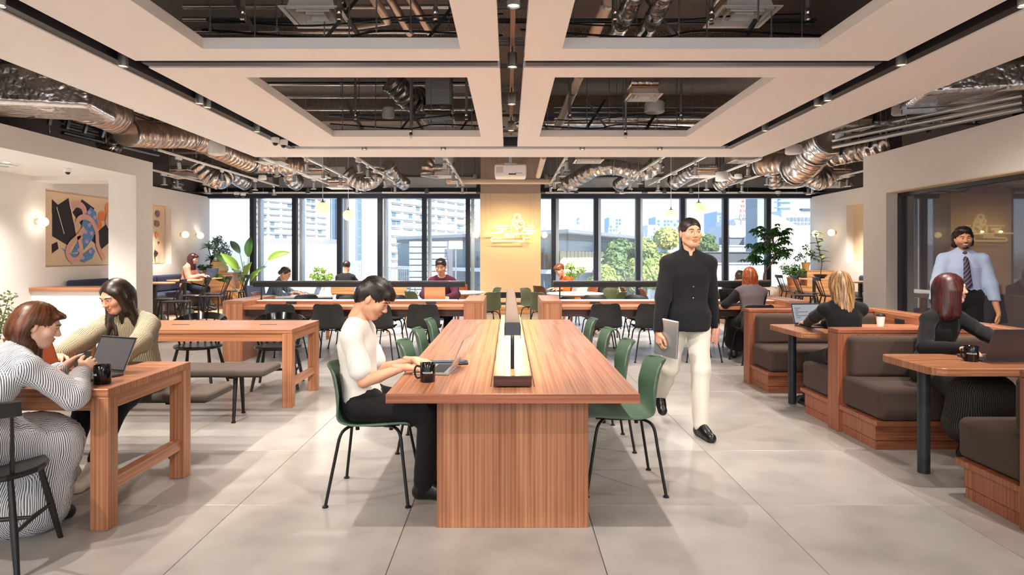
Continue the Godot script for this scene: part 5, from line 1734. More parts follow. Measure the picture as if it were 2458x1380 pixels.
	put(o, "coping", MB.new().span(V(-2.4, 0.86, 0), V(2.4, 0.94, 0.12)), M.city_white)
	for k in 9:
		put(o, "brick_course", MB.new().span(V(-2.37, 0.72 - 0.16 * k, 0), V(2.37, 0.85 - 0.16 * k, 0.02), 0.004), M.city_lilac)
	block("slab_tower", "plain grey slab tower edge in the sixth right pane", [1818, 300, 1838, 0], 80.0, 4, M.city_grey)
	# white gabled wall and the building behind it
	var gw := thing("gabled_house", "bright white gabled wall behind the schefflera", "building", V(0, 0, -52))
	var gp := [px(1843, 512, 52), px(1868, 518, 52), px(1912, 541, 52), px(1945, 541, 52)]
	for a in [[0, 1], [1, 2], [2, 3]]:
		var p0: Vector3 = gp[a[0]]
		var p1: Vector3 = gp[a[1]]
		var mb := MB.new()
		mb.poly([V(p0.x, -18, 0), V(p1.x, -18, 0), V(p1.x, p1.y, 0), V(p0.x, p0.y, 0)], V(0, 0, 1))
		mb.poly([V(p0.x, -18, -0.4), V(p1.x, -18, -0.4), V(p1.x, p1.y, -0.4), V(p0.x, p0.y, -0.4)], V(0, 0, -1))
		mb.poly([V(p0.x, p0.y, 0), V(p1.x, p1.y, 0), V(p1.x, p1.y, -0.4), V(p0.x, p0.y, -0.4)], V(0, 1, 0))
		put(gw, "gable_wall", mb, M.city_white)
	put(gw, "vent_hood", MB.new().span(V(gp[0].x + 1.1, -1.2, 0), V(gp[0].x + 2.2, -0.9, 0.4), 0.03), M.city_mid)
	o = block("far_tower", "blue-grey office building with dark windows behind the gable", [1876, 505, 1950, 640], 150.0, 20, M.city_sky)
	window_grid(o, -2.6, 8.2, 3.6, 10.6, 7, 2, [M.city_mid, M.city_glass], 0.75)
	put(o, "roof_deck", MB.new().span(V(1.0, 12.2, -1), V(4.0, 12.6, 0.5)), M.city_dark)
	o = thing("antenna_mast", "blue-grey antenna mast with decks at the right corner", "mast", px(1881, 508, 160.0))
	put(o, "shaft", MB.new().span(V(-1.2, -30, -1), V(1.2, 6, 1)), M.city_blue)
	for k in 3:
		put(o, "deck", MB.new().span(V(-1.9, 0.9 + 1.5 * k, -1.6), V(1.9, 1.2 + 1.5 * k, 1.6)), M.city_sky)

# ---------------------------------------------------------------- window corners and far tables
func banquette(label: String, wall_x: float, side: float, z0: float, z1: float) -> void:
	var o := thing("banquette", label, "bench", V(wall_x, 0.2, (z0 + z1) / 2), 0, "navy banquettes")
	var h := (z0 - z1) / 2
	var f := func(a: float) -> float: return side * a
	put(o, "base", MB.new().span(V(f.call(0.02), 0, -h), V(f.call(0.5), 0.28, h), 0.004), M.grey_paint)
	var n := 3
	for k in n:
		var a := lerpf(-h, h, float(k) / n)
		var b := lerpf(-h, h, (k + 1.0) / n)
		put(o, "seat_cushion", MB.new().rbox(V(f.call(0.29), 0.37, (a + b) / 2), V(0.54, 0.18, b - a - 0.01), 0.05, 3), M.navy_fabric)
		put(o, "back_cushion", MB.new().rbox(V(f.call(0.09), 0.63, (a + b) / 2), V(0.16, 0.36, b - a - 0.01), 0.05, 3), M.navy_fabric)

func cafe_table(label: String, at: Vector3, r := 0.34) -> void:
	var o := thing("cafe_table", label, "table", at, 0, "round tables on green cone bases")
	put(o, "tabletop", MB.new().lathe([Vector2(0, 0.70), Vector2(r - 0.01, 0.70), Vector2(r, 0.708), Vector2(r, 0.718), Vector2(r - 0.006, 0.725), Vector2(0, 0.725)], 32), M.oak)
	put(o, "post", MB.new().cyl(V(0, 0.28, 0), V(0, 0.70, 0), 0.035, 16), M.green_metal)
	put(o, "cone_base", MB.new().lathe([Vector2(0, 0), Vector2(0.2, 0.0), Vector2(0.2, 0.015), Vector2(0.12, 0.19), Vector2(0.04, 0.3), Vector2(0, 0.3)], 24), M.green_metal)

func low_stool(label: String, at: Vector3, yaw: float) -> void:
	var o := thing("steel_stool", label, "stool", at, yaw, "low black steel stools")
	put(o, "seat", MB.new().span(V(-0.19, 0.425, -0.17), V(0.19, 0.45, 0.17), 0.004), M.black_paint)
	for s in [V(1, 0, 1), V(-1, 0, 1), V(1, 0, -1), V(-1, 0, -1)]:
		put(o, "leg", MB.new().span(V(s.x * 0.19, 0, s.z * 0.17), V(s.x * 0.165, 0.425, s.z * 0.145), 0.002), M.black_paint)

func pot(o: Node3D, r: float, h: float, m: Material, taper := 0.75, rim := 0.015) -> void:
	put(o, "pot", MB.new().lathe([Vector2(0, 0), Vector2(r * taper, 0), Vector2(r * (taper + 0.02), 0.008), Vector2(r, h - rim), Vector2(r + 0.008, h - rim), Vector2(r + 0.008, h), Vector2(r - 0.012, h), Vector2(r - 0.02, h - 0.05)], 24), m)
	put(o, "soil", MB.new().lathe([Vector2(r - 0.02, h - 0.04), Vector2(0, h - 0.03)], 20), M.soil)

func lounge_corners() -> void:
	var P := 0.2
	banquette("navy banquette along the left wall under the mural", -7.54, 1.0, -10.6, -14.35)
	banquette("navy banquette along the right wall", 7.60, -1.0, -10.6, -13.3)
	cafe_table("round table on green cone, partly hidden by the white partition", V(-6.62, P, -11.7))
	cafe_table("round table on green cone in front of the pink-blouse woman", V(-6.74, P, -13.0))
	cafe_table("round table on green cone with the blue laptop", V(-6.84, P, -14.15))
	cafe_table("round table on green cone by the right planter", V(6.72, P, -13.75))
	cafe_table("round table on green cone next to the corridor wall end", V(6.86, P, -12.2))
	var g := "black spindle chairs in the lounges"
	spindle_chair("lounge_chair", "black spindle chair in left lounge, nearest the camera", V(-6.2, P, -11.35), -PI / 2 + 0.3, g)
	spindle_chair("lounge_chair", "black spindle chair in left lounge, second from the camera", V(-6.22, P, -12.35), -PI / 2 + 0.25, g)
	spindle_chair("lounge_chair", "black spindle chair in left lounge, third from the camera", V(-6.12, P, -13.05), -PI / 2 + 0.2, g)
	spindle_chair("lounge_chair", "black spindle chair in left lounge, beside the leafy floor plant", V(-6.1, P, -13.95), -PI / 2 + 0.2, g)
	spindle_chair("lounge_chair", "black spindle chair in right lounge, farthest from the camera", V(6.27, P, -13.9), PI / 2 - 0.1, g)
	spindle_chair("lounge_chair", "black spindle chair in right lounge, left of the dark bowl plant", V(6.3, P, -13.15), PI / 2 - 0.2, g)
	spindle_chair("lounge_chair", "black spindle chair in right lounge, behind the blonde woman", V(6.36, P, -12.35), PI / 2 - 0.2, g)
	spindle_chair("lounge_chair", "black spindle chair in right lounge, beside the corridor wall end", V(6.42, P, -11.5), PI / 2 - 0.2, g)
	low_stool("low black steel stool in left lounge, nearest the camera", V(-5.72, P, -10.75), 0.2)
	low_stool("low black steel stool in left lounge, the middle one", V(-5.76, P, -12.1), 0.15)
	low_stool("low black steel stool in left lounge, nearest the window", V(-5.7, P, -13.75), 0.1)
	low_stool("low black steel stool in right lounge, nearer one", V(5.84, P, -12.4), -0.2)
	low_stool("low black steel stool in right lounge, nearest the window", V(5.7, P, -14.2), -0.2)
	# wooden planter boxes
	for a in [["tall oak planter box in the left window corner", V(-7.02, P, -15.1), V(1.0, 0.8, 0.75)], ["low oak planter box beside the tall one on the left", V(-6.31, P, -14.85), V(0.34, 0.42, 0.4)], ["tall oak planter box in the right window corner", V(7.28, P, -15.0), V(0.62, 0.86, 0.8)], ["low oak planter box in the right window corner", V(6.70, P, -14.75), V(0.5, 0.5, 0.5)], ["white plinth under the schefflera", V(6.2, P, -15.15), V(0.5, 0.46, 0.5)]]:
		var o := thing("planter_box" if not "plinth" in a[0] else "plant_plinth", a[0], "planter", a[1], 0, "oak planter boxes")
		put(o, "box_front", MB.new().box(V(0, a[2].y / 2, 0), a[2], 0.004, 0), M.oak if not "plinth" in a[0] else M.wall_white)
		put(o, "box_rim", MB.new().box(V(0, a[2].y + 0.008, 0), V(a[2].x + 0.01, 0.016, a[2].z + 0.01), 0.003, 0), M.oak if not "plinth" in a[0] else M.wall_white)

func meeting_table(label: String, a: Vector3, b: Vector3, w: float, top: Material, edge: Material) -> void:
	var d := b - a
	var o := thing("meeting_table", label, "table", (a + b) / 2, atan2(d.x, d.z), "far meeting tables")
	var h := d.length() / 2
	put(o, "tabletop", MB.new().span(V(-w / 2, 0.715, -h), V(w / 2, 0.74, h), 0.004), top)
	put(o, "edge_band", MB.new().span(V(-w / 2 + 0.01, 0.655, -h + 0.01), V(w / 2 - 0.01, 0.714, h - 0.01), 0.003), edge)
	for s in [-1.0, 1.0]:
		for r in [-1.0, 1.0]:
			put(o, "leg", MB.new().span(V(r * (w / 2 - 0.06), 0, s * (h - 0.1)), V(r * (w / 2 - 0.12), 0.655, s * (h - 0.16)), 0.003), M.walnut)
		put(o, "cable_port", MB.new().lathe([Vector2(0, 0.7405), Vector2(0.06, 0.7405), Vector2(0.07, 0.739)], 18, V(0, 0, s * h * 0.4)), M.key_black)

func round_table(label: String, at: Vector3, r: float) -> void:
	var o := thing("round_table", label, "table", at, 0, "round white tables")
	put(o, "tabletop", MB.new().lathe([Vector2(0, 0.715), Vector2(r - 0.02, 0.715), Vector2(r, 0.73), Vector2(r, 0.736), Vector2(r - 0.004, 0.74), Vector2(0, 0.74)], 36), M.white_top)
	put(o, "sub_top", MB.new().lathe([Vector2(0, 0.68), Vector2(r * 0.55, 0.68), Vector2(r * 0.6, 0.715)], 24), M.walnut)
	for k in 3:
		var a := TAU * k / 3 + 0.4
		put(o, "leg", MB.new().tube([V(cos(a) * 0.12, 0.69, sin(a) * 0.12), V(cos(a) * r * 0.75, 0.0, sin(a) * r * 0.75)], [0.03, 0.022], 10), M.walnut)

func far_tables() -> void:
	meeting_table("long angled pale table beside the woman in the denim shirt", V(-3.42, 0, -10.45), V(-4.5, 0, -13.7), 0.95, M.grey_top, M.grey_metal)
	meeting_table("long pale table behind the walking man", V(3.6, 0, -11.4), V(3.9, 0, -14.2), 0.95, M.white_top, M.white_metal)
	round_table("round white table left of the neon pier", V(-0.95, 0, -11.9), 0.5)
	round_table("round white table right of the neon pier, with glass vase", V(1.22, 0, -11.5), 0.52)
	var g := "olive shell chairs at the round tables"
	shell_chair("olive_chair", "olive shell chair left of the pier, nearer one", M.olive_shell, V(-0.42, 0, -11.15), -2.4, g)
	shell_chair("olive_chair", "olive shell chair left of the pier, farther one", M.olive_shell, V(-0.42, 0, -12.35), -1.2, g)
	shell_chair("olive_chair", "olive shell chair beside the maroon sweater man", M.olive_shell, V(-1.62, 0, -11.4), 2.3, g)
	shell_chair("olive_chair", "olive shell chair right of the pier, nearer one", M.olive_shell, V(0.66, 0, -11.1), 2.3, g)
	shell_chair("olive_chair", "olive shell chair right of the pier, farther one", M.olive_shell, V(0.5, 0, -12.15), 1.0, g)
	shell_chair("olive_chair", "olive shell chair at the right rim of the right round table", M.olive_shell, V(1.84, 0, -11.2), -2.2, g)
	shell_chair("olive_chair", "olive shell chair behind the right round table", M.olive_shell, V(1.85, 0, -12.2), -0.9, g)
	shell_chair("brown_chair", "brown shell chair left of the pier, half hidden", M.brown_shell, V(0.8, 0, -13.3), 2.2, "brown shell chairs")
	for k in 3:
		shell_chair("brown_chair", "brown shell chair at the pale table behind the walking man, %s from the left" % ORD[k], M.brown_shell, V(2.52 + 0.27 * k, 0, -12.6 + 0.55 * k), PI / 2, "brown shell chairs")
	shell_chair("brown_chair", "pale pink-brown shell chair under the woman in the denim shirt", M.brown_shell, V(-4.22, 0, -10.95), PI / 2, "brown shell chairs")
	arm_chair("lounge_armchair", "rust upholstered chair behind the maroon sweater man", V(-1.0, 0, -13.0), 2.8, M.rust_fabric, M.black_metal, "low upholstered chairs")
	arm_chair("lounge_armchair", "rust upholstered chair behind the orange shirt man", V(1.55, 0, -12.95), -2.0, M.rust_fabric, M.black_metal, "low upholstered chairs")
	arm_chair("lounge_armchair", "dark high chair behind the woman in the denim shirt", V(-4.78, 0, -12.2), 1.2, M.navy_fabric, M.black_metal, "low upholstered chairs")
	arm_chair("lounge_armchair", "black low chair with wooden front by the fourth right pane", V(2.25, 0, -13.4), 0.4, M.black_shell, M.oak, "low upholstered chairs")
	arm_chair("lounge_armchair", "dark navy chair behind the woman in black at the desk", V(3.62, 0, -10.75), 3.1, M.navy_fabric, M.black_metal, "low upholstered chairs")
	# tan wooden chairs near the window
	for a in [["tan wooden chair under the man in black", V(-3.42, 0, -13.1), PI], ["empty tan wooden chair in front of the fifth left pane", V(-2.2, 0, -12.6), PI - 0.2], ["brown leather chair between desk and fifth left pane", V(-2.55, 0, -11.4), -2.0]]:
		var o := thing("wooden_chair", a[0], "chair", a[1], a[2], "wooden chairs by the windows")
		put(o, "seat", MB.new().rbox(V(0, 0.43, 0.02), V(0.46, 0.06, 0.44), 0.025, 2), M.brown_fabric)
		put(o, "backrest", MB.new().rbox(V(0, 0.74, -0.24), V(0.48, 0.22, 0.03), 0.012, 2), M.oak)
		for s in [V(1, 0, 1), V(-1, 0, 1), V(1, 0, -1), V(-1, 0, -1)]:
			put(o, "leg", MB.new().tube([V(s.x * 0.22, 0.82 if s.z < 0 else 0.62, s.z * 0.225), V(s.x * 0.22, 0.4, s.z * 0.21), V(s.x * 0.23, 0, s.z * 0.24)], [0.012, 0.018, 0.012], 8), M.oak)
		for s in [-1.0, 1.0]:
			put(o, "armrest", MB.new().span(V(s * 0.205, 0.61, -0.24), V(s * 0.245, 0.635, 0.24), 0.006, 2), M.oak)
	# chrome cantilever stools at the foot of the pier
	for s in [-1.0, 1.0]:
		var o := thing("chrome_stool", "chrome cantilever stool in front of the pier, %s one" % ("left" if s < 0 else "right"), "stool", V(0.07 + s * 0.22, 0, -12.9), 0, "chrome stools at the pier")
		put(o, "frame", MB.new().tube(curve([V(-0.17, 0.62, -0.2), V(-0.17, 0.63, 0.17), V(-0.17, 0.55, 0.2), V(-0.17, 0.02, 0.2), V(-0.16, 0.012, 0.16), V(-0.15, 0.012, -0.2), V(0.15, 0.012, -0.2), V(0.16, 0.012, 0.16), V(0.17, 0.02, 0.2), V(0.17, 0.55, 0.2), V(0.17, 0.63, 0.17), V(0.17, 0.62, -0.2)], 4), 0.011, 8), M.chrome)
		put(o, "seat", MB.new().rbox(V(0, 0.44, 0), V(0.33, 0.03, 0.36), 0.012, 2), M.black_shell)
		put(o, "backrest", MB.new().rbox(V(0, 0.6, -0.2), V(0.33, 0.12, 0.02), 0.008, 2), M.black_shell)

# ---------------------------------------------------------------- lamps, sign, mural, table things
func globe_pendant(label: String, at: Vector3, r: float) -> void:
	var o := thing("globe_pendant", label, "pendant lamp", at, 0, "cream globe pendants")
	put(o, "globe", MB.new().ball(Vector3.ZERO, Vector3.ONE * r, 24), M.globe, "glowing cream glass globe")
	put(o, "cap", MB.new().lathe([Vector2(r * 0.42, r * 0.90), Vector2(r * 0.42, r * 0.95), Vector2(0.01, r * 1.1), Vector2(0.01, r * 1.4), Vector2(0, r * 1.4)], 16), M.black_metal)
	put(o, "cord", MB.new().cyl(V(0, r * 1.4, 0), V(0, 4.19 - at.y, 0), 0.006, 6), M.white_metal)
	omni(o, Vector3.ZERO, 0.5, WARM, r * 0.8)

func wall_globe(label: String, at: Vector3, r: float, out: Vector3) -> void:
	var o := thing("wall_globe", label, "wall lamp", at, 0, "small globe wall lamps")
	put(o, "globe", MB.new().ball(out * (r + 0.03), Vector3.ONE * r, 16), M.sconce, "glowing globe")
	put(o, "bracket", MB.new().cyl(Vector3.ZERO, out * 0.045, 0.045, 14), M.white_metal)
	omni(o, out * (r + 0.03), 0.06, WARM, r * 0.8)

func laptop(label: String, at: Vector3, yaw: float, open: float, body: Material, screen: Material, lines := false, w := 0.31) -> Node3D:
	# local: hinge along x at the origin, keyboard towards +z, screen faces +z
	var o := thing("laptop", label, "laptop", at, yaw)
	var d := w * 0.69
	var b := put(o, "base", MB.new().span(V(-w / 2, 0.001, 0), V(w / 2, 0.014, d), 0.003), body)
	var keys := put(b, "keyboard", MB.new().span(V(-w * 0.44, 0.0141, 0.03), V(w * 0.44, 0.0152, d * 0.55)), M.key_black)
	put(b, "trackpad", MB.new().span(V(-w * 0.17, 0.0141, d * 0.62), V(w * 0.17, 0.0146, d * 0.95)), M.laptop_grey)
	var lid := Node3D.new()
	var l := put(o, "lid", MB.new().span(V(-w / 2, 0, -0.004), V(w / 2, d, 0.002), 0.003), body)
	l.position = V(0, 0.014, 0)
	l.rotation.x = -(open - PI / 2)
	put(l, "screen_bezel", MB.new().span(V(-w * 0.485, 0.008, 0.0021), V(w * 0.485, d - 0.006, 0.0028)), M.screen_off)
	put(l, "display", MB.new().span(V(-w * 0.465, 0.016, 0.0029), V(w * 0.465, d - 0.014, 0.0033)), screen)
	if lines:
		for k in 6:
			put(l, "text_row", MB.new().span(V(-w * 0.40, d * 0.3 + k * d * 0.09, 0.0034), V(-w * 0.40 + w * [0.15, 0.5, 0.1, 0.45, 0.12, 0.2][k], d * 0.3 + k * d * 0.09 + 0.006, 0.0037)), M.screen_text)
	lid.free()
	return o

func mug(label: String, at: Vector3, handle: float, word_turn: float) -> void:
	var o := thing("black_mug", label, "mug", at, 0, "black mugs")
	put(o, "cup", MB.new().lathe([Vector2(0, 0), Vector2(0.039, 0), Vector2(0.042, 0.004), Vector2(0.0425, 0.1), Vector2(0.041, 0.102), Vector2(0.039, 0.1), Vector2(0.038, 0.012), Vector2(0, 0.01)], 28), M.black_gloss)
	var h := curve([V(0.04, 0.082, 0), V(0.062, 0.085, 0), V(0.072, 0.066, 0), V(0.07, 0.038, 0), V(0.058, 0.02, 0), V(0.04, 0.022, 0)], 4)
	var hm := put(o, "handle", MB.new().tube(h, 0.0055, 8), M.black_gloss)
	hm.rotation.y = handle
	var tm := TextMesh.new()
	var sf := SystemFont.new()
	sf.font_names = PackedStringArray(["Droid Serif"])
	tm.font = sf
	tm.text = "wework"
	tm.font_size = 16
	tm.pixel_size = 0.00095
	tm.depth = 0.0006
	# bend the word round the cup
	var arr := tm.get_mesh_arrays()
	var vs: PackedVector3Array = arr[Mesh.ARRAY_VERTEX]
	var ns: PackedVector3Array = arr[Mesh.ARRAY_NORMAL]
	for k in vs.size():
		var a := vs[k].x / 0.0425
		var rr := 0.0428 + vs[k].z
		vs[k] = V(sin(a) * rr, vs[k].y + 0.055, cos(a) * rr)
		ns[k] = Basis(Vector3.UP, a) * ns[k]
	arr[Mesh.ARRAY_VERTEX] = vs
	arr[Mesh.ARRAY_NORMAL] = ns
	var am := ArrayMesh.new()
	am.add_surface_from_arrays(Mesh.PRIMITIVE_TRIANGLES, arr)
	var wd := put(o, "lettering", am, M.white_plastic, "white word wework")
	wd.rotation.y = word_turn

func ribbon(mb: MB, pts: Array, w: float, x: float) -> void:  # flat band on the mural, points (depth, height)
	var first := mb.v.size()
	for k in pts.size():
		var d: Vector2 = (pts[mini(k + 1, pts.size() - 1)] - pts[maxi(k - 1, 0)]).normalized().orthogonal() * w / 2
		for e in [-1.0, 1.0]:
			mb.vert(V(x, pts[k].y + d.y * e, -(pts[k].x + d.x * e)), Vector3.RIGHT)
	for k in pts.size() - 1:
		var q := first + k * 2
		mb.tri(q, q + 3, q + 2)
		mb.tri(q, q + 1, q + 3)

func mural() -> void:
	mat("paint_dark", Color8(44, 38, 44), 0.8)
	mat("paint_blue", Color8(96, 148, 200), 0.8)
	mat("paint_pink", Color8(222, 176, 158), 0.8)
	mat("paint_lilac", Color8(196, 164, 214), 0.8)
	mat("paint_orange", Color8(232, 140, 84), 0.8)
	mat("paint_mauve", Color8(150, 116, 110), 0.8)
	mat("paint_ground", Color8(228, 204, 172), 0.8)
	var X := -7.70
	var o := thing("wall_mural", "long abstract mural with black panels, blue leaves and pink loops", "mural", Vector3.ZERO)
	var at := func(q: Vector2) -> Vector2:  # survey marks on the wall plane: x3 enlarged sight lines
		var d := 1500.0 * 7.7 / (1221.0 - q.x / 3.0)
		return Vector2(d, 1.44 - (q.y / 3.0 + 400.0 - 612.0) * d / 1500.0)
	put(o, "backdrop", MB.new().span(V(X - 0.004, 1.26, -10.22), V(X, 2.51, -13.98)), M.paint_ground)
	var layer := [1]
	var flat := func(called: String, pts: Array, m: Material) -> void:
		var pl := PackedVector2Array()
		for q in pts:
			pl.append(at.call(q))
		var idx := Geometry2D.triangulate_polygon(pl)
		var mb := MB.new()
		for k in range(0, idx.size(), 3):
			var tri := []
			for j in 3:
				tri.append(V(X + 0.0008 * layer[0], pl[idx[k + j]].y, -pl[idx[k + j]].x))
			mb.poly(tri, Vector3.RIGHT)
		put(o, called, mb, m)
		layer[0] += 1
	var band := func(called: String, pts: Array, w: float, m: Material) -> void:
		var q := []
		for p in curve(pts, 7):
			q.append(at.call(p))
		var mb := MB.new()
		ribbon(mb, q, w, X + 0.0008 * layer[0])
		put(o, called, mb, m)
		layer[0] += 1
	var disc := func(called: String, c: Vector2, r: Vector2, m: Material) -> void:
		var pts := []
		for k in 18:
			pts.append(c + Vector2(cos(TAU * k / 18.0) * r.x, sin(TAU * k / 18.0) * r.y))
		flat.call(called, pts, m)
	flat.call("black_panel", [Vector2(372, 232), Vector2(418, 275), Vector2(372, 340)], M.paint_dark)
	flat.call("black_panel", [Vector2(590, 235), Vector2(680, 300), Vector2(600, 445), Vector2(520, 330)], M.paint_dark)
	flat.call("black_panel", [Vector2(400, 285), Vector2(492, 225), Vector2(550, 505), Vector2(500, 575), Vector2(374, 500), Vector2(374, 330)], M.paint_dark)
	flat.call("black_panel", [Vector2(645, 520), Vector2(778, 400), Vector2(860, 480), Vector2(730, 595)], M.paint_dark)
	flat.call("black_panel", [Vector2(372, 560), Vector2(410, 540), Vector2(420, 590), Vector2(372, 625)], M.paint_dark)
	disc.call("orange_spot", Vector2(732, 355), Vector2(30, 36), M.paint_orange)
	disc.call("orange_spot", Vector2(712, 420), Vector2(22, 34), M.paint_orange)
	disc.call("orange_spot", Vector2(770, 300), Vector2(18, 40), M.paint_orange)
	band.call("pink_loop", [Vector2(500, 282), Vector2(560, 270), Vector2(600, 300), Vector2(612, 360)], 0.12, M.paint_pink)
	flat.call("blue_leaf", [Vector2(650, 290), Vector2(690, 330), Vector2(702, 420), Vector2(665, 520), Vector2(600, 600), Vector2(510, 625), Vector2(545, 560), Vector2(600, 520), Vector2(580, 440), Vector2(605, 350)], M.paint_blue)
	flat.call("blue_leaf", [Vector2(425, 575), Vector2(510, 628), Vector2(600, 628), Vector2(660, 580), Vector2(682, 610), Vector2(660, 662), Vector2(600, 690), Vector2(520, 655)], M.paint_blue)
	for c in [Vector2(640, 330), Vector2(680, 365), Vector2(640, 420), Vector2(655, 480), Vector2(610, 470), Vector2(620, 540), Vector2(590, 655), Vector2(645, 610), Vector2(560, 600)]:
		disc.call("lilac_spot", c, Vector2(13, 15), M.paint_lilac)
	band.call("pink_loop", [Vector2(545, 440), Vector2(560, 380), Vector2(605, 362), Vector2(655, 390), Vector2(690, 470), Vector2(700, 570), Vector2(745, 665)], 0.1, M.paint_pink)
	band.call("pink_loop", [Vector2(600, 440), Vector2(560, 500), Vector2(500, 560), Vector2(480, 620), Vector2(510, 670), Vector2(560, 660), Vector2(580, 600), Vector2(560, 500)], 0.1, M.paint_pink)
	band.call("pink_loop", [Vector2(778, 345), Vector2(765, 400), Vector2(800, 450), Vector2(840, 420)], 0.1, M.paint_pink)
	for s in [[Vector2(400, 290), Vector2(455, 485)], [Vector2(492, 250), Vector2(538, 440)]]:
		band.call("white_line", s, 0.014, M.wall_white)
	disc.call("mauve_spot", Vector2(1130, 340), Vector2(16, 26), M.paint_mauve)
	disc.call("mauve_spot", Vector2(1126, 410), Vector2(18, 24), M.paint_mauve)
	disc.call("orange_spot", Vector2(1122, 490), Vector2(10, 22), M.paint_orange)
	disc.call("black_spot", Vector2(1135, 546), Vector2(5, 8), M.paint_dark)
	disc.call("black_spot", Vector2(1114, 620), Vector2(10, 32), M.paint_dark)
	band.call("pink_loop", [Vector2(1112, 580), Vector2(1140, 610), Vector2(1135, 660), Vector2(1112, 670)], 0.12, M.paint_pink)

func neon_sign() -> void:
	var o := thing("neon_sign", "glowing yellow neon sign of a rose above drifting cloud lines", "neon sign", Vector3.ZERO)
	var D := 15.1
	var P := func(q: Vector2) -> Vector3: return px(1140.0 + q.x / 4.06, 440.0 + q.y / 4.06, D)
	var runs := {
		"cloud_tube": [
			[Vector2(180, 412), Vector2(332, 412)], [Vector2(215, 428), Vector2(222, 440), Vector2(310, 440)],
			[Vector2(310, 452), Vector2(230, 455), Vector2(236, 468), Vector2(272, 468), Vector2(270, 484), Vector2(95, 487)],
			[Vector2(285, 494), Vector2(560, 492)], [Vector2(282, 514), Vector2(376, 514), Vector2(380, 528), Vector2(172, 532), Vector2(154, 546), Vector2(168, 562), Vector2(470, 562), Vector2(480, 545), Vector2(470, 535), Vector2(535, 530)],
			[Vector2(510, 410), Vector2(560, 412), Vector2(572, 425), Vector2(560, 438), Vector2(480, 440)], [Vector2(455, 478), Vector2(470, 462), Vector2(582, 462)], [Vector2(500, 476), Vector2(560, 476)]],
		"rose_tube": [
			[Vector2(365, 385), Vector2(360, 355), Vector2(385, 345), Vector2(412, 360), Vector2(412, 395), Vector2(385, 402), Vector2(365, 385)],
			[Vector2(382, 340), Vector2(385, 312), Vector2(412, 300), Vector2(440, 312), Vector2(442, 335), Vector2(412, 358)],
			[Vector2(412, 395), Vector2(430, 370), Vector2(458, 362), Vector2(480, 380), Vector2(476, 410), Vector2(445, 425), Vector2(412, 410), Vector2(412, 395)],
			[Vector2(425, 345), Vector2(450, 340), Vector2(470, 352)], [Vector2(385, 360), Vector2(400, 380)], [Vector2(440, 390), Vector2(462, 385)]],
		"stem_tube": [[Vector2(352, 480), Vector2(352, 408), Vector2(372, 405), Vector2(405, 430), Vector2(414, 450), Vector2(414, 490)], [Vector2(480, 410), Vector2(480, 458)], [Vector2(412, 440), Vector2(440, 428)]],
	}
	for k in runs:
		for r in runs[k]:
			var pts := []
			for q in r:
				pts.append(P.call(q))
			put(o, k, MB.new().tube(pts, 0.019, 8), M.neon, "glowing yellow tube")
	for x in [105, 155, 540, 578]:
		put(o, "suspension_wire", MB.new().cyl(P.call(Vector2(x, 410)), P.call(Vector2(x, 18)) * V(1, 0, 1) + V(0, 4.19, 0), 0.003, 5), M.steel)
	for x in [-0.25, 0.2, 0.6]:
		omni(o, V(x, 2.0, -15.06), 0.07, Color(1.0, 0.85, 0.5), 0.02)

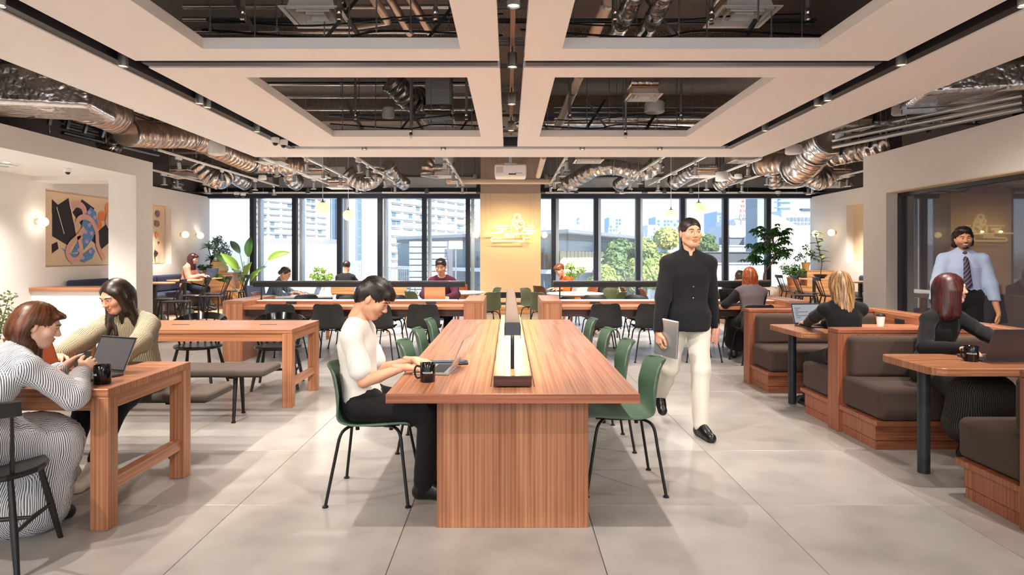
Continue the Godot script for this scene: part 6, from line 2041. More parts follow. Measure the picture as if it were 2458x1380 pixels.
func small_things() -> void:
	mat("screen_text", Color8(70, 72, 80), 0.5)
	glow("screen_lit", Color(0.62, 0.64, 0.68), 0.55, Color8(60, 60, 64))
	glow("screen_dim", Color(0.36, 0.33, 0.34), 0.5, Color8(40, 38, 40))
	mat("laptop_copper", Color8(158, 92, 68), 0.35, 0.5)
	mat("laptop_tan", Color8(206, 150, 112), 0.35, 0.4)
	mat("laptop_blue", Color8(92, 116, 160), 0.35, 0.4)
	globe_pendant("cream globe pendant in front of the third left pane", V(-3.48, 2.31, -11.7), 0.125)
	globe_pendant("smaller-looking cream globe pendant in front of the fourth left pane", V(-3.67, 2.35, -14.3), 0.125)
	globe_pendant("cream globe pendant just above the walking man's head", V(3.61, 2.33, -13.9), 0.125)
	globe_pendant("cream globe pendant right of the walking man", V(3.8, 2.37, -12.5), 0.125)
	wall_globe("globe wall lamp seen through the alcove opening", V(-7.56, 1.97, -10.0), 0.08, Vector3.RIGHT)
	wall_globe("globe wall lamp right of the mural, nearer one", V(-7.56, 1.91, -14.4), 0.08, Vector3.RIGHT)
	wall_globe("globe wall lamp right of the mural, nearer the window", V(-7.56, 1.91, -15.1), 0.08, Vector3.RIGHT)
	wall_globe("globe wall lamp on the right wall, nearer one", V(7.62, 1.96, -14.55), 0.08, Vector3.LEFT)
	wall_globe("globe wall lamp on the right wall, nearer the window", V(7.62, 1.96, -15.3), 0.08, Vector3.LEFT)
	wall_globe("globe lamp on the left flank of the neon pier", V(-0.70, 1.94, -15.6), 0.075, Vector3.LEFT)
	wall_globe("globe lamp on the right flank of the neon pier", V(0.79, 1.94, -15.6), 0.075, Vector3.RIGHT)
	neon_sign()
	mural()
	# on the left foreground table
	laptop("open laptop with dark screen in front of the striped dress woman", V(-2.38, 0.74, -3.69), -0.38, 1.98, M.laptop_grey, M.screen_dim, true)
	laptop("copper-coloured laptop back between the two women at the left table", V(-2.80, 0.74, -3.72), PI - 0.1, 1.95, M.laptop_copper, M.screen_dim)
	mug("black mug with white word on the left foreground table", V(-2.21, 0.74, -3.40), -1.1, -0.75)
	# on the shared table
	laptop("silver laptop used by the man in the white tee", V(-0.335, 0.74, -3.78), -PI / 2 - 0.1, 2.0, M.laptop_silver, M.screen_lit)
	var kb := thing("black_keyboard", "flat black keyboard behind the silver laptop", "keyboard", V(-0.40, 0.74, -4.02), 0.1)
	put(kb, "case", MB.new().span(V(-0.14, 0.001, -0.05), V(0.14, 0.014, 0.05), 0.004), M.key_black)
	put(kb, "key_field", MB.new().span(V(-0.13, 0.014, -0.04), V(0.13, 0.018, 0.04), 0.002), M.black_gloss)
	mug("black mug with white word on the shared table", V(-0.448, 0.74, -3.46), PI, 0.12)
	# at the communal desks
	laptop("tan laptop back in front of the maroon sweater man", V(-1.10, 0.74, -9.33), PI, 1.75, M.laptop_tan, M.screen_dim)
	laptop("black laptop in front of the woman in the grey vest", V(3.13, 0.74, -8.82), 0.2, 1.85, M.laptop_grey, M.screen_off)
	# booths
	laptop("laptop with pale screen in front of the blonde woman", V(2.98, 0.74, -6.2), 0.12, 1.9, M.laptop_grey, M.screen_lit, true)
	laptop("grey laptop back in front of the red-haired woman", V(3.26, 0.74, -4.08), PI + 0.04, 1.95, M.laptop_grey, M.screen_dim, false, 0.33)
	mug("black mug with white word on the booth table", V(3.05, 0.74, -4.12), PI + 0.1, -0.55)
	var cup := thing("paper_cup", "white paper cup with black lid beside the blonde woman", "cup", V(3.66, 0.74, -6.15))
	put(cup, "cup", MB.new().lathe([Vector2(0, 0), Vector2(0.03, 0), Vector2(0.04, 0.1), Vector2(0, 0.1)], 20), M.white_plastic)
	put(cup, "lid", MB.new().lathe([Vector2(0.043, 0.098), Vector2(0.043, 0.108), Vector2(0.036, 0.122), Vector2(0, 0.122)], 20), M.key_black)
	# lounge and far tables
	laptop("blue laptop in front of the pink-blouse woman", V(-6.72, 0.925, -14.1), -PI / 2 - 0.5, 1.9, M.laptop_blue, M.screen_dim)
	laptop("small silver laptop in front of the woman in the denim shirt", V(-3.38, 0.74, -11.0), -PI / 2, 1.9, M.laptop_blue, M.screen_lit)
	var v := thing("glass_vase", "smoky glass vase on the long pale table", "vase", V(-3.62, 0.74, -11.7))
	put(v, "bowl", MB.new().lathe([Vector2(0, 0), Vector2(0.035, 0), Vector2(0.05, 0.06), Vector2(0.052, 0.13), Vector2(0.04, 0.19), Vector2(0.038, 0.19), Vector2(0.048, 0.13), Vector2(0.045, 0.06), Vector2(0, 0.01)], 20), M.vase_glass)
	v = thing("glass_vase", "clear glass vase with leafy stems on the right round table", "vase", V(1.22, 0.74, -11.4))
	put(v, "bowl", MB.new().lathe([Vector2(0, 0), Vector2(0.07, 0), Vector2(0.075, 0.01), Vector2(0.05, 0.22), Vector2(0.055, 0.24), Vector2(0.05, 0.24), Vector2(0.045, 0.22), Vector2(0.068, 0.015), Vector2(0, 0.01)], 20), M.vase_glass)
	# folded umbrella hooked on the desk edge
	var u := thing("folded_umbrella", "pink folded umbrella hanging beside the right communal desk", "umbrella", V(2.78, 0.2, -8.36))
	put(u, "cloth", MB.new().lathe([Vector2(0.006, 0), Vector2(0.022, 0.05), Vector2(0.05, 0.24), Vector2(0.045, 0.28), Vector2(0.012, 0.36), Vector2(0, 0.36)], 9, Vector3.ZERO, 20.0), mat("umbrella_pink", Color8(232, 168, 158), 0.6))
	put(u, "shaft", MB.new().cyl(V(0, -0.04, 0), V(0, 0.46, 0), 0.005, 6), M.chrome)
	put(u, "handle", MB.new().tube(curve([V(0, 0.44, 0), V(0, 0.5, 0), V(0.02, 0.53, 0), V(0.045, 0.51, 0)], 4), 0.008, 7), M.key_black)

# ---------------------------------------------------------------- plants
func leaf_mesh(mb: MB, base: Vector3, dir: Vector3, up: Vector3, len: float, w: float, droop: float, fold := 0.15) -> void:
	var side := dir.cross(up).normalized()
	up = side.cross(dir).normalized()
	var fn := func(u: float, v: float) -> Vector3:
		var a := u * 2.0 - 1.0
		var half := w * 0.5 * pow(sin(PI * clampf(v * 0.94 + 0.05, 0, 1)), 0.75)
		return base + dir * len * v + side * a * half + up * (absf(a) * half * fold * 2.0 - droop * v * v * len)
	mb.sheet(fn, 4, 6, 0.0)

func planted(called: String, label: String, at: Vector3, r: float, h: float, m: Material, taper := 0.75) -> Node3D:
	var o := thing(called, label, "plant", at)
	pot(o, r, h, m, taper)
	return o

func bushy(o: Node3D, y: float, blobs: Array, count: int, size: float, m: Material, stems := 6) -> void:
	for k in stems:
		var b: Array = blobs[k % blobs.size()]
		put(o, "stem", MB.new().tube([V(rng.randf_range(-0.02, 0.02), y, rng.randf_range(-0.02, 0.02)), b[0] * V(0.5, 1, 0.5) * V(1, 0.6, 1) + V(0, y * 0.4, 0), b[0]], [0.006, 0.005, 0.003], 5), M.stem_green)
	var mb := MB.new()
	leaf_blobs(mb, blobs, count, size)
	put(o, "foliage", mb, m)

func plants() -> void:
	# left window corner
	var o := planted("vase_plant", "feathery plant in a big cream vase on the left planter", V(-6.98, 1.017, -15.0), 0.16, 0.14, M.terracotta, 0.9)
	o.get_node("pot").queue_free()
	o.remove_child(o.get_node("pot"))
	put(o, "vase", MB.new().lathe([Vector2(0, 0), Vector2(0.2, 0), Vector2(0.235, 0.06), Vector2(0.23, 0.14), Vector2(0.12, 0.26), Vector2(0, 0.262)], 28, Vector3.ZERO, 30.0), M.cream_pot)
	put(o, "vase_collar", MB.new().lathe([Vector2(0.12, 0.255), Vector2(0.125, 0.28), Vector2(0.11, 0.30), Vector2(0.1, 0.29)], 24), M.terracotta)
	bushy(o, 0.28, [[V(0, 0.5, 0), 0.14], [V(0.12, 0.62, 0), 0.15], [V(-0.1, 0.66, 0.05), 0.14], [V(0.22, 0.48, 0), 0.12], [V(0.0, 0.8, 0), 0.12]], 900, 0.05, M.leaf_blue, 7)
	o = planted("dracaena", "tall dracaena with leafy rosettes in the left window corner", V(-7.26, 1.016, -15.15), 0.12, 0.12, M.terracotta)
	for a in [[V(-0.02, 0.6, 0), V(0.06, 0.35, 0.05)], [V(0.14, 0.74, -0.1), V(0.08, 0.4, -0.05)], [V(0.1, 0.3, 0.08), V(0.06, 0.2, 0.05)]]:
		put(o, "cane", MB.new().tube(curve([V(0, 0.08, 0), a[1], a[0]], 4), 0.013, 7), M.bark)
		var mb := MB.new()
		for k in 26:
			var an := TAU * k * 0.382
			var el := lerpf(0.1, 1.1, k / 26.0)
			leaf_mesh(mb, a[0], V(cos(an) * cos(el), sin(el), sin(an) * cos(el)), Vector3.UP, rng.randf_range(0.16, 0.24), 0.05, 0.5)
		put(o, "leaf_rosette", mb, M.leaf)
	o = planted("strelitzia", "bird of paradise plant with broad leaves by the second left pane", V(-6.1, 0.2, -14.55), 0.17, 0.32, M.yellow_pot)
	var tips := [[V(-0.32, 1.02, 0.1), 0.42, M.leaf], [V(0.02, 1.2, -0.05), 0.46, M.leaf], [V(-0.12, 0.9, 0.2), 0.5, M.leaf_light], [V(0.5, 1.12, 0), 0.5, M.leaf_light], [V(0.3, 0.8, 0.2), 0.34, M.leaf_blue], [V(-0.35, 0.62, 0.25), 0.4, M.leaf], [V(0.18, 0.62, 0.2), 0.4, M.leaf_light], [V(-0.2, 1.28, -0.1), 0.4, M.leaf_blue], [V(0.1, 0.72, 0.25), 0.44, M.leaf_light]]
	for a in tips:
		var p: Vector3 = a[0]
		put(o, "stalk", MB.new().tube(curve([V(0, 0.28, 0), V(p.x * 0.3, p.y * 0.55, p.z * 0.3), p], 5), [0.014, 0.013, 0.012, 0.011, 0.011, 0.010, 0.009, 0.008, 0.008, 0.007, 0.006], 6), M.stem_green)
		var mb := MB.new()
		leaf_mesh(mb, p, V(p.x * 1.2, 0.35, p.z + 0.1).normalized(), V(0.1, 0.6, 0.8), a[1], a[1] * 0.42, 0.35, 0.25)
		put(o, "leaf", mb, a[2])
	o = planted("potted_shrub", "small olive shrub in a pale pot on the low left planter", V(-6.31, 0.636, -14.85), 0.1, 0.17, M.yellow_pot, 0.85)
	bushy(o, 0.16, [[V(0, 0.32, 0), 0.13], [V(-0.1, 0.42, 0), 0.12], [V(0.08, 0.48, 0), 0.1], [V(-0.16, 0.5, 0.05), 0.1]], 500, 0.035, M.leaf_olive)
	o = planted("potted_shrub", "low dark succulent in front of the cream vase", V(-7.2, 1.016, -14.82), 0.06, 0.08, M.terracotta)
	bushy(o, 0.08, [[V(0, 0.12, 0), 0.1], [V(0.12, 0.12, 0), 0.09], [V(-0.1, 0.13, 0), 0.08]], 240, 0.06, M.leaf_dark, 2)
	# right window corner
	o = planted("schefflera", "large schefflera tree with twisted trunk in the right window corner", V(6.2, 0.676, -15.15), 0.13, 0.16, M.terracotta)
	var tr := curve([V(-0.02, 0.12, 0), V(0.0, 0.32, 0), V(0.12, 0.5, 0), V(0.26, 0.72, 0), V(0.24, 1.0, 0), V(0.16, 1.25, 0)], 5)
	put(o, "trunk", MB.new().tube(tr, 0.022, 8), M.bark)
	var ends := []
	for k in 22:
		var an := TAU * k * 0.382
		var e := V(0.12 + cos(an) * rng.randf_range(0.1, 0.52), 1.15 + rng.randf_range(-0.55, 0.25), sin(an) * 0.25)
		ends.append(e)
		put(o, "branch", MB.new().tube(curve([tr[tr.size() - 1 - (k % 12)], (e + V(0.2, 1.1, 0)) * 0.5, e], 4), [0.012, 0.012, 0.011, 0.01, 0.009, 0.008, 0.007, 0.006, 0.005], 6), M.bark)
	for e in ends:
		var mb := MB.new()
		for j in 7:
			var c: Vector3 = e + Vector3(rng.randfn(), rng.randfn() * 0.7, rng.randfn()) * 0.07
			for q in 8:
				var an := TAU * q / 8.0 + j
				leaf_mesh(mb, c, V(cos(an), -0.25, sin(an)).normalized(), Vector3.UP, rng.randf_range(0.11, 0.16), 0.05, 0.35)
		put(o, "leaf_cluster", mb, M.leaf)
	o = planted("potted_plant", "wispy plant in a round yellow pot on the right planter", V(7.13, 1.077, -15.0), 0.1, 0.19, M.yellow_pot, 0.7)
	bushy(o, 0.19, [[V(-0.1, 0.35, 0), 0.1], [V(0.1, 0.42, 0), 0.1], [V(0, 0.55, 0), 0.1], [V(-0.2, 0.28, 0), 0.09], [V(0.2, 0.3, 0), 0.09]], 360, 0.05, M.leaf, 6)
	o = planted("fiddle_leaf_fig", "fiddle leaf fig in a dark bowl on the right cafe table", V(6.86, 0.925, -13.75), 0.14, 0.09, M.slot_navy, 0.55)
	var st := curve([V(0, 0.08, 0), V(0.03, 0.35, 0), V(-0.02, 0.6, 0), V(-0.12, 1.0, 0)], 5)
	put(o, "stem", MB.new().tube(st, 0.009, 7), M.bark)
	for k in 17:
		var p: Vector3 = st[mini(5 + int(k * 0.65), st.size() - 1)]
		var an := TAU * k * 0.382
		var mb := MB.new()
		leaf_mesh(mb, p, V(cos(an), rng.randf_range(0.1, 0.8), sin(an)).normalized(), Vector3.UP, rng.randf_range(0.15, 0.22), 0.13, 0.4)
		put(o, "leaf", mb, M.leaf if k % 3 else M.leaf_olive)
	o = planted("terracotta_shrub", "green shrub in a wide terracotta pot in the right corner", V(6.7, 0.716, -14.7), 0.15, 0.2, M.terracotta, 0.8)
	bushy(o, 0.2, [[V(0, 0.3, 0), 0.16], [V(-0.15, 0.36, 0), 0.14], [V(0.14, 0.32, 0), 0.14], [V(-0.22, 0.46, 0), 0.1], [V(0.05, 0.45, 0), 0.12]], 800, 0.05, M.leaf, 5)
	o = planted("potted_cactus", "round pale cactus behind the terracotta shrub", V(6.82, 0.716, -14.95), 0.07, 0.24, M.terracotta)
	var cb := MB.new()
	for k in 12:
		var an := TAU * k / 12.0
		cb.ball(V(cos(an) * 0.045, 0.33, sin(an) * 0.045), V(0.018, 0.11, 0.018), 8)
	put(o, "ribbed_body", cb, M.leaf_olive)
	# in the middle
	o = planted("table_plant", "light green leafy plant in a pot on the long pale table", V(-3.72, 0.74, -12.4), 0.08, 0.14, M.white_plastic)
	bushy(o, 0.14, [[V(0, 0.22, 0), 0.12], [V(0.14, 0.26, 0), 0.11], [V(-0.14, 0.28, 0), 0.1], [V(0.02, 0.4, 0), 0.08], [V(-0.1, 0.42, 0), 0.07]], 420, 0.06, M.leaf_light, 6)
	var vp := thing("cut_stems", "leafy stems standing in the clear glass vase", "plant", V(1.22, 0.76, -11.4))
	bushy(vp, 0.02, [[V(-0.02, 0.34, 0), 0.1], [V(-0.1, 0.46, 0), 0.09], [V(0.1, 0.4, 0), 0.09], [V(-0.12, 0.34, 0), 0.07]], 300, 0.05, M.leaf_light, 6)
	# left foreground
	o = planted("eucalyptus", "wispy eucalyptus plant at the left edge behind the striped dress woman", V(-4.62, 0, -5.6), 0.2, 0.42, M.white_plastic)
	bushy(o, 0.4, [[V(-0.05, 0.75, 0), 0.14], [V(0.1, 0.9, 0), 0.12], [V(0.14, 1.06, 0), 0.07], [V(-0.1, 1.0, 0), 0.1], [V(0.02, 0.86, 0), 0.14]], 420, 0.04, M.leaf_olive, 10)

# ---------------------------------------------------------------- people: smooth fields meshed as surface nets
class Field:
	var o := Vector3.ZERO
	var h := 0.01
	var nx := 0
	var ny := 0
	var nz := 0
	var d := PackedFloat32Array()

	func _init(lo: Vector3, hi: Vector3, cell: float) -> void:
		h = cell
		o = lo
		nx = int((hi.x - lo.x) / h) + 2
		ny = int((hi.y - lo.y) / h) + 2
		nz = int((hi.z - lo.z) / h) + 2
		d.resize(nx * ny * nz)
		d.fill(9.0)

	func cap(a: Vector3, b: Vector3, ra: float, rb: float, k := 0.02, f := Vector3.ZERO, q := 1.0) -> void:
		# tapered capsule, flattened along f by q, joined smoothly over k
		var m := maxf(ra, rb) + k + h * 2.0
		var lo := (a.min(b) - Vector3.ONE * m - o) / h
		var hi := (a.max(b) + Vector3.ONE * m - o) / h
		var x0 := clampi(int(lo.x), 0, nx)
		var x1 := clampi(int(hi.x) + 1, 0, nx)
		var y0 := clampi(int(lo.y), 0, ny)
		var y1 := clampi(int(hi.y) + 1, 0, ny)
		var z0 := clampi(int(lo.z), 0, nz)
		var z1 := clampi(int(hi.z) + 1, 0, nz)
		var ab := b - a
		var l2 := maxf(ab.length_squared(), 1e-9)
		var flat := q != 1.0
		var e := 1.0 / (q * q) - 1.0
		for z in range(z0, z1):
			for y in range(y0, y1):
				var at := (z * ny + y) * nx
				for x in range(x0, x1):
					var w := o + Vector3(x, y, z) * h - a
					var t := clampf(w.dot(ab) / l2, 0.0, 1.0)
					w -= ab * t
					var s := w.length_squared()
					if flat:
						var g := w.dot(f)
						s += g * g * e
					var v := sqrt(s) - ra - (rb - ra) * t
					var c := d[at + x]
					var u := k - absf(v - c)
					if u > 0.0:
						d[at + x] = minf(v, c) - u * u * 0.25 / k
					elif v < c:
						d[at + x] = v

	func ell(c0: Vector3, r: Vector3, k := 0.02, bs := Basis.IDENTITY, cut := false) -> void:
		# ellipsoid; cut takes it away instead
		var inv := bs.inverse()
		var m := maxf(r.x, maxf(r.y, r.z)) + k + h * 2.0
		var lo := (c0 - Vector3.ONE * m - o) / h
		var hi := (c0 + Vector3.ONE * m - o) / h
		var mr := minf(r.x, minf(r.y, r.z))
		for z in range(clampi(int(lo.z), 0, nz), clampi(int(hi.z) + 1, 0, nz)):
			for y in range(clampi(int(lo.y), 0, ny), clampi(int(hi.y) + 1, 0, ny)):
				var at := (z * ny + y) * nx
				for x in range(clampi(int(lo.x), 0, nx), clampi(int(hi.x) + 1, 0, nx)):
					var w := (inv * (o + Vector3(x, y, z) * h - c0)) / r
					var l := w.length()
					var g := (w / r).length()
					var v := l * (l - 1.0) / maxf(g, 1e-6) if l > 0.05 else -mr
					var c := d[at + x]
					if cut:
						v = -v
						var u := k - absf(v - c)
						if u > 0.0:
							d[at + x] = maxf(v, c) + u * u * 0.25 / k
						elif v > c:
							d[at + x] = v
					else:
						var u := k - absf(v - c)
						if u > 0.0:
							d[at + x] = minf(v, c) - u * u * 0.25 / k
						elif v < c:
							d[at + x] = v

	func keep_below(p: Vector3, n: Vector3) -> void:  # cut away what lies beyond a plane
		for z in nz:
			for y in ny:
				var at := (z * ny + y) * nx
				for x in nx:
					var v := (o + Vector3(x, y, z) * h - p).dot(n)
					if v > d[at + x]:
						d[at + x] = v

	func into(mb: MB, paint = null) -> void:
		var id := PackedInt32Array()
		id.resize(nx * ny * nz)
		id.fill(-1)
		var sy := nx
		var sz := nx * ny
		for z in nz - 1:
			for y in ny - 1:
				var at := (z * ny + y) * nx
				for x in nx - 1:
					var i := at + x
					var d0 := d[i]
					if d0 > h * 4.0 or d0 < -h * 4.0:
						continue
					var d1 := d[i + 1]
					var d2 := d[i + sy]
					var d3 := d[i + sy + 1]
					var d4 := d[i + sz]
					var d5 := d[i + sz + 1]
					var d6 := d[i + sz + sy]
					var d7 := d[i + sz + sy + 1]
					var neg := int(d0 < 0) + int(d1 < 0) + int(d2 < 0) + int(d3 < 0) + int(d4 < 0) + int(d5 < 0) + int(d6 < 0) + int(d7 < 0)
					if neg == 0 or neg == 8:
						continue
					var s := Vector3.ZERO
					var m := 0.0
					if (d0 < 0) != (d1 < 0):
						s += Vector3(d0 / (d0 - d1), 0, 0)
						m += 1
					if (d2 < 0) != (d3 < 0):
						s += Vector3(d2 / (d2 - d3), 1, 0)
						m += 1
					if (d4 < 0) != (d5 < 0):
						s += Vector3(d4 / (d4 - d5), 0, 1)
						m += 1
					if (d6 < 0) != (d7 < 0):
						s += Vector3(d6 / (d6 - d7), 1, 1)
						m += 1
					if (d0 < 0) != (d2 < 0):
						s += Vector3(0, d0 / (d0 - d2), 0)
						m += 1
					if (d1 < 0) != (d3 < 0):
						s += Vector3(1, d1 / (d1 - d3), 0)
						m += 1
					if (d4 < 0) != (d6 < 0):
						s += Vector3(0, d4 / (d4 - d6), 1)
						m += 1
					if (d5 < 0) != (d7 < 0):
						s += Vector3(1, d5 / (d5 - d7), 1)
						m += 1
					if (d0 < 0) != (d4 < 0):
						s += Vector3(0, 0, d0 / (d0 - d4))
						m += 1
					if (d1 < 0) != (d5 < 0):
						s += Vector3(1, 0, d1 / (d1 - d5))
						m += 1
					if (d2 < 0) != (d6 < 0):
						s += Vector3(0, 1, d2 / (d2 - d6))
						m += 1
					if (d3 < 0) != (d7 < 0):
						s += Vector3(1, 1, d3 / (d3 - d7))
						m += 1
					var p := o + (Vector3(x, y, z) + s / m) * h
					var g := Vector3(d1 - d0 + d3 - d2 + d5 - d4 + d7 - d6, d2 - d0 + d3 - d1 + d6 - d4 + d7 - d5, d4 - d0 + d5 - d1 + d6 - d2 + d7 - d3).normalized()
					if paint != null:
						var r: Array = paint.call(p, g)
						p = r[0]
						mb.col = r[1]
					id[i] = mb.vert(p, g, Vector2(p.x, p.y))
		for z in range(1, nz - 1):
			for y in range(1, ny - 1):
				var at := (z * ny + y) * nx
				for x in range(1, nx - 1):
					var i := at + x
					if id[i] < 0:
						continue
					var neg := d[i] < 0.0
					if neg != (d[i + 1] < 0.0):
						quad(mb, id[i], id[i - sy], id[i - sy - sz], id[i - sz], not neg)
					if neg != (d[i + sy] < 0.0):
						quad(mb, id[i], id[i - sz], id[i - sz - 1], id[i - 1], not neg)
					if neg != (d[i + sz] < 0.0):
						quad(mb, id[i], id[i - 1], id[i - 1 - sy], id[i - sy], not neg)

	func quad(mb: MB, a: int, b: int, c: int, e: int, turn: bool) -> void:
		if a < 0 or b < 0 or c < 0 or e < 0:
			return
		if turn:
			mb.tri(a, c, b)
			mb.tri(a, e, c)
		else:
			mb.tri(a, b, c)
			mb.tri(a, c, e)

func bend(a: Vector3, b: Vector3, l1: float, l2: float, pole: Vector3) -> Vector3:  # where the elbow or knee lies
	var d := b - a
	var l := minf(d.length(), (l1 + l2) * 0.999)
	var x := (l * l + l1 * l1 - l2 * l2) / (2.0 * l)
	var y := sqrt(maxf(l1 * l1 - x * x, 0.0))
	var n := d.normalized()
	var p := (pole - n * pole.dot(n)).normalized()
	return a + n * x + p * y

func skeleton(s: Dictionary) -> Dictionary:
	# joints in the person's own frame: y up, +z the way the person faces, +x to the person's left
	var k: float = s.get("size", 1.0)
	var j := {}
	var hip_y: float = s.get("seat", 0.0) + 0.105 * k if s.has("seat") else 0.955 * k
	j.pelvis = V(0, hip_y, 0) + s.get("shift", Vector3.ZERO)
	var lean: float = s.get("lean", 0.0)
	var curl: float = s.get("curl", 0.12)
	var side: float = s.get("side", 0.0)
	var d1 := V(side, cos(lean), sin(lean)).normalized()
	var d2 := V(side, cos(lean + curl), sin(lean + curl)).normalized()
	j.waist = j.pelvis + d1 * 0.15 * k
	j.chest = j.waist + d2 * 0.19 * k
	j.neck = j.chest + V(side, cos(lean + curl * 1.6), sin(lean + curl * 1.6)).normalized() * 0.155 * k
	j.front = V(0, -sin(lean + curl), cos(lean + curl))
	var tw := Basis(Vector3.UP, s.get("twist", 0.0))
	j.front = tw * j.front
	var hb: Basis = tw * Basis.from_euler(V(s.get("pitch", 0.0), s.get("turn", 0.0), s.get("roll", 0.0)))
	j.head_basis = hb
	j.head = j.neck + (j.neck - j.chest).normalized() * 0.045 * k + hb * V(0, 0.12, 0.035) * k
	var sw: float = s.get("shoulder", 0.15) * k
	var drop: float = s.get("shrug", 0.0)
	var sh: Vector3 = tw * V(1, 0, 0)
	var base: Vector3 = j.neck - d2 * (0.078 - drop) * k
	j.sl = base + sh * sw
	j.sr = base - sh * sw
	for e in ["l", "r"]:
		var sg := 1.0 if e == "l" else -1.0
		var hand: Vector3 = s["hand_" + e]
		j["w" + e] = hand
		j["e" + e] = bend(j["s" + e], hand, 0.275 * k, 0.245 * k, s.get("elbow_" + e, V(sg * 0.6, -0.6, -0.5)))
		var hp: Vector3 = j.pelvis + V(sg * 0.088 * k, -0.01, 0.0)
		j["h" + e] = hp
		var an: Vector3 = s["foot_" + e]
		j["a" + e] = an
		j["k" + e] = bend(hp, an, 0.425 * k, 0.42 * k, s.get("knee_" + e, V(sg * 0.12, 0.25, 1.0)))
		j["t" + e] = an + s.get("toe_" + e, V(sg * 0.02, -0.055, 0.15)) * k
	return j

func hand_field(mb: MB, w: Vector3, dir: Vector3, back: Vector3, sg: float, curl: float, cell: float, k: float, col: Color, spread := 0.0) -> void:
	dir = dir.normalized()
	back = (back - dir * back.dot(dir)).normalized()
	var t := dir.cross(back) * sg
	var c := w + dir * 0.08 * k
	var f := Field.new(c - Vector3.ONE * 0.15 * k, c + Vector3.ONE * 0.15 * k, cell)
	var off := [0.030, 0.010, -0.010, -0.029]
	var ln := [0.074, 0.084, 0.077, 0.060]
	f.cap(w - dir * 0.05 * k, w + dir * 0.01 * k, 0.024 * k, 0.024 * k, 0.012, back, 0.75)
	for i in 4:
		var kn: Vector3 = w + dir * (0.088 - 0.006 * absf(i - 1.2)) * k + t * off[i] * k - back * 0.002 * absf(i - 1.5)
		f.cap(w + dir * 0.012 * k + t * off[i] * 0.6 * k, kn, 0.0155 * k, 0.0115 * k, 0.014)
		var p := kn
		var a: float = curl * (0.55 + 0.1 * i)
		var sp: Vector3 = t * (off[i] * 2.2 * (0.35 + spread))
		for g in 3:
			var dd := (dir * cos(a) - back * sin(a) + sp * cos(a)).normalized()
			var q: Vector3 = p + dd * ln[i] * k * [0.46, 0.30, 0.24][g]
			f.cap(p, q, (0.0095 - 0.0008 * g) * k, (0.0088 - 0.0008 * g) * k, 0.004)
			p = q
			a += curl * 0.9
	var tb := w + dir * 0.022 * k + t * 0.026 * k
	var t1 := tb + (dir * 0.75 + t * 0.75 - back * 0.35).normalized() * 0.04 * k
	var t2 := t1 + (dir * 0.95 + t * 0.25 - back * 0.3).normalized() * 0.03 * k
	var t3 := t2 + (dir * 1.0 + t * 0.05 - back * 0.3).normalized() * 0.024 * k
	f.cap(tb, t1, 0.0165 * k, 0.012 * k, 0.012)
	f.cap(t1, t2, 0.0112 * k, 0.0102 * k, 0.005)
	f.cap(t2, t3, 0.0102 * k, 0.0085 * k, 0.004)
	f.into(mb, func(p: Vector3, _g: Vector3) -> Array: return [p, col])

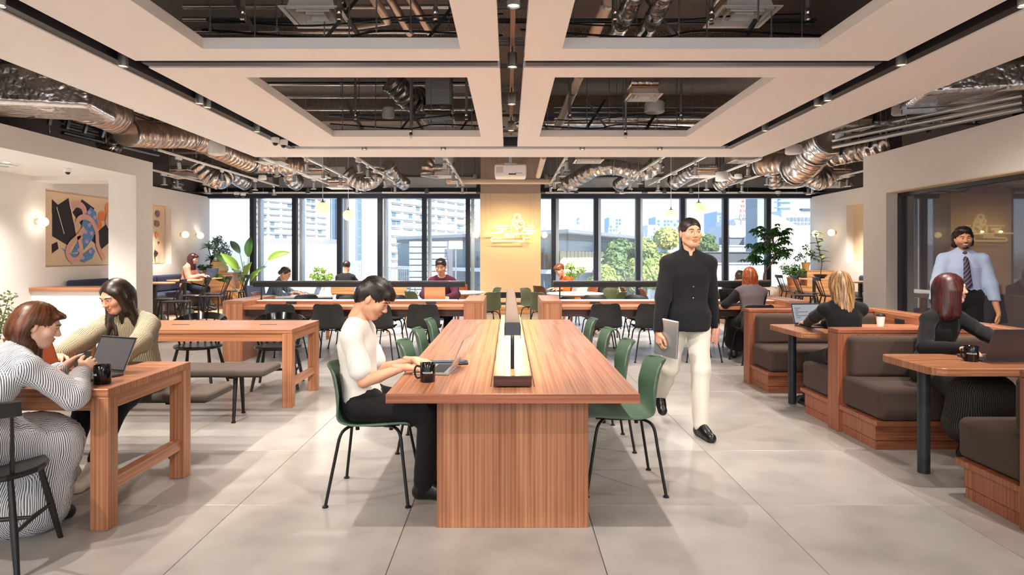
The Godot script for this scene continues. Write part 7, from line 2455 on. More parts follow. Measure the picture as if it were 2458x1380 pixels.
func person_parts(s: Dictionary) -> Array:
	# everything heavy, free of scene access, so that several people can be made at once
	var out := []
	var j := skeleton(s)
	var k: float = s.get("size", 1.0)
	var g: float = s.get("girth", 1.0)
	var near: bool = s.get("near", false)
	var cb := 0.014 if near else 0.02
	var ch := 0.0038 if near else 0.0075
	var fr: Vector3 = j.front
	var skin: Color = s.skin
	var ns := FastNoiseLite.new()
	ns.seed = s.get("seed", 1)
	ns.frequency = 1.0
	ns.fractal_octaves = 2
	var plain := func(p: Vector3, _g: Vector3) -> Array: return [p, skin]
	var lo := V(9, 9, 9)
	var hi := V(-9, -9, -9)
	for q in j:
		if j[q] is Vector3 and q != "front":
			lo = lo.min(j[q])
			hi = hi.max(j[q])
	lo -= V(0.24, 0.09, 0.24)
	hi += V(0.24, 0.2, 0.24)
	# body
	var mb := MB.new()
	var f := Field.new(lo, hi, cb)
	torso(f, j, k, g, -0.012, fr)
	f.cap(j.neck - (j.neck - j.chest).normalized() * 0.06, j.head - j.head_basis * V(0, 0.06, 0.02) * k, 0.049 * k * s.get("neck", 1.0), 0.045 * k * s.get("neck", 1.0), 0.03)
	for e in ["l", "r"]:
		f.cap(j["s" + e], j["e" + e], 0.044 * k * g, 0.037 * k * g, 0.03)
		f.cap(j["e" + e], j["e" + e].lerp(j["w" + e], 0.35), 0.037 * k * g, 0.037 * k * g, 0.015)
		f.cap(j["e" + e].lerp(j["w" + e], 0.35), j["w" + e], 0.037 * k * g, 0.024 * k, 0.015)
		f.cap(j["h" + e], j["k" + e], 0.075 * k * g, 0.05 * k * g, 0.03)
		f.cap(j["k" + e], j["k" + e].lerp(j["a" + e], 0.35), 0.05 * k, 0.05 * k, 0.02)
		f.cap(j["k" + e].lerp(j["a" + e], 0.35), j["a" + e], 0.05 * k, 0.034 * k, 0.02)
	f.into(mb, plain)
	for e in ["l", "r"]:
		var sg := 1.0 if e == "l" else -1.0
		var dir: Vector3 = s.get("hdir_" + e, j["w" + e] - j["e" + e])
		var bk: Vector3 = s.get("hback_" + e, V(0, 1, 0))
		if not s.get("hide_" + e, false):
			hand_field(mb, j["w" + e], dir, bk, sg, s.get("grip_" + e, 0.35), 0.0042 if near else 0.007, k, skin, s.get("spread", 0.2))
	head_field(mb, s, j, k, ch)
	out.append(["body", mb, s.skin_mat])
	# eyes and brows
	for sg in [-1.0, 1.0]:
		if s.get("no_face", false):
			break
		var eb: Basis = j.head_basis
		var em := MB.new()
		em.x = Transform3D(eb.scaled_local(Vector3.ONE * k), j.head)
		var opening: float = s.get("eye_open", 1.0)
		em.col = Color(0.82, 0.79, 0.76)
		em.ball(V(sg * 0.0315, 0.0035 - 0.002 * (1.0 - opening), 0.0755), V(0.0145, 0.0062 * opening + 0.0015, 0.0112), 10)
		em.col = Color(0.012, 0.008, 0.006)
		em.ball(V(sg * 0.0315 + s.get("gaze", 0.0) * 0.005, 0.0035 - 0.003 * (1.0 - opening), 0.0805), V(0.0066, 0.0060 * opening + 0.001, 0.0072), 10)
		em.col = Color(0.03, 0.018, 0.014)
		em.tube([V(sg * 0.018, 0.0065 * opening + 0.001, 0.0835), V(sg * 0.031, 0.0105 * opening + 0.0008, 0.0875), V(sg * 0.046, 0.0055 * opening, 0.0765)], 0.0013, 5)
		out.append(["eye", em, "eye"])
		var bm := MB.new()
		bm.x = em.x
		bm.col = s.brow
		bm.tube([V(sg * 0.014, 0.0225, 0.0925), V(sg * 0.026, 0.0275, 0.0915), V(sg * 0.040, 0.0275, 0.085), V(sg * 0.052, 0.021, 0.0735)], [0.0022, 0.0032, 0.003, 0.0012], 6)
		out.append(["eyebrow", bm, "hair_" + s.name])
	# hair
	var hm := MB.new()
	hair_field(hm, s, j, k, 0.005 if near else 0.009, ns)
	if s.has("beard"):
		var bf := Field.new(j.head - Vector3.ONE * 0.15, j.head + Vector3.ONE * 0.15, ch)
		var hb: Basis = j.head_basis
		bf.ell(j.head + hb * V(0, -0.096, 0.058) * k, V(0.031, 0.022, 0.032) * k, 0.02, hb)
		bf.ell(j.head + hb * V(0, -0.0475, 0.092) * k, V(0.026, 0.004, 0.006) * k, 0.005, hb)
		bf.ell(j.head + hb * V(0, -0.062, 0.105) * k, V(0.0255, 0.0115, 0.03) * k, 0.004, hb, true)
		bf.into(hm, func(p: Vector3, n: Vector3) -> Array: return [p + n * ns.get_noise_3dv(p * 260.0) * 0.002, s.hair_a.lerp(s.hair_b, 0.3)])
	out.append(["hair", hm, "hair_" + s.name])
	# clothes
	for c in s.clothes:
		var cm := MB.new()
		var kind: String = c.kind
		var inf: float = c.get("loose", 0.012)
		var cf := Field.new(lo - Vector3.ONE * 0.06, hi + Vector3.ONE * 0.06, cb * 0.9)
		if kind == "top":
			torso(cf, j, k, g, inf, fr)
			if c.get("hem", 0.0) > 0.05:
				cf.cap(j.pelvis, j.pelvis - V(0, c.hem, 0), 0.148 * k * g + inf, 0.158 * k * g + inf, 0.04, fr, 0.84)
			var cover: float = c.get("sleeve", 1.0)
			for e in ["l", "r"]:
				if cover <= 0.0:
					continue
				var sl: float = c.get("sleeve_loose", inf)
				if cover < 1.0:
					cf.cap(j["s" + e], j["s" + e].lerp(j["e" + e], cover), 0.045 * k * g + sl * 0.8, 0.044 * k * g + sl * 1.25, 0.03)
				else:
					cf.cap(j["s" + e], j["e" + e], 0.045 * k * g + sl * 0.8, 0.040 * k * g + sl, 0.03)
					cf.cap(j["e" + e], j["e" + e].lerp(j["w" + e], c.get("cuff", 0.93)), 0.040 * k * g + sl, 0.030 * k + sl * c.get("cuff_loose", 0.6), 0.02)
			var nd: Vector3 = (j.neck - j.chest).normalized()
			if c.get("collar", 0.0) > 0.0:
				cf.cap(j.neck - nd * 0.045, j.neck + nd * (c.collar - 0.01) - fr * 0.012, 0.067 * k, 0.061 * k, 0.015)
				cf.ell(j.neck + nd * (c.collar + 0.02) + fr * c.get("vneck", 0.03), V(0.06, 0.045, 0.075), 0.008, Basis.looking_at(-fr, nd), true)
			else:
				cf.ell(j.neck + nd * 0.035 + fr * 0.02, V(0.082, 0.05, 0.08) * k, 0.012, Basis.looking_at(-fr, nd), true)
			if c.get("vdeep", 0.0) > 0.0:
				cf.ell(j.neck + nd * 0.02 + fr * 0.11, V(0.028, c.vdeep + 0.02, 0.07), 0.01, Basis.looking_at(-fr, nd), true)
			cf.keep_below(V(0, j.pelvis.y - c.get("hem", 0.0) - (0.0 if s.has("seat") else 0.03), 0) if not s.has("seat") else V(0, s.seat + 0.015, 0), Vector3.DOWN)
		elif kind == "trousers":
			cf.cap(j.pelvis.lerp(j.waist, 0.25), j.pelvis.lerp(j.waist, c.get("rise", 0.5)), 0.138 * k * g + inf, 0.130 * k * g + inf, 0.03, fr, 0.74)
			for e in ["l", "r"]:
				cf.cap(j.pelvis, j["h" + e], 0.085 * k * g + inf, 0.082 * k * g + inf, 0.05)
			for e in ["l", "r"]:
				var an: Vector3 = j["k" + e].lerp(j["a" + e], c.get("length", 0.95))
				cf.cap(j["h" + e], j["k" + e], 0.078 * k * g + inf, 0.056 * k * g + inf, 0.03)
				cf.cap(j["k" + e], an, 0.055 * k * g + inf, 0.040 * k + inf * c.get("flare", 1.0), 0.025)
		elif kind == "skirt":
			var mid: Vector3 = (j.kl + j.kr) * 0.5
			var low: Vector3 = mid.lerp((j.al + j.ar) * 0.5, c.get("length", 0.7))
			cf.cap(j.pelvis.lerp(j.waist, 0.3), j.pelvis.lerp(j.waist, 0.8), 0.14 * k * g + inf, 0.13 * k * g + inf, 0.03, fr, 0.76)
			for e in ["l", "r"]:
				cf.cap(j["h" + e], j["k" + e], 0.095 * k * g + inf, 0.075 * k + inf, 0.09)
				cf.cap(j["k" + e], j["k" + e].lerp(j["a" + e], c.get("length", 0.7)) + V(0, 0, -0.03), 0.08 * k + inf, 0.10 * k + inf * c.get("flare", 1.5), 0.09)
			cf.cap(j.pelvis, mid, 0.1 * k + inf, 0.08 * k + inf, 0.08)
			cf.cap(mid, low, 0.09 * k + inf, 0.11 * k + inf, 0.08)
		elif kind == "shoe_l" or kind == "shoe_r":
			var e: String = kind[-1]
			cf = Field.new(j["a" + e].min(j["t" + e]) - Vector3.ONE * 0.13, j["a" + e].max(j["t" + e]) + Vector3.ONE * 0.13, cb * 0.6)
			var a: Vector3 = j["a" + e]
			var t: Vector3 = j["t" + e]
			var fl := (t - a) * V(1, 0, 1)
			var fw := fl.normalized()
			var dn: Vector3 = s.get("sole_" + e, Vector3.DOWN)
			cf.cap(a + dn * 0.042 - fw * 0.03, t + fw * 0.01, 0.042, 0.040, 0.02)
			cf.cap(a + dn * 0.05 - fw * 0.03, a - fw * 0.005 - dn * 0.015, 0.040, 0.046, 0.02)
			cf.cap(a, a.lerp(t, 0.6), 0.046, 0.040, 0.02)
			if c.get("boot", 0.0) > 0.0:
				cf.cap(a, a.lerp(j["k" + e], c.boot), 0.045, 0.05, 0.02)
			cf.keep_below(s.get("ground_" + e, V(0, 0.003, 0)), s.get("sole_" + e, Vector3.DOWN))
		var amp: float = c.get("fold", 0.006)
		var fs: Vector3 = c.get("fold_scale", V(7, 3.5, 7))
		cf.into(cm, func(p: Vector3, n: Vector3) -> Array:
			var w: float = ns.get_noise_3dv(p * fs) + 0.5 * absf(ns.get_noise_3dv(p * fs * 2.3))
			return [p + n * w * amp, Color.WHITE])
		out.append([c.name, cm, c.mat])
	return out

func torso(f: Field, j: Dictionary, k: float, g: float, inf: float, fr: Vector3) -> void:
	f.cap(j.pelvis.lerp(j.waist, 0.3), j.waist, 0.140 * k * g + inf, 0.126 * k * g + inf, 0.04, fr, 0.72)
	f.cap(j.waist, j.chest, 0.126 * k * g + inf, 0.142 * k * g + inf, 0.05, fr, 0.68)
	f.cap(j.chest, j.chest.lerp(j.neck, 0.35), 0.142 * k * g + inf, 0.108 * k * g + inf, 0.05, fr, 0.66)
	var a: Vector3 = j.neck.lerp(j.sl, 0.25) - V(0, 0.005, 0)
	var b: Vector3 = j.neck.lerp(j.sr, 0.25) - V(0, 0.005, 0)
	f.cap(a, j.sl, 0.046 * k + inf * 0.5, 0.047 * k * g + inf * 0.8, 0.045)
	f.cap(b, j.sr, 0.046 * k + inf * 0.5, 0.047 * k * g + inf * 0.8, 0.045)
	for e in ["l", "r"]:
		f.cap(j.pelvis, j["h" + e], 0.085 * k * g + inf, 0.08 * k * g + inf, 0.05)

func head_field(mb: MB, s: Dictionary, j: Dictionary, k: float, cell: float) -> void:
	var c: Vector3 = j.head
	var b: Basis = j.head_basis
	var wd: float = s.get("face_w", 1.0)
	var f := Field.new(c - Vector3.ONE * 0.165 * k, c + Vector3.ONE * 0.165 * k, cell)
	var P := func(x: float, y: float, z: float) -> Vector3: return c + b * (V(x, y, z) * k)
	f.ell(P.call(0, 0.03, -0.012), V(0.073, 0.084, 0.092) * k, 0.02, b)
	f.ell(P.call(0, -0.028, 0.018), V(0.062 * wd, 0.075, 0.066) * k, 0.03, b)
	f.ell(P.call(0, -0.088, 0.052), V(0.027 * wd, 0.021, 0.026) * k, 0.035, b)
	f.cap(P.call(-0.05 * wd, -0.055, 0.0), P.call(-0.016, -0.092, 0.05), 0.018 * k, 0.016 * k, 0.03)
	f.cap(P.call(0.05 * wd, -0.055, 0.0), P.call(0.016, -0.092, 0.05), 0.018 * k, 0.016 * k, 0.03)
	f.cap(P.call(0, -0.02, -0.04), P.call(0, -0.16, -0.035), 0.046 * k, 0.046 * k, 0.03)
	if s.get("no_face", false):
		f.into(mb, func(p: Vector3, _g: Vector3) -> Array: return [p, s.skin])
		return
	for sg in [-1.0, 1.0]:
		f.ell(P.call(sg * 0.037, -0.022, 0.055), V(0.028, 0.026, 0.026) * k, 0.02, b)
		f.ell(P.call(sg * 0.031, 0.003, 0.094), V(0.02, 0.0105, 0.0125) * k, 0.012, b, true)
		f.ell(P.call(sg * 0.0315, 0.0035, 0.0715), V(0.0145, 0.0105, 0.0108) * k, 0.005, b)
		f.ell(P.call(sg * 0.0765, -0.006, -0.012), V(0.010, 0.030, 0.018) * k, 0.008, b * Basis(Vector3.UP, sg * 0.35))
		f.ell(P.call(sg * 0.011, -0.031, 0.092), V(0.0085, 0.0075, 0.010) * k, 0.006, b)
	f.ell(P.call(0, 0.024, 0.072), V(0.046, 0.011, 0.018) * k, 0.02, b)
	f.cap(P.call(0, 0.008, 0.083), P.call(0, -0.026, 0.103), 0.0075 * k, 0.0105 * k, 0.012)
	f.ell(P.call(0, -0.055, 0.083), V(0.023, 0.0062, 0.0125) * k, 0.007, b)
	f.ell(P.call(0, -0.0675, 0.081), V(0.019, 0.0070, 0.0125) * k, 0.007, b)
	if s.get("smile", false):
		f.ell(P.call(0, -0.0615, 0.096), V(0.021, 0.0030, 0.008) * k, 0.003, b, true)
	else:
		f.ell(P.call(0, -0.0613, 0.098), V(0.024, 0.0014, 0.010) * k, 0.003, b, true)
	var lip: Color = s.get("lip", s.skin * Color(0.85, 0.55, 0.52))
	var inv := b.inverse()
	var stub: float = s.get("stubble", 0.0)
	f.into(mb, func(p: Vector3, _g: Vector3) -> Array:
		var q := inv * (p - c) / k
		var col: Color = s.skin
		var m := Vector2(q.x / 0.024, (q.y + 0.0612) / 0.0125).length()
		if q.z > 0.06 and m < 1.15:
			col = col.lerp(lip, clampf((1.15 - m) / 0.3, 0, 1))
			if s.get("smile", false) and absf(q.y + 0.0612) < 0.0035 and absf(q.x) < 0.018 and q.z < 0.09:
				col = Color(0.8, 0.77, 0.72)
		elif stub > 0.0 and q.z > -0.01 and q.y < -0.036 and q.y > -0.13:
			col = col.lerp(Color(0.10, 0.07, 0.06), stub * clampf((-0.036 - q.y) / 0.02, 0, 1))
		return [p, col])

func hair_field(mb: MB, s: Dictionary, j: Dictionary, k: float, cell: float, ns: FastNoiseLite) -> void:
	var c: Vector3 = j.head
	var b: Basis = j.head_basis
	var P := func(v: Vector3) -> Vector3: return c + b * (v * k)
	var reach: float = s.get("hair_reach", 0.19)
	var drop: float = s.get("hair_drop", 0.0)
	var f := Field.new(c - V(reach, maxf(reach, drop + 0.05), reach), c + V(reach, 0.19, reach), cell)
	f.ell(P.call(V(0, 0.036, -0.018)), V(0.083, 0.090, 0.102) * k, 0.02, b)
	for a in s.hair:
		match a[0]:
			"e":
				f.ell(P.call(a[1]), a[2] * k, a[3] if a.size() > 3 else 0.02, b)
			"c":
				f.cap(P.call(a[1]), P.call(a[2]), a[3] * k, a[4] * k, 0.025)
			"h":  # falls straight down, not with the head
				f.cap(P.call(a[1]), P.call(a[1]) + a[2], a[3] * k, a[4] * k, 0.03)
			"x":
				f.ell(P.call(a[1]), a[2] * k, a[3] if a.size() > 3 else 0.012, b, true)
	var st: Vector3 = s.get("strand", V(150, 22, 150))
	var amp: float = s.get("tuft", 0.004)
	var inv := b.inverse()
	f.into(mb, func(p: Vector3, n: Vector3) -> Array:
		var q := inv * (p - c)
		var an := atan2(q.x, q.z + 0.02)
		var w := ns.get_noise_3d(an * 9.0, q.y * st.y * 0.3, q.z * 6.0) + 0.6 * ns.get_noise_3d(an * 24.0, q.y * st.y * 0.25, 9.0)
		return [p + n * w * amp, s.hair_a.lerp(s.hair_b, clampf(0.35 + w * 0.9, 0, 1))])

func cloth(key: String, color: Color, stripe := Color.TRANSPARENT, pitch := 0.008, share := 0.4) -> void:
	if stripe.a == 0.0:
		fabric(key, color, 160.0, 0.10)
		return
	var m := mat(key, Color.WHITE, 0.9, 0.0, 0.3)
	var im := Image.create(64, 8, false, Image.FORMAT_RGB8)
	im.fill(color)
	for q in 4:
		im.fill_rect(Rect2i(q * 16, 0, int(16 * share), 8), stripe)
	m.albedo_texture = tex(im)
	m.uv1_triplanar = true
	m.uv1_triplanar_sharpness = 6.0
	m.uv1_scale = V(1, 1, 1) * (1.0 / (pitch * 4.0))

func sk(r: int, g: int, b: int) -> Color:
	return Color8(r, g, b).srgb_to_linear()

func people() -> void:
	for a in ["skin", "eye"]:
		var m := mat(a, Color.WHITE, 0.5 if a == "skin" else 0.15)
		m.vertex_color_use_as_albedo = true
	cloth("striped_navy", Color8(238, 238, 240), Color8(44, 52, 78), 0.0085, 0.42)
	cloth("striped_olive", Color8(178, 166, 142), Color8(84, 76, 62), 0.0095, 0.4)
	cloth("white_tee", Color8(236, 232, 226))
	cloth("black_cloth", Color8(24, 24, 28))
	cloth("black_trouser", Color8(22, 22, 24))
	cloth("white_trouser", Color8(232, 226, 214))
	cloth("blue_shirt", Color8(176, 194, 226))
	cloth("grey_vest", Color8(98, 88, 92))
	cloth("maroon", Color8(86, 36, 56))
	cloth("orange", Color8(232, 92, 30))
	cloth("denim", Color8(74, 96, 126), Color8(128, 122, 104), 0.05, 0.3)
	cloth("pink_blouse", Color8(226, 158, 138))
	cloth("plaid", Color8(86, 84, 80), Color8(40, 38, 38), 0.012, 0.5)
	cloth("jeans_dark", Color8(36, 42, 58))
	mat("shoe_white", Color8(226, 220, 206), 0.6)
	mat("shoe_black", Color8(20, 20, 22), 0.3)
	mat("boot_navy", Color8(34, 38, 48), 0.35)
	var tone := sk(214, 160, 130)
	var warm := sk(206, 146, 112)
	var pale := sk(226, 178, 152)
	var blk := sk(22, 18, 17)
	var blk2 := sk(52, 42, 38)
	var men := [["x", V(0, -0.03, 0.102), V(0.12, 0.095, 0.067)], ["x", V(0, -0.105, 0.03), V(0.13, 0.075, 0.08)], ["x", V(0.085, -0.03, 0.02), V(0.03, 0.045, 0.03)], ["x", V(-0.085, -0.03, 0.02), V(0.03, 0.045, 0.03)]]
	var list := []
	list.append({"name": "p1", "girth": 0.9, "label": "person in long striped navy and white dress holding a phone at the left table", "pos": V(-2.57, 0, -2.93), "yaw": 2.73, "size": 0.94, "seat": 0.455, "lean": 0.34, "curl": 0.22, "turn": -0.62, "pitch": 0.32, "near": true, "seed": 3,
		"wr": V(-2.30, 0.815, -3.37), "wl": V(-2.45, 0.82, -3.44), "hdir": V(0.1, 0.35, -0.9), "hback_r": V(0.8, 0.5, 0.2), "hback_l": V(-0.8, 0.5, 0.2), "grip": 0.6, "elbow_r": V(-0.8, -0.8, 0), "fr": V(-2.50, 0.085, -3.30), "fl": V(-2.66, 0.085, -3.26),
		"skin": pale, "hair_a": sk(54, 30, 20), "hair_b": sk(120, 70, 42), "eye_open": 0.6, "tuft": 0.005, "hair_reach": 0.24, "hair_drop": 0.32,
		"hair": [["e", V(0, 0.0, -0.045), V(0.094, 0.115, 0.092)], ["h", V(0, -0.05, -0.06), V(0, -0.17, 0.02), 0.078, 0.045], ["h", V(0.05, -0.03, -0.02), V(0.02, -0.16, 0.02), 0.05, 0.03], ["h", V(-0.045, -0.03, -0.055), V(0, -0.17, 0.03), 0.05, 0.03], ["e", V(0, 0.07, 0.075), V(0.05, 0.02, 0.03)], ["x", V(0, -0.03, 0.088), V(0.06, 0.094, 0.062)], ["x", V(-0.085, -0.035, 0.025), V(0.03, 0.05, 0.045)]],
		"clothes": [{"kind": "top", "name": "dress_top", "mat": "striped_navy", "loose": 0.026, "sleeve_loose": 0.03, "cuff": 0.9, "cuff_loose": 0.5, "collar": 0.035, "fold": 0.011}, {"kind": "skirt", "name": "dress_skirt", "mat": "striped_navy", "loose": 0.035, "length": 0.82, "flare": 2.2, "fold": 0.016, "fold_scale": V(9, 2.0, 9)}, {"kind": "shoe_l", "name": "boot", "mat": "boot_navy", "boot": 0.35, "fold": 0.0}, {"kind": "shoe_r", "name": "boot", "mat": "boot_navy", "boot": 0.35, "fold": 0.0}]})
	list.append({"name": "p2", "girth": 0.9, "label": "person with long black hair in olive striped shirt looking down at the left table", "pos": V(-2.70, 0, -4.56), "yaw": -0.05, "size": 0.97, "seat": 0.457, "lean": 0.13, "curl": 0.16, "turn": -0.30, "pitch": 0.40, "near": true, "seed": 5,
		"wr": V(-2.86, 0.80, -3.96), "wl": V(-2.46, 0.79, -3.98), "hdir_r": V(0.5, 0.05, 0.8), "hdir_l": V(-0.5, -0.05, 0.9), "grip": 0.4, "elbow_r": V(-1.0, -0.7, -0.3), "elbow_l": V(1.0, -0.7, -0.3), "fr": V(-2.80, 0.085, -3.98), "fl": V(-2.62, 0.085, -3.94),
		"skin": tone, "hair_a": sk(20, 15, 14), "hair_b": sk(62, 40, 32), "eye_open": 0.45, "hair_reach": 0.26, "hair_drop": 0.42, "face_w": 0.94,
		"hair": [["c", V(0.064, 0.04, 0.02), V(0.078, -0.1, 0.005), 0.03, 0.03], ["c", V(-0.064, 0.04, 0.02), V(-0.076, -0.1, 0.01), 0.03, 0.028], ["h", V(-0.074, -0.09, 0.015), V(0.0, -0.24, 0.05), 0.032, 0.012], ["h", V(-0.05, -0.09, -0.02), V(0.02, -0.2, 0.04), 0.03, 0.012], ["h", V(0.07, -0.08, -0.02), V(0.05, -0.20, -0.05), 0.036, 0.024], ["h", V(0, -0.02, -0.07), V(0.01, -0.3, -0.05), 0.075, 0.055], ["x", V(0, -0.025, 0.088), V(0.056, 0.094, 0.06)]],
		"clothes": [{"kind": "top", "name": "striped_shirt", "mat": "striped_olive", "loose": 0.034, "sleeve_loose": 0.036, "cuff": 0.88, "collar": 0.05, "vneck": 0.05, "vdeep": 0.075, "fold": 0.014}, {"kind": "trousers", "name": "trousers", "mat": "black_trouser", "loose": 0.018, "length": 0.82}, {"kind": "shoe_l", "name": "sneaker", "mat": "shoe_white", "fold": 0.0}, {"kind": "shoe_r", "name": "sneaker", "mat": "shoe_white", "fold": 0.0}]})
	list.append({"name": "p3", "girth": 0.95, "label": "person in white tee and black trousers typing at the shared table", "pos": V(-0.83, 0, -3.80), "shift": V(0, 0, -0.05), "yaw": PI / 2, "size": 0.99, "seat": 0.455, "lean": -0.22, "curl": 0.17, "pitch": 0.55, "turn": -0.06, "near": true, "seed": 7, "shrug": 0.0,
		"wr": V(-0.615, 0.782, -3.665), "wl": V(-0.60, 0.782, -3.93), "hdir_r": V(0.95, -0.06, -0.12), "hdir_l": V(0.95, -0.06, 0.2), "grip": 0.38, "elbow_r": V(-0.25, -0.6, -1.0), "elbow_l": V(0.1, -0.6, -1.0), "fr": V(-0.50, 0.085, -3.70), "fl": V(-0.44, 0.085, -3.96),
		"skin": tone, "hair_a": blk, "hair_b": blk2, "eye_open": 0.5, "tuft": 0.008, "strand": V(120, 40, 120), "shoulder": 0.165,
		"hair": [["e", V(0, 0.088, -0.005), V(0.078, 0.05, 0.09)], ["e", V(0, 0.075, 0.072), V(0.06, 0.032, 0.036)], ["e", V(0.02, 0.056, 0.092), V(0.03, 0.024, 0.016)], ["e", V(0, 0.0, -0.07), V(0.076, 0.075, 0.05)], ["x", V(0, -0.04, 0.104), V(0.12, 0.085, 0.066)], ["x", V(0, -0.115, 0.03), V(0.13, 0.075, 0.085)], ["x", V(0.085, -0.03, 0.012), V(0.03, 0.045, 0.026)], ["x", V(-0.085, -0.03, 0.012), V(0.03, 0.045, 0.026)]],
		"clothes": [{"kind": "top", "name": "tee_shirt", "mat": "white_tee", "loose": 0.02, "sleeve": 0.74, "sleeve_loose": 0.018, "hem": 0.03, "fold": 0.012}, {"kind": "trousers", "name": "trousers", "mat": "black_trouser", "loose": 0.018, "length": 0.97, "flare": 1.4}, {"kind": "shoe_l", "name": "shoe", "mat": "shoe_black", "fold": 0.0}, {"kind": "shoe_r", "name": "shoe", "mat": "shoe_black", "fold": 0.0}]})
	list.append({"name": "p4", "label": "person in black shirt and white trousers walking towards the camera with closed laptop", "pos": V(1.445, 0, -5.06), "yaw": 0.06, "size": 1.0, "lean": 0.03, "curl": 0.04, "turn": 0.10, "pitch": -0.02, "near": true, "seed": 9, "shoulder": 0.165,
		"hand_r": V(-0.265, 0.83, 0.10), "hand_l": V(0.255, 0.84, -0.10), "hdir": V(0, -1, 0.1), "hback_r": V(-1, 0, 0.2), "hback_l": V(1, 0, 0.2), "grip": 0.7, "elbow_r": V(-0.3, 0, -1), "elbow_l": V(0.4, 0, -1), "foot_l": V(0.075, 0.085, 0.10), "foot_r": V(-0.115, 0.24, -0.36), "toe_r": V(0, -0.13, 0.07), "ground_r": V(0, -1, 0),
		"skin": tone, "hair_a": blk, "hair_b": blk2, "eye_open": 0.8, "tuft": 0.003,
		"hair": [["x", V(0, -0.03, 0.104), V(0.12, 0.096, 0.067)], ["x", V(0, -0.105, 0.035), V(0.13, 0.08, 0.085)], ["x", V(0.088, -0.035, 0.02), V(0.03, 0.05, 0.03)], ["x", V(-0.088, -0.035, 0.02), V(0.03, 0.05, 0.03)]],
		"clothes": [{"kind": "top", "name": "black_shirt", "mat": "black_cloth", "loose": 0.022, "sleeve_loose": 0.02, "cuff": 0.95, "hem": 0.09, "collar": 0.05, "vneck": 0.05, "vdeep": 0.04, "fold": 0.008}, {"kind": "trousers", "name": "white_trousers", "mat": "white_trouser", "loose": 0.018, "length": 0.97, "flare": 1.2, "fold": 0.009}, {"kind": "shoe_l", "name": "shoe", "mat": "shoe_black", "fold": 0.0}, {"kind": "shoe_r", "name": "shoe", "mat": "shoe_black", "fold": 0.0}]})
	list.append({"name": "p5", "label": "person in light blue shirt and striped tie smiling behind the booths", "pos": V(5.12, 0, -7.05), "yaw": -0.42, "size": 1.01, "girth": 1.12, "lean": 0.0, "curl": 0.03, "turn": 0.05, "pitch": 0.08, "roll": 0.06, "near": true, "seed": 11, "shoulder": 0.175, "neck": 1.12, "face_w": 1.12,
		"hand_r": V(-0.30, 0.86, 0.10), "hand_l": V(0.31, 0.80, 0.08), "hdir": V(0, -1, 0.15), "hback_r": V(-1, 0, 0.2), "hback_l": V(1, 0, 0.3), "grip": 0.8, "elbow_r": V(-0.5, 0, -1), "elbow_l": V(0.6, 0, -1), "foot_l": V(0.12, 0.085, 0.02), "foot_r": V(-0.12, 0.085, 0.0),
		"skin": warm, "hair_a": blk, "hair_b": blk2, "smile": true, "eye_open": 0.5, "beard": true, "stubble": 0.8, "tuft": 0.012, "strand": V(90, 70, 90), "hair_reach": 0.2,
		"hair": [["e", V(0.074, 0.0, -0.045), V(0.028, 0.07, 0.045)], ["e", V(-0.074, 0.0, -0.045), V(0.028, 0.07, 0.045)], ["e", V(0.0, -0.04, -0.075), V(0.09, 0.08, 0.05)], ["e", V(0.075, -0.06, -0.05), V(0.03, 0.04, 0.035)], ["e", V(-0.075, -0.06, -0.05), V(0.03, 0.04, 0.035)], ["e", V(0, 0.09, 0.03), V(0.07, 0.04, 0.06)], ["x", V(0, -0.03, 0.104), V(0.12, 0.094, 0.068)]],
		"clothes": [{"kind": "top", "name": "blue_shirt", "mat": "blue_shirt", "loose": 0.024, "sleeve_loose": 0.026, "cuff": 0.96, "collar": 0.055, "vneck": 0.055, "fold": 0.010}, {"kind": "trousers", "name": "trousers", "mat": "black_trouser", "loose": 0.026, "rise": 0.75, "length": 0.96}, {"kind": "shoe_l", "name": "shoe", "mat": "shoe_black", "fold": 0.0}, {"kind": "shoe_r", "name": "shoe", "mat": "shoe_black", "fold": 0.0}]})
	list.append({"name": "p6", "girth": 0.9, "label": "person with dark red bob in black top smiling sideways in the booth", "pos": V(3.27, 0, -4.80), "yaw": 0.30, "size": 0.95, "seat": 0.47, "lean": 0.10, "curl": 0.10, "turn": 1.02, "pitch": -0.02, "near": true, "seed": 13, "shoulder": 0.165,
		"wr": V(3.16, 0.79, -4.36), "wl": V(3.45, 0.79, -4.28), "hdir": V(0.1, -0.05, 1), "grip": 0.4, "elbow_r": V(-0.8, -0.8, -0.3), "elbow_l": V(1, -0.5, -0.3), "fr": V(3.2, 0.085, -4.36), "fl": V(3.4, 0.085, -4.34),
		"skin": pale, "hair_a": sk(40, 17, 17), "hair_b": sk(92, 38, 36), "smile": true, "eye_open": 0.55, "lip": sk(190, 90, 90), "hair_reach": 0.24, "hair_drop": 0.3,
		"hair": [["e", V(0, 0.01, -0.03), V(0.094, 0.105, 0.1)], ["h", V(0.06, -0.02, 0.0), V(0.0, -0.16, 0.0), 0.042, 0.036], ["h", V(-0.06, -0.02, 0.0), V(-0.0, -0.17, 0.0), 0.044, 0.04], ["h", V(0, -0.02, -0.055), V(-0.02, -0.17, 0), 0.08, 0.075], ["h", V(-0.04, -0.02, -0.05), V(-0.03, -0.17, 0.0), 0.06, 0.06], ["x", V(0, -0.03, 0.1), V(0.062, 0.1, 0.062)]],
		"clothes": [{"kind": "top", "name": "black_blouse", "mat": "black_cloth", "loose": 0.016, "sleeve_loose": 0.016, "cuff": 0.95, "collar": 0.045, "fold": 0.007}, {"kind": "skirt", "name": "plaid_skirt", "mat": "plaid", "loose": 0.03, "length": 0.55, "fold": 0.014}, {"kind": "shoe_l", "name": "shoe", "mat": "shoe_black", "fold": 0.0}, {"kind": "shoe_r", "name": "shoe", "mat": "shoe_black", "fold": 0.0}]})
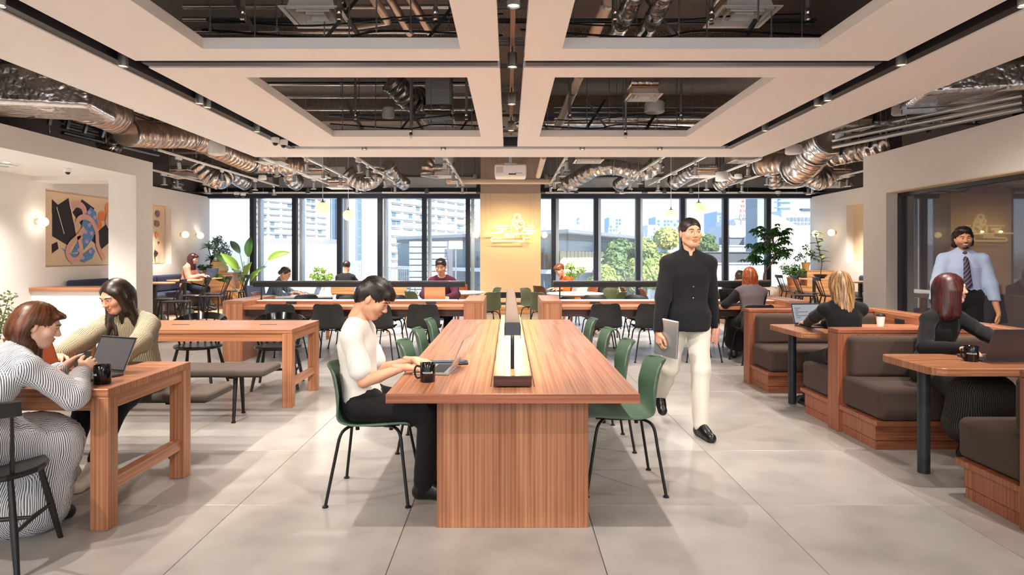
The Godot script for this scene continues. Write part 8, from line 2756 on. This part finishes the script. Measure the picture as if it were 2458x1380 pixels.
	list.append({"name": "p7", "girth": 0.9, "label": "person with long streaked blonde hair seen from behind in the booth", "pos": V(2.94, 0, -5.44), "yaw": PI - 0.05, "size": 0.95, "seat": 0.47, "lean": 0.06, "curl": 0.12, "pitch": 0.15, "near": true, "seed": 15, "no_face": true, "shoulder": 0.165,
		"wr": V(3.04, 0.785, -6.03), "wl": V(2.88, 0.785, -6.03), "hdir": V(0, -0.05, -1), "grip": 0.4, "elbow_r": V(-0.8, -0.8, -0.3), "elbow_l": V(0.8, -0.8, -0.3), "fr": V(3.02, 0.085, -5.93), "fl": V(2.86, 0.085, -5.95),
		"skin": pale, "hair_a": sk(74, 48, 30), "hair_b": sk(206, 162, 112), "hair_reach": 0.26, "hair_drop": 0.42, "tuft": 0.005,
		"hair": [["e", V(0, 0.0, -0.03), V(0.097, 0.115, 0.1)], ["h", V(0.045, -0.03, -0.05), V(-0.005, -0.27, -0.075), 0.062, 0.05], ["h", V(-0.045, -0.03, -0.05), V(0.005, -0.27, -0.075), 0.062, 0.05], ["h", V(0, -0.03, -0.07), V(0, -0.27, -0.07), 0.06, 0.055], ["x", V(0, -0.03, 0.1), V(0.066, 0.1, 0.062)]],
		"clothes": [{"kind": "top", "name": "black_top", "mat": "black_cloth", "loose": 0.018, "sleeve_loose": 0.018, "cuff": 0.95}, {"kind": "trousers", "name": "trousers", "mat": "black_trouser", "loose": 0.016}, {"kind": "shoe_l", "name": "shoe", "mat": "shoe_black", "fold": 0.0}, {"kind": "shoe_r", "name": "shoe", "mat": "shoe_black", "fold": 0.0}]})
	list.append({"name": "p8", "girth": 0.9, "label": "person with copper bob and grey vest seen from behind at the right desk", "pos": V(3.28, 0, -8.40), "yaw": PI - 0.15, "size": 0.95, "seat": 0.455, "lean": 0.12, "curl": 0.12, "pitch": 0.2, "turn": 0.1, "seed": 17, "no_face": true, "shoulder": 0.165,
		"wr": V(3.28, 0.785, -8.72), "wl": V(3.06, 0.785, -8.70), "hdir": V(0, 0, -1), "elbow_r": V(-0.9, -0.8, -0.3), "elbow_l": V(0.9, -0.8, -0.3), "fr": V(3.34, 0.085, -8.82), "fl": V(3.16, 0.085, -8.78),
		"skin": pale, "hair_a": sk(104, 48, 28), "hair_b": sk(206, 112, 58), "hair_reach": 0.24, "hair_drop": 0.24, "tuft": 0.006,
		"hair": [["e", V(0, 0.0, -0.03), V(0.096, 0.112, 0.1)], ["h", V(0.045, -0.03, -0.04), V(0.02, -0.12, 0.01), 0.06, 0.05], ["h", V(-0.045, -0.03, -0.04), V(-0.02, -0.12, 0.01), 0.06, 0.05], ["h", V(0, -0.03, -0.06), V(0, -0.12, 0.01), 0.06, 0.05], ["x", V(0, -0.03, 0.1), V(0.066, 0.1, 0.062)]],
		"clothes": [{"kind": "top", "name": "black_shirt", "mat": "black_cloth", "loose": 0.012, "sleeve_loose": 0.022}, {"kind": "top", "name": "grey_vest", "mat": "grey_vest", "loose": 0.03, "sleeve": 0.0}, {"kind": "skirt", "name": "skirt", "mat": "black_trouser", "loose": 0.03, "length": 0.6}, {"kind": "shoe_l", "name": "shoe", "mat": "shoe_black", "fold": 0.0}, {"kind": "shoe_r", "name": "shoe", "mat": "shoe_black", "fold": 0.0}]})
	list.append({"name": "p9", "girth": 0.9, "label": "person in black with tied-back hair bowing over the right desk", "pos": V(3.58, 0, -9.98), "yaw": 0.0, "size": 0.95, "seat": 0.455, "lean": 0.24, "curl": 0.2, "pitch": 0.75, "seed": 19,
		"wr": V(3.44, 0.785, -9.46), "wl": V(3.70, 0.785, -9.46), "hdir": V(0, 0, 1), "elbow_r": V(-0.9, -0.8, -0.3), "elbow_l": V(0.9, -0.8, -0.3), "fr": V(3.48, 0.085, -9.5), "fl": V(3.68, 0.085, -9.5),
		"skin": tone, "hair_a": sk(34, 28, 26), "hair_b": sk(92, 74, 62), "eye_open": 0.2, "tuft": 0.003,
		"hair": [["e", V(0, 0.03, -0.12), V(0.035, 0.035, 0.03)], ["x", V(0, -0.03, 0.102), V(0.12, 0.096, 0.067)], ["x", V(0, -0.105, 0.035), V(0.13, 0.075, 0.085)]],
		"clothes": [{"kind": "top", "name": "black_cardigan", "mat": "black_cloth", "loose": 0.022, "sleeve_loose": 0.022, "collar": 0.04, "vdeep": 0.06}, {"kind": "trousers", "name": "trousers", "mat": "black_trouser", "loose": 0.03}, {"kind": "shoe_l", "name": "sneaker", "mat": "shoe_black", "fold": 0.0}, {"kind": "shoe_r", "name": "sneaker", "mat": "shoe_black", "fold": 0.0}]})
	list.append({"name": "p10", "label": "person in maroon sweater behind the tan laptop at the left desk", "pos": V(-1.06, 0, -10.0), "yaw": 0.0, "size": 1.05, "seat": 0.475, "lean": 0.06, "curl": 0.10, "pitch": 0.28, "turn": -0.1, "seed": 21,
		"wr": V(-1.22, 0.79, -9.52), "wl": V(-0.94, 0.79, -9.52), "hdir": V(0, 0, 1), "elbow_r": V(-1, -0.7, -0.3), "elbow_l": V(1, -0.7, -0.3), "fr": V(-1.16, 0.085, -9.52), "fl": V(-0.94, 0.085, -9.52),
		"skin": tone, "hair_a": blk, "hair_b": blk2, "eye_open": 0.5, "hair": [["e", V(0, 0.085, 0.02), V(0.075, 0.04, 0.08)], ["e", V(0, 0.065, 0.08), V(0.056, 0.02, 0.02)]] + men,
		"clothes": [{"kind": "top", "name": "maroon_sweater", "mat": "maroon", "loose": 0.024, "sleeve_loose": 0.024}, {"kind": "trousers", "name": "trousers", "mat": "jeans_dark", "loose": 0.014}, {"kind": "shoe_l", "name": "shoe", "mat": "shoe_white", "fold": 0.0}, {"kind": "shoe_r", "name": "shoe", "mat": "shoe_white", "fold": 0.0}]})
	list.append({"name": "p11", "label": "person in orange shirt with head bowed at the right round table", "pos": V(1.28, 0, -12.5), "yaw": -1.25, "size": 1.0, "seat": 0.455, "lean": 0.16, "curl": 0.2, "pitch": 0.6, "seed": 23,
		"wr": V(0.98, 0.79, -12.05), "wl": V(0.90, 0.79, -12.25), "hdir": V(-1, 0, 0.3), "elbow_r": V(-0.9, -0.8, -0.3), "elbow_l": V(0.9, -0.8, -0.3), "fr": V(0.90, 0.085, -12.25), "fl": V(0.88, 0.085, -12.45),
		"skin": pale, "hair_a": sk(96, 52, 32), "hair_b": sk(168, 104, 66), "eye_open": 0.3, "hair": [["e", V(0, 0.08, 0.03), V(0.072, 0.04, 0.07)]] + men,
		"clothes": [{"kind": "top", "name": "orange_shirt", "mat": "orange", "loose": 0.024, "sleeve_loose": 0.024}, {"kind": "trousers", "name": "trousers", "mat": "jeans_dark", "loose": 0.014}, {"kind": "shoe_l", "name": "shoe", "mat": "shoe_black", "fold": 0.0}, {"kind": "shoe_r", "name": "shoe", "mat": "shoe_black", "fold": 0.0}]})
	list.append({"name": "p12", "label": "person in black tee seen from behind near the fourth left pane", "pos": V(-3.44, 0, -13.12), "yaw": PI, "size": 0.98, "seat": 0.46, "lean": 0.05, "curl": 0.1, "pitch": 0.2, "seed": 25, "no_face": true,
		"wr": V(-3.30, 0.80, -13.6), "wl": V(-3.58, 0.80, -13.6), "hdir": V(0, 0, -1), "fr": V(-3.34, 0.085, -13.58), "fl": V(-3.54, 0.085, -13.58),
		"skin": tone, "hair_a": blk, "hair_b": blk2, "hair": [["e", V(0, 0.07, 0.0), V(0.075, 0.05, 0.08)]] + men,
		"clothes": [{"kind": "top", "name": "black_tee", "mat": "black_cloth", "loose": 0.02, "sleeve": 0.7, "sleeve_loose": 0.022}, {"kind": "trousers", "name": "trousers", "mat": "jeans_dark", "loose": 0.014}, {"kind": "shoe_l", "name": "shoe", "mat": "shoe_black", "fold": 0.0}, {"kind": "shoe_r", "name": "shoe", "mat": "shoe_black", "fold": 0.0}]})
	list.append({"name": "p13", "girth": 0.9, "label": "person in blue denim shirt reading at the end of the angled table", "pos": V(-4.20, 0, -10.95), "yaw": PI / 2, "size": 0.96, "seat": 0.455, "lean": 0.26, "curl": 0.2, "pitch": 0.38, "turn": -0.15, "seed": 27,
		"wr": V(-3.72, 0.79, -10.84), "wl": V(-3.66, 0.79, -11.02), "hdir": V(1, 0, 0), "elbow_r": V(-0.9, -0.8, -0.3), "elbow_l": V(0.9, -0.8, -0.3), "fr": V(-3.82, 0.085, -10.86), "fl": V(-3.82, 0.085, -11.04),
		"skin": tone, "hair_a": sk(30, 26, 26), "hair_b": sk(86, 74, 66), "eye_open": 0.4, "hair": [["e", V(0, -0.02, -0.11), V(0.04, 0.045, 0.035)], ["x", V(0, -0.03, 0.102), V(0.12, 0.096, 0.067)], ["x", V(0, -0.105, 0.035), V(0.13, 0.075, 0.085)]],
		"clothes": [{"kind": "top", "name": "denim_shirt", "mat": "denim", "loose": 0.024, "sleeve_loose": 0.028, "cuff": 0.55, "collar": 0.045}, {"kind": "trousers", "name": "trousers", "mat": "jeans_dark", "loose": 0.016}, {"kind": "shoe_l", "name": "shoe", "mat": "shoe_black", "fold": 0.0}, {"kind": "shoe_r", "name": "shoe", "mat": "shoe_black", "fold": 0.0}]})
	list.append({"name": "p14", "girth": 0.9, "label": "person in pink blouse typing on blue laptop on the left banquette", "pos": V(-7.16, 0.2, -13.88), "yaw": PI / 2, "size": 0.95, "seat": 0.46, "lean": 0.06, "curl": 0.12, "pitch": 0.3, "seed": 29,
		"wr": V(-6.84, 0.985, -13.84), "wl": V(-6.84, 0.985, -14.0), "hdir": V(1, 0, 0), "elbow_r": V(-0.7, -0.9, -0.3), "elbow_l": V(0.7, -0.9, -0.3), "fr": V(-6.74, 0.285, -13.8), "fl": V(-6.74, 0.285, -14.0),
		"skin": pale, "hair_a": sk(40, 20, 22), "hair_b": sk(92, 48, 44), "eye_open": 0.4, "hair_reach": 0.24, "hair_drop": 0.36,
		"hair": [["e", V(0, 0.07, 0.075), V(0.055, 0.03, 0.03)], ["h", V(0.06, -0.02, -0.01), V(0.0, -0.22, 0.02), 0.04, 0.028], ["h", V(-0.06, -0.02, -0.01), V(0.0, -0.22, 0.02), 0.04, 0.028], ["h", V(0, -0.02, -0.06), V(0.0, -0.24, -0.0), 0.075, 0.06], ["x", V(0, -0.035, 0.096), V(0.06, 0.086, 0.062)]],
		"clothes": [{"kind": "top", "name": "pink_blouse", "mat": "pink_blouse", "loose": 0.028, "sleeve_loose": 0.03, "hem": 0.05, "collar": 0.04}, {"kind": "trousers", "name": "trousers", "mat": "jeans_dark", "loose": 0.02}, {"kind": "shoe_l", "name": "shoe", "mat": "shoe_black", "fold": 0.0}, {"kind": "shoe_r", "name": "shoe", "mat": "shoe_black", "fold": 0.0}]})
	for s in list:
		s.skin_mat = "skin"
		s.brow = s.hair_a
		var m := mat("hair_" + s.name, Color.WHITE, 0.38, 0.0, 0.5)
		m.vertex_color_use_as_albedo = true
		var back := Transform3D(Basis(Vector3.UP, s.yaw), s.pos).affine_inverse()
		for e in ["l", "r"]:
			if s.has("w" + e):
				s["hand_" + e] = back * s["w" + e]
			if s.has("f" + e):
				s["foot_" + e] = back * s["f" + e]
			if s.has("hdir_" + e):
				s["hdir_" + e] = back.basis * s["hdir_" + e]
			elif s.has("hdir"):
				s["hdir_" + e] = (back.basis * s.hdir) if s.has("wl") else s.hdir
			if s.has("hback_" + e) and s.has("wl"):
				s["hback_" + e] = back.basis * s["hback_" + e]
			if s.has("grip"):
				s["grip_" + e] = s.grip
			if s.pos.y > 0.0 and not s.has("ground_" + e):
				s["ground_" + e] = V(0, 0.003, 0)
	var got := []
	got.resize(list.size())
	var job := WorkerThreadPool.add_group_task(func(n: int) -> void: got[n] = person_parts(list[n]), list.size())
	WorkerThreadPool.wait_for_group_task_completion(job)
	for n in list.size():
		var s: Dictionary = list[n]
		var o := thing("person", s.label, "person", s.pos, s.yaw)
		s.node = o
		for p in got[n]:
			put(o, p[0], p[1], M[p[2]])
	# details of dress
	var walker: Node3D = list[3].node
	for y in [1.28, 1.19, 1.10, 1.01, 0.93]:
		put(walker, "button", MB.new().ball(V(0.004, y, 0.132 - 0.02 * absf(y - 1.18)), V(0.006, 0.006, 0.004), 8), M.steel)
	var blue: Node3D = list[4].node
	var jb := skeleton(list[4])
	var ti := Image.create(64, 64, false, Image.FORMAT_RGB8)
	for y in 64:
		for x in 64:
			var q := (x + y) % 32
			ti.set_pixel(x, y, Color8(34, 38, 60) if q > 5 else (Color8(170, 70, 60) if q > 2 else Color8(150, 150, 170)))
	var tm := mat("tie", Color.WHITE, 0.6)
	tm.albedo_texture = tex(ti)
	var tie := func(u: float, v: float) -> Vector3:
		var w := lerpf(0.02, 0.045, v) * (1.0 if v < 0.93 else (1.0 - (v - 0.93) / 0.07) * 0.9 + 0.1)
		var y := lerpf(jb.neck.y - 0.012, jb.pelvis.y + 0.10, v)
		var z := lerpf(0.085, 0.146, smoothstep(0.0, 0.3, v))
		return V((u * 2 - 1) * w + 0.02 * v, y, z + jb.chest.z + 0.012 * (1.0 - (u * 2 - 1) * (u * 2 - 1)))
	put(blue, "tie", MB.new().sheet(tie, 4, 14, 0.005, Vector2(0.9, 4.0)), M.tie, "dark tie with red stripes")
	put(blue, "tie_knot", MB.new().ball(V(0, jb.neck.y + 0.0, 0.092 + jb.chest.z), V(0.022, 0.02, 0.014), 10), M.tie)
	# things held
	var o := thing("closed_laptop", "closed silver laptop in the walking man's hand", "laptop", V(1.235, 0.66, -4.93), 0.5)
	put(o, "base", MB.new().box(V(0, 0.13, 0), V(0.010, 0.30, 0.21), 0.004), M.laptop_silver)
	put(o, "lid", MB.new().box(V(0.009, 0.13, 0), V(0.007, 0.30, 0.21), 0.003), M.laptop_grey)
	o.rotation = V(0.12, 0.75, 0.10)
	o = thing("closed_laptop", "dark closed laptop under the arm of the man in the blue shirt", "laptop", V(5.36, 0.70, -6.88), -0.3)
	put(o, "base", MB.new().box(V(0, 0.14, 0), V(0.22, 0.32, 0.010), 0.004), M.laptop_grey)
	put(o, "lid", MB.new().box(V(0, 0.14, 0.009), V(0.22, 0.32, 0.007), 0.003), M.key_black)
	o.rotation = V(-0.05, -0.3, 0.12)
	o = thing("mobile_phone", "phone held by the woman in the striped dress", "phone", V(-2.365, 0.855, -3.47), 0.5)
	put(o, "case", MB.new().box(V(0, 0, 0), V(0.072, 0.008, 0.145), 0.003), M.key_black)
	put(o, "phone_screen", MB.new().box(V(0, 0.0045, 0), V(0.066, 0.001, 0.138)), M.screen_off)
	o.rotation = V(0.6, 0.5, 0.0)
	shell_chair("white_chair", "pale shell chair under the orange shirt man", M.white_plastic, V(1.30, 0, -12.52), -1.25, "pale shell chairs")
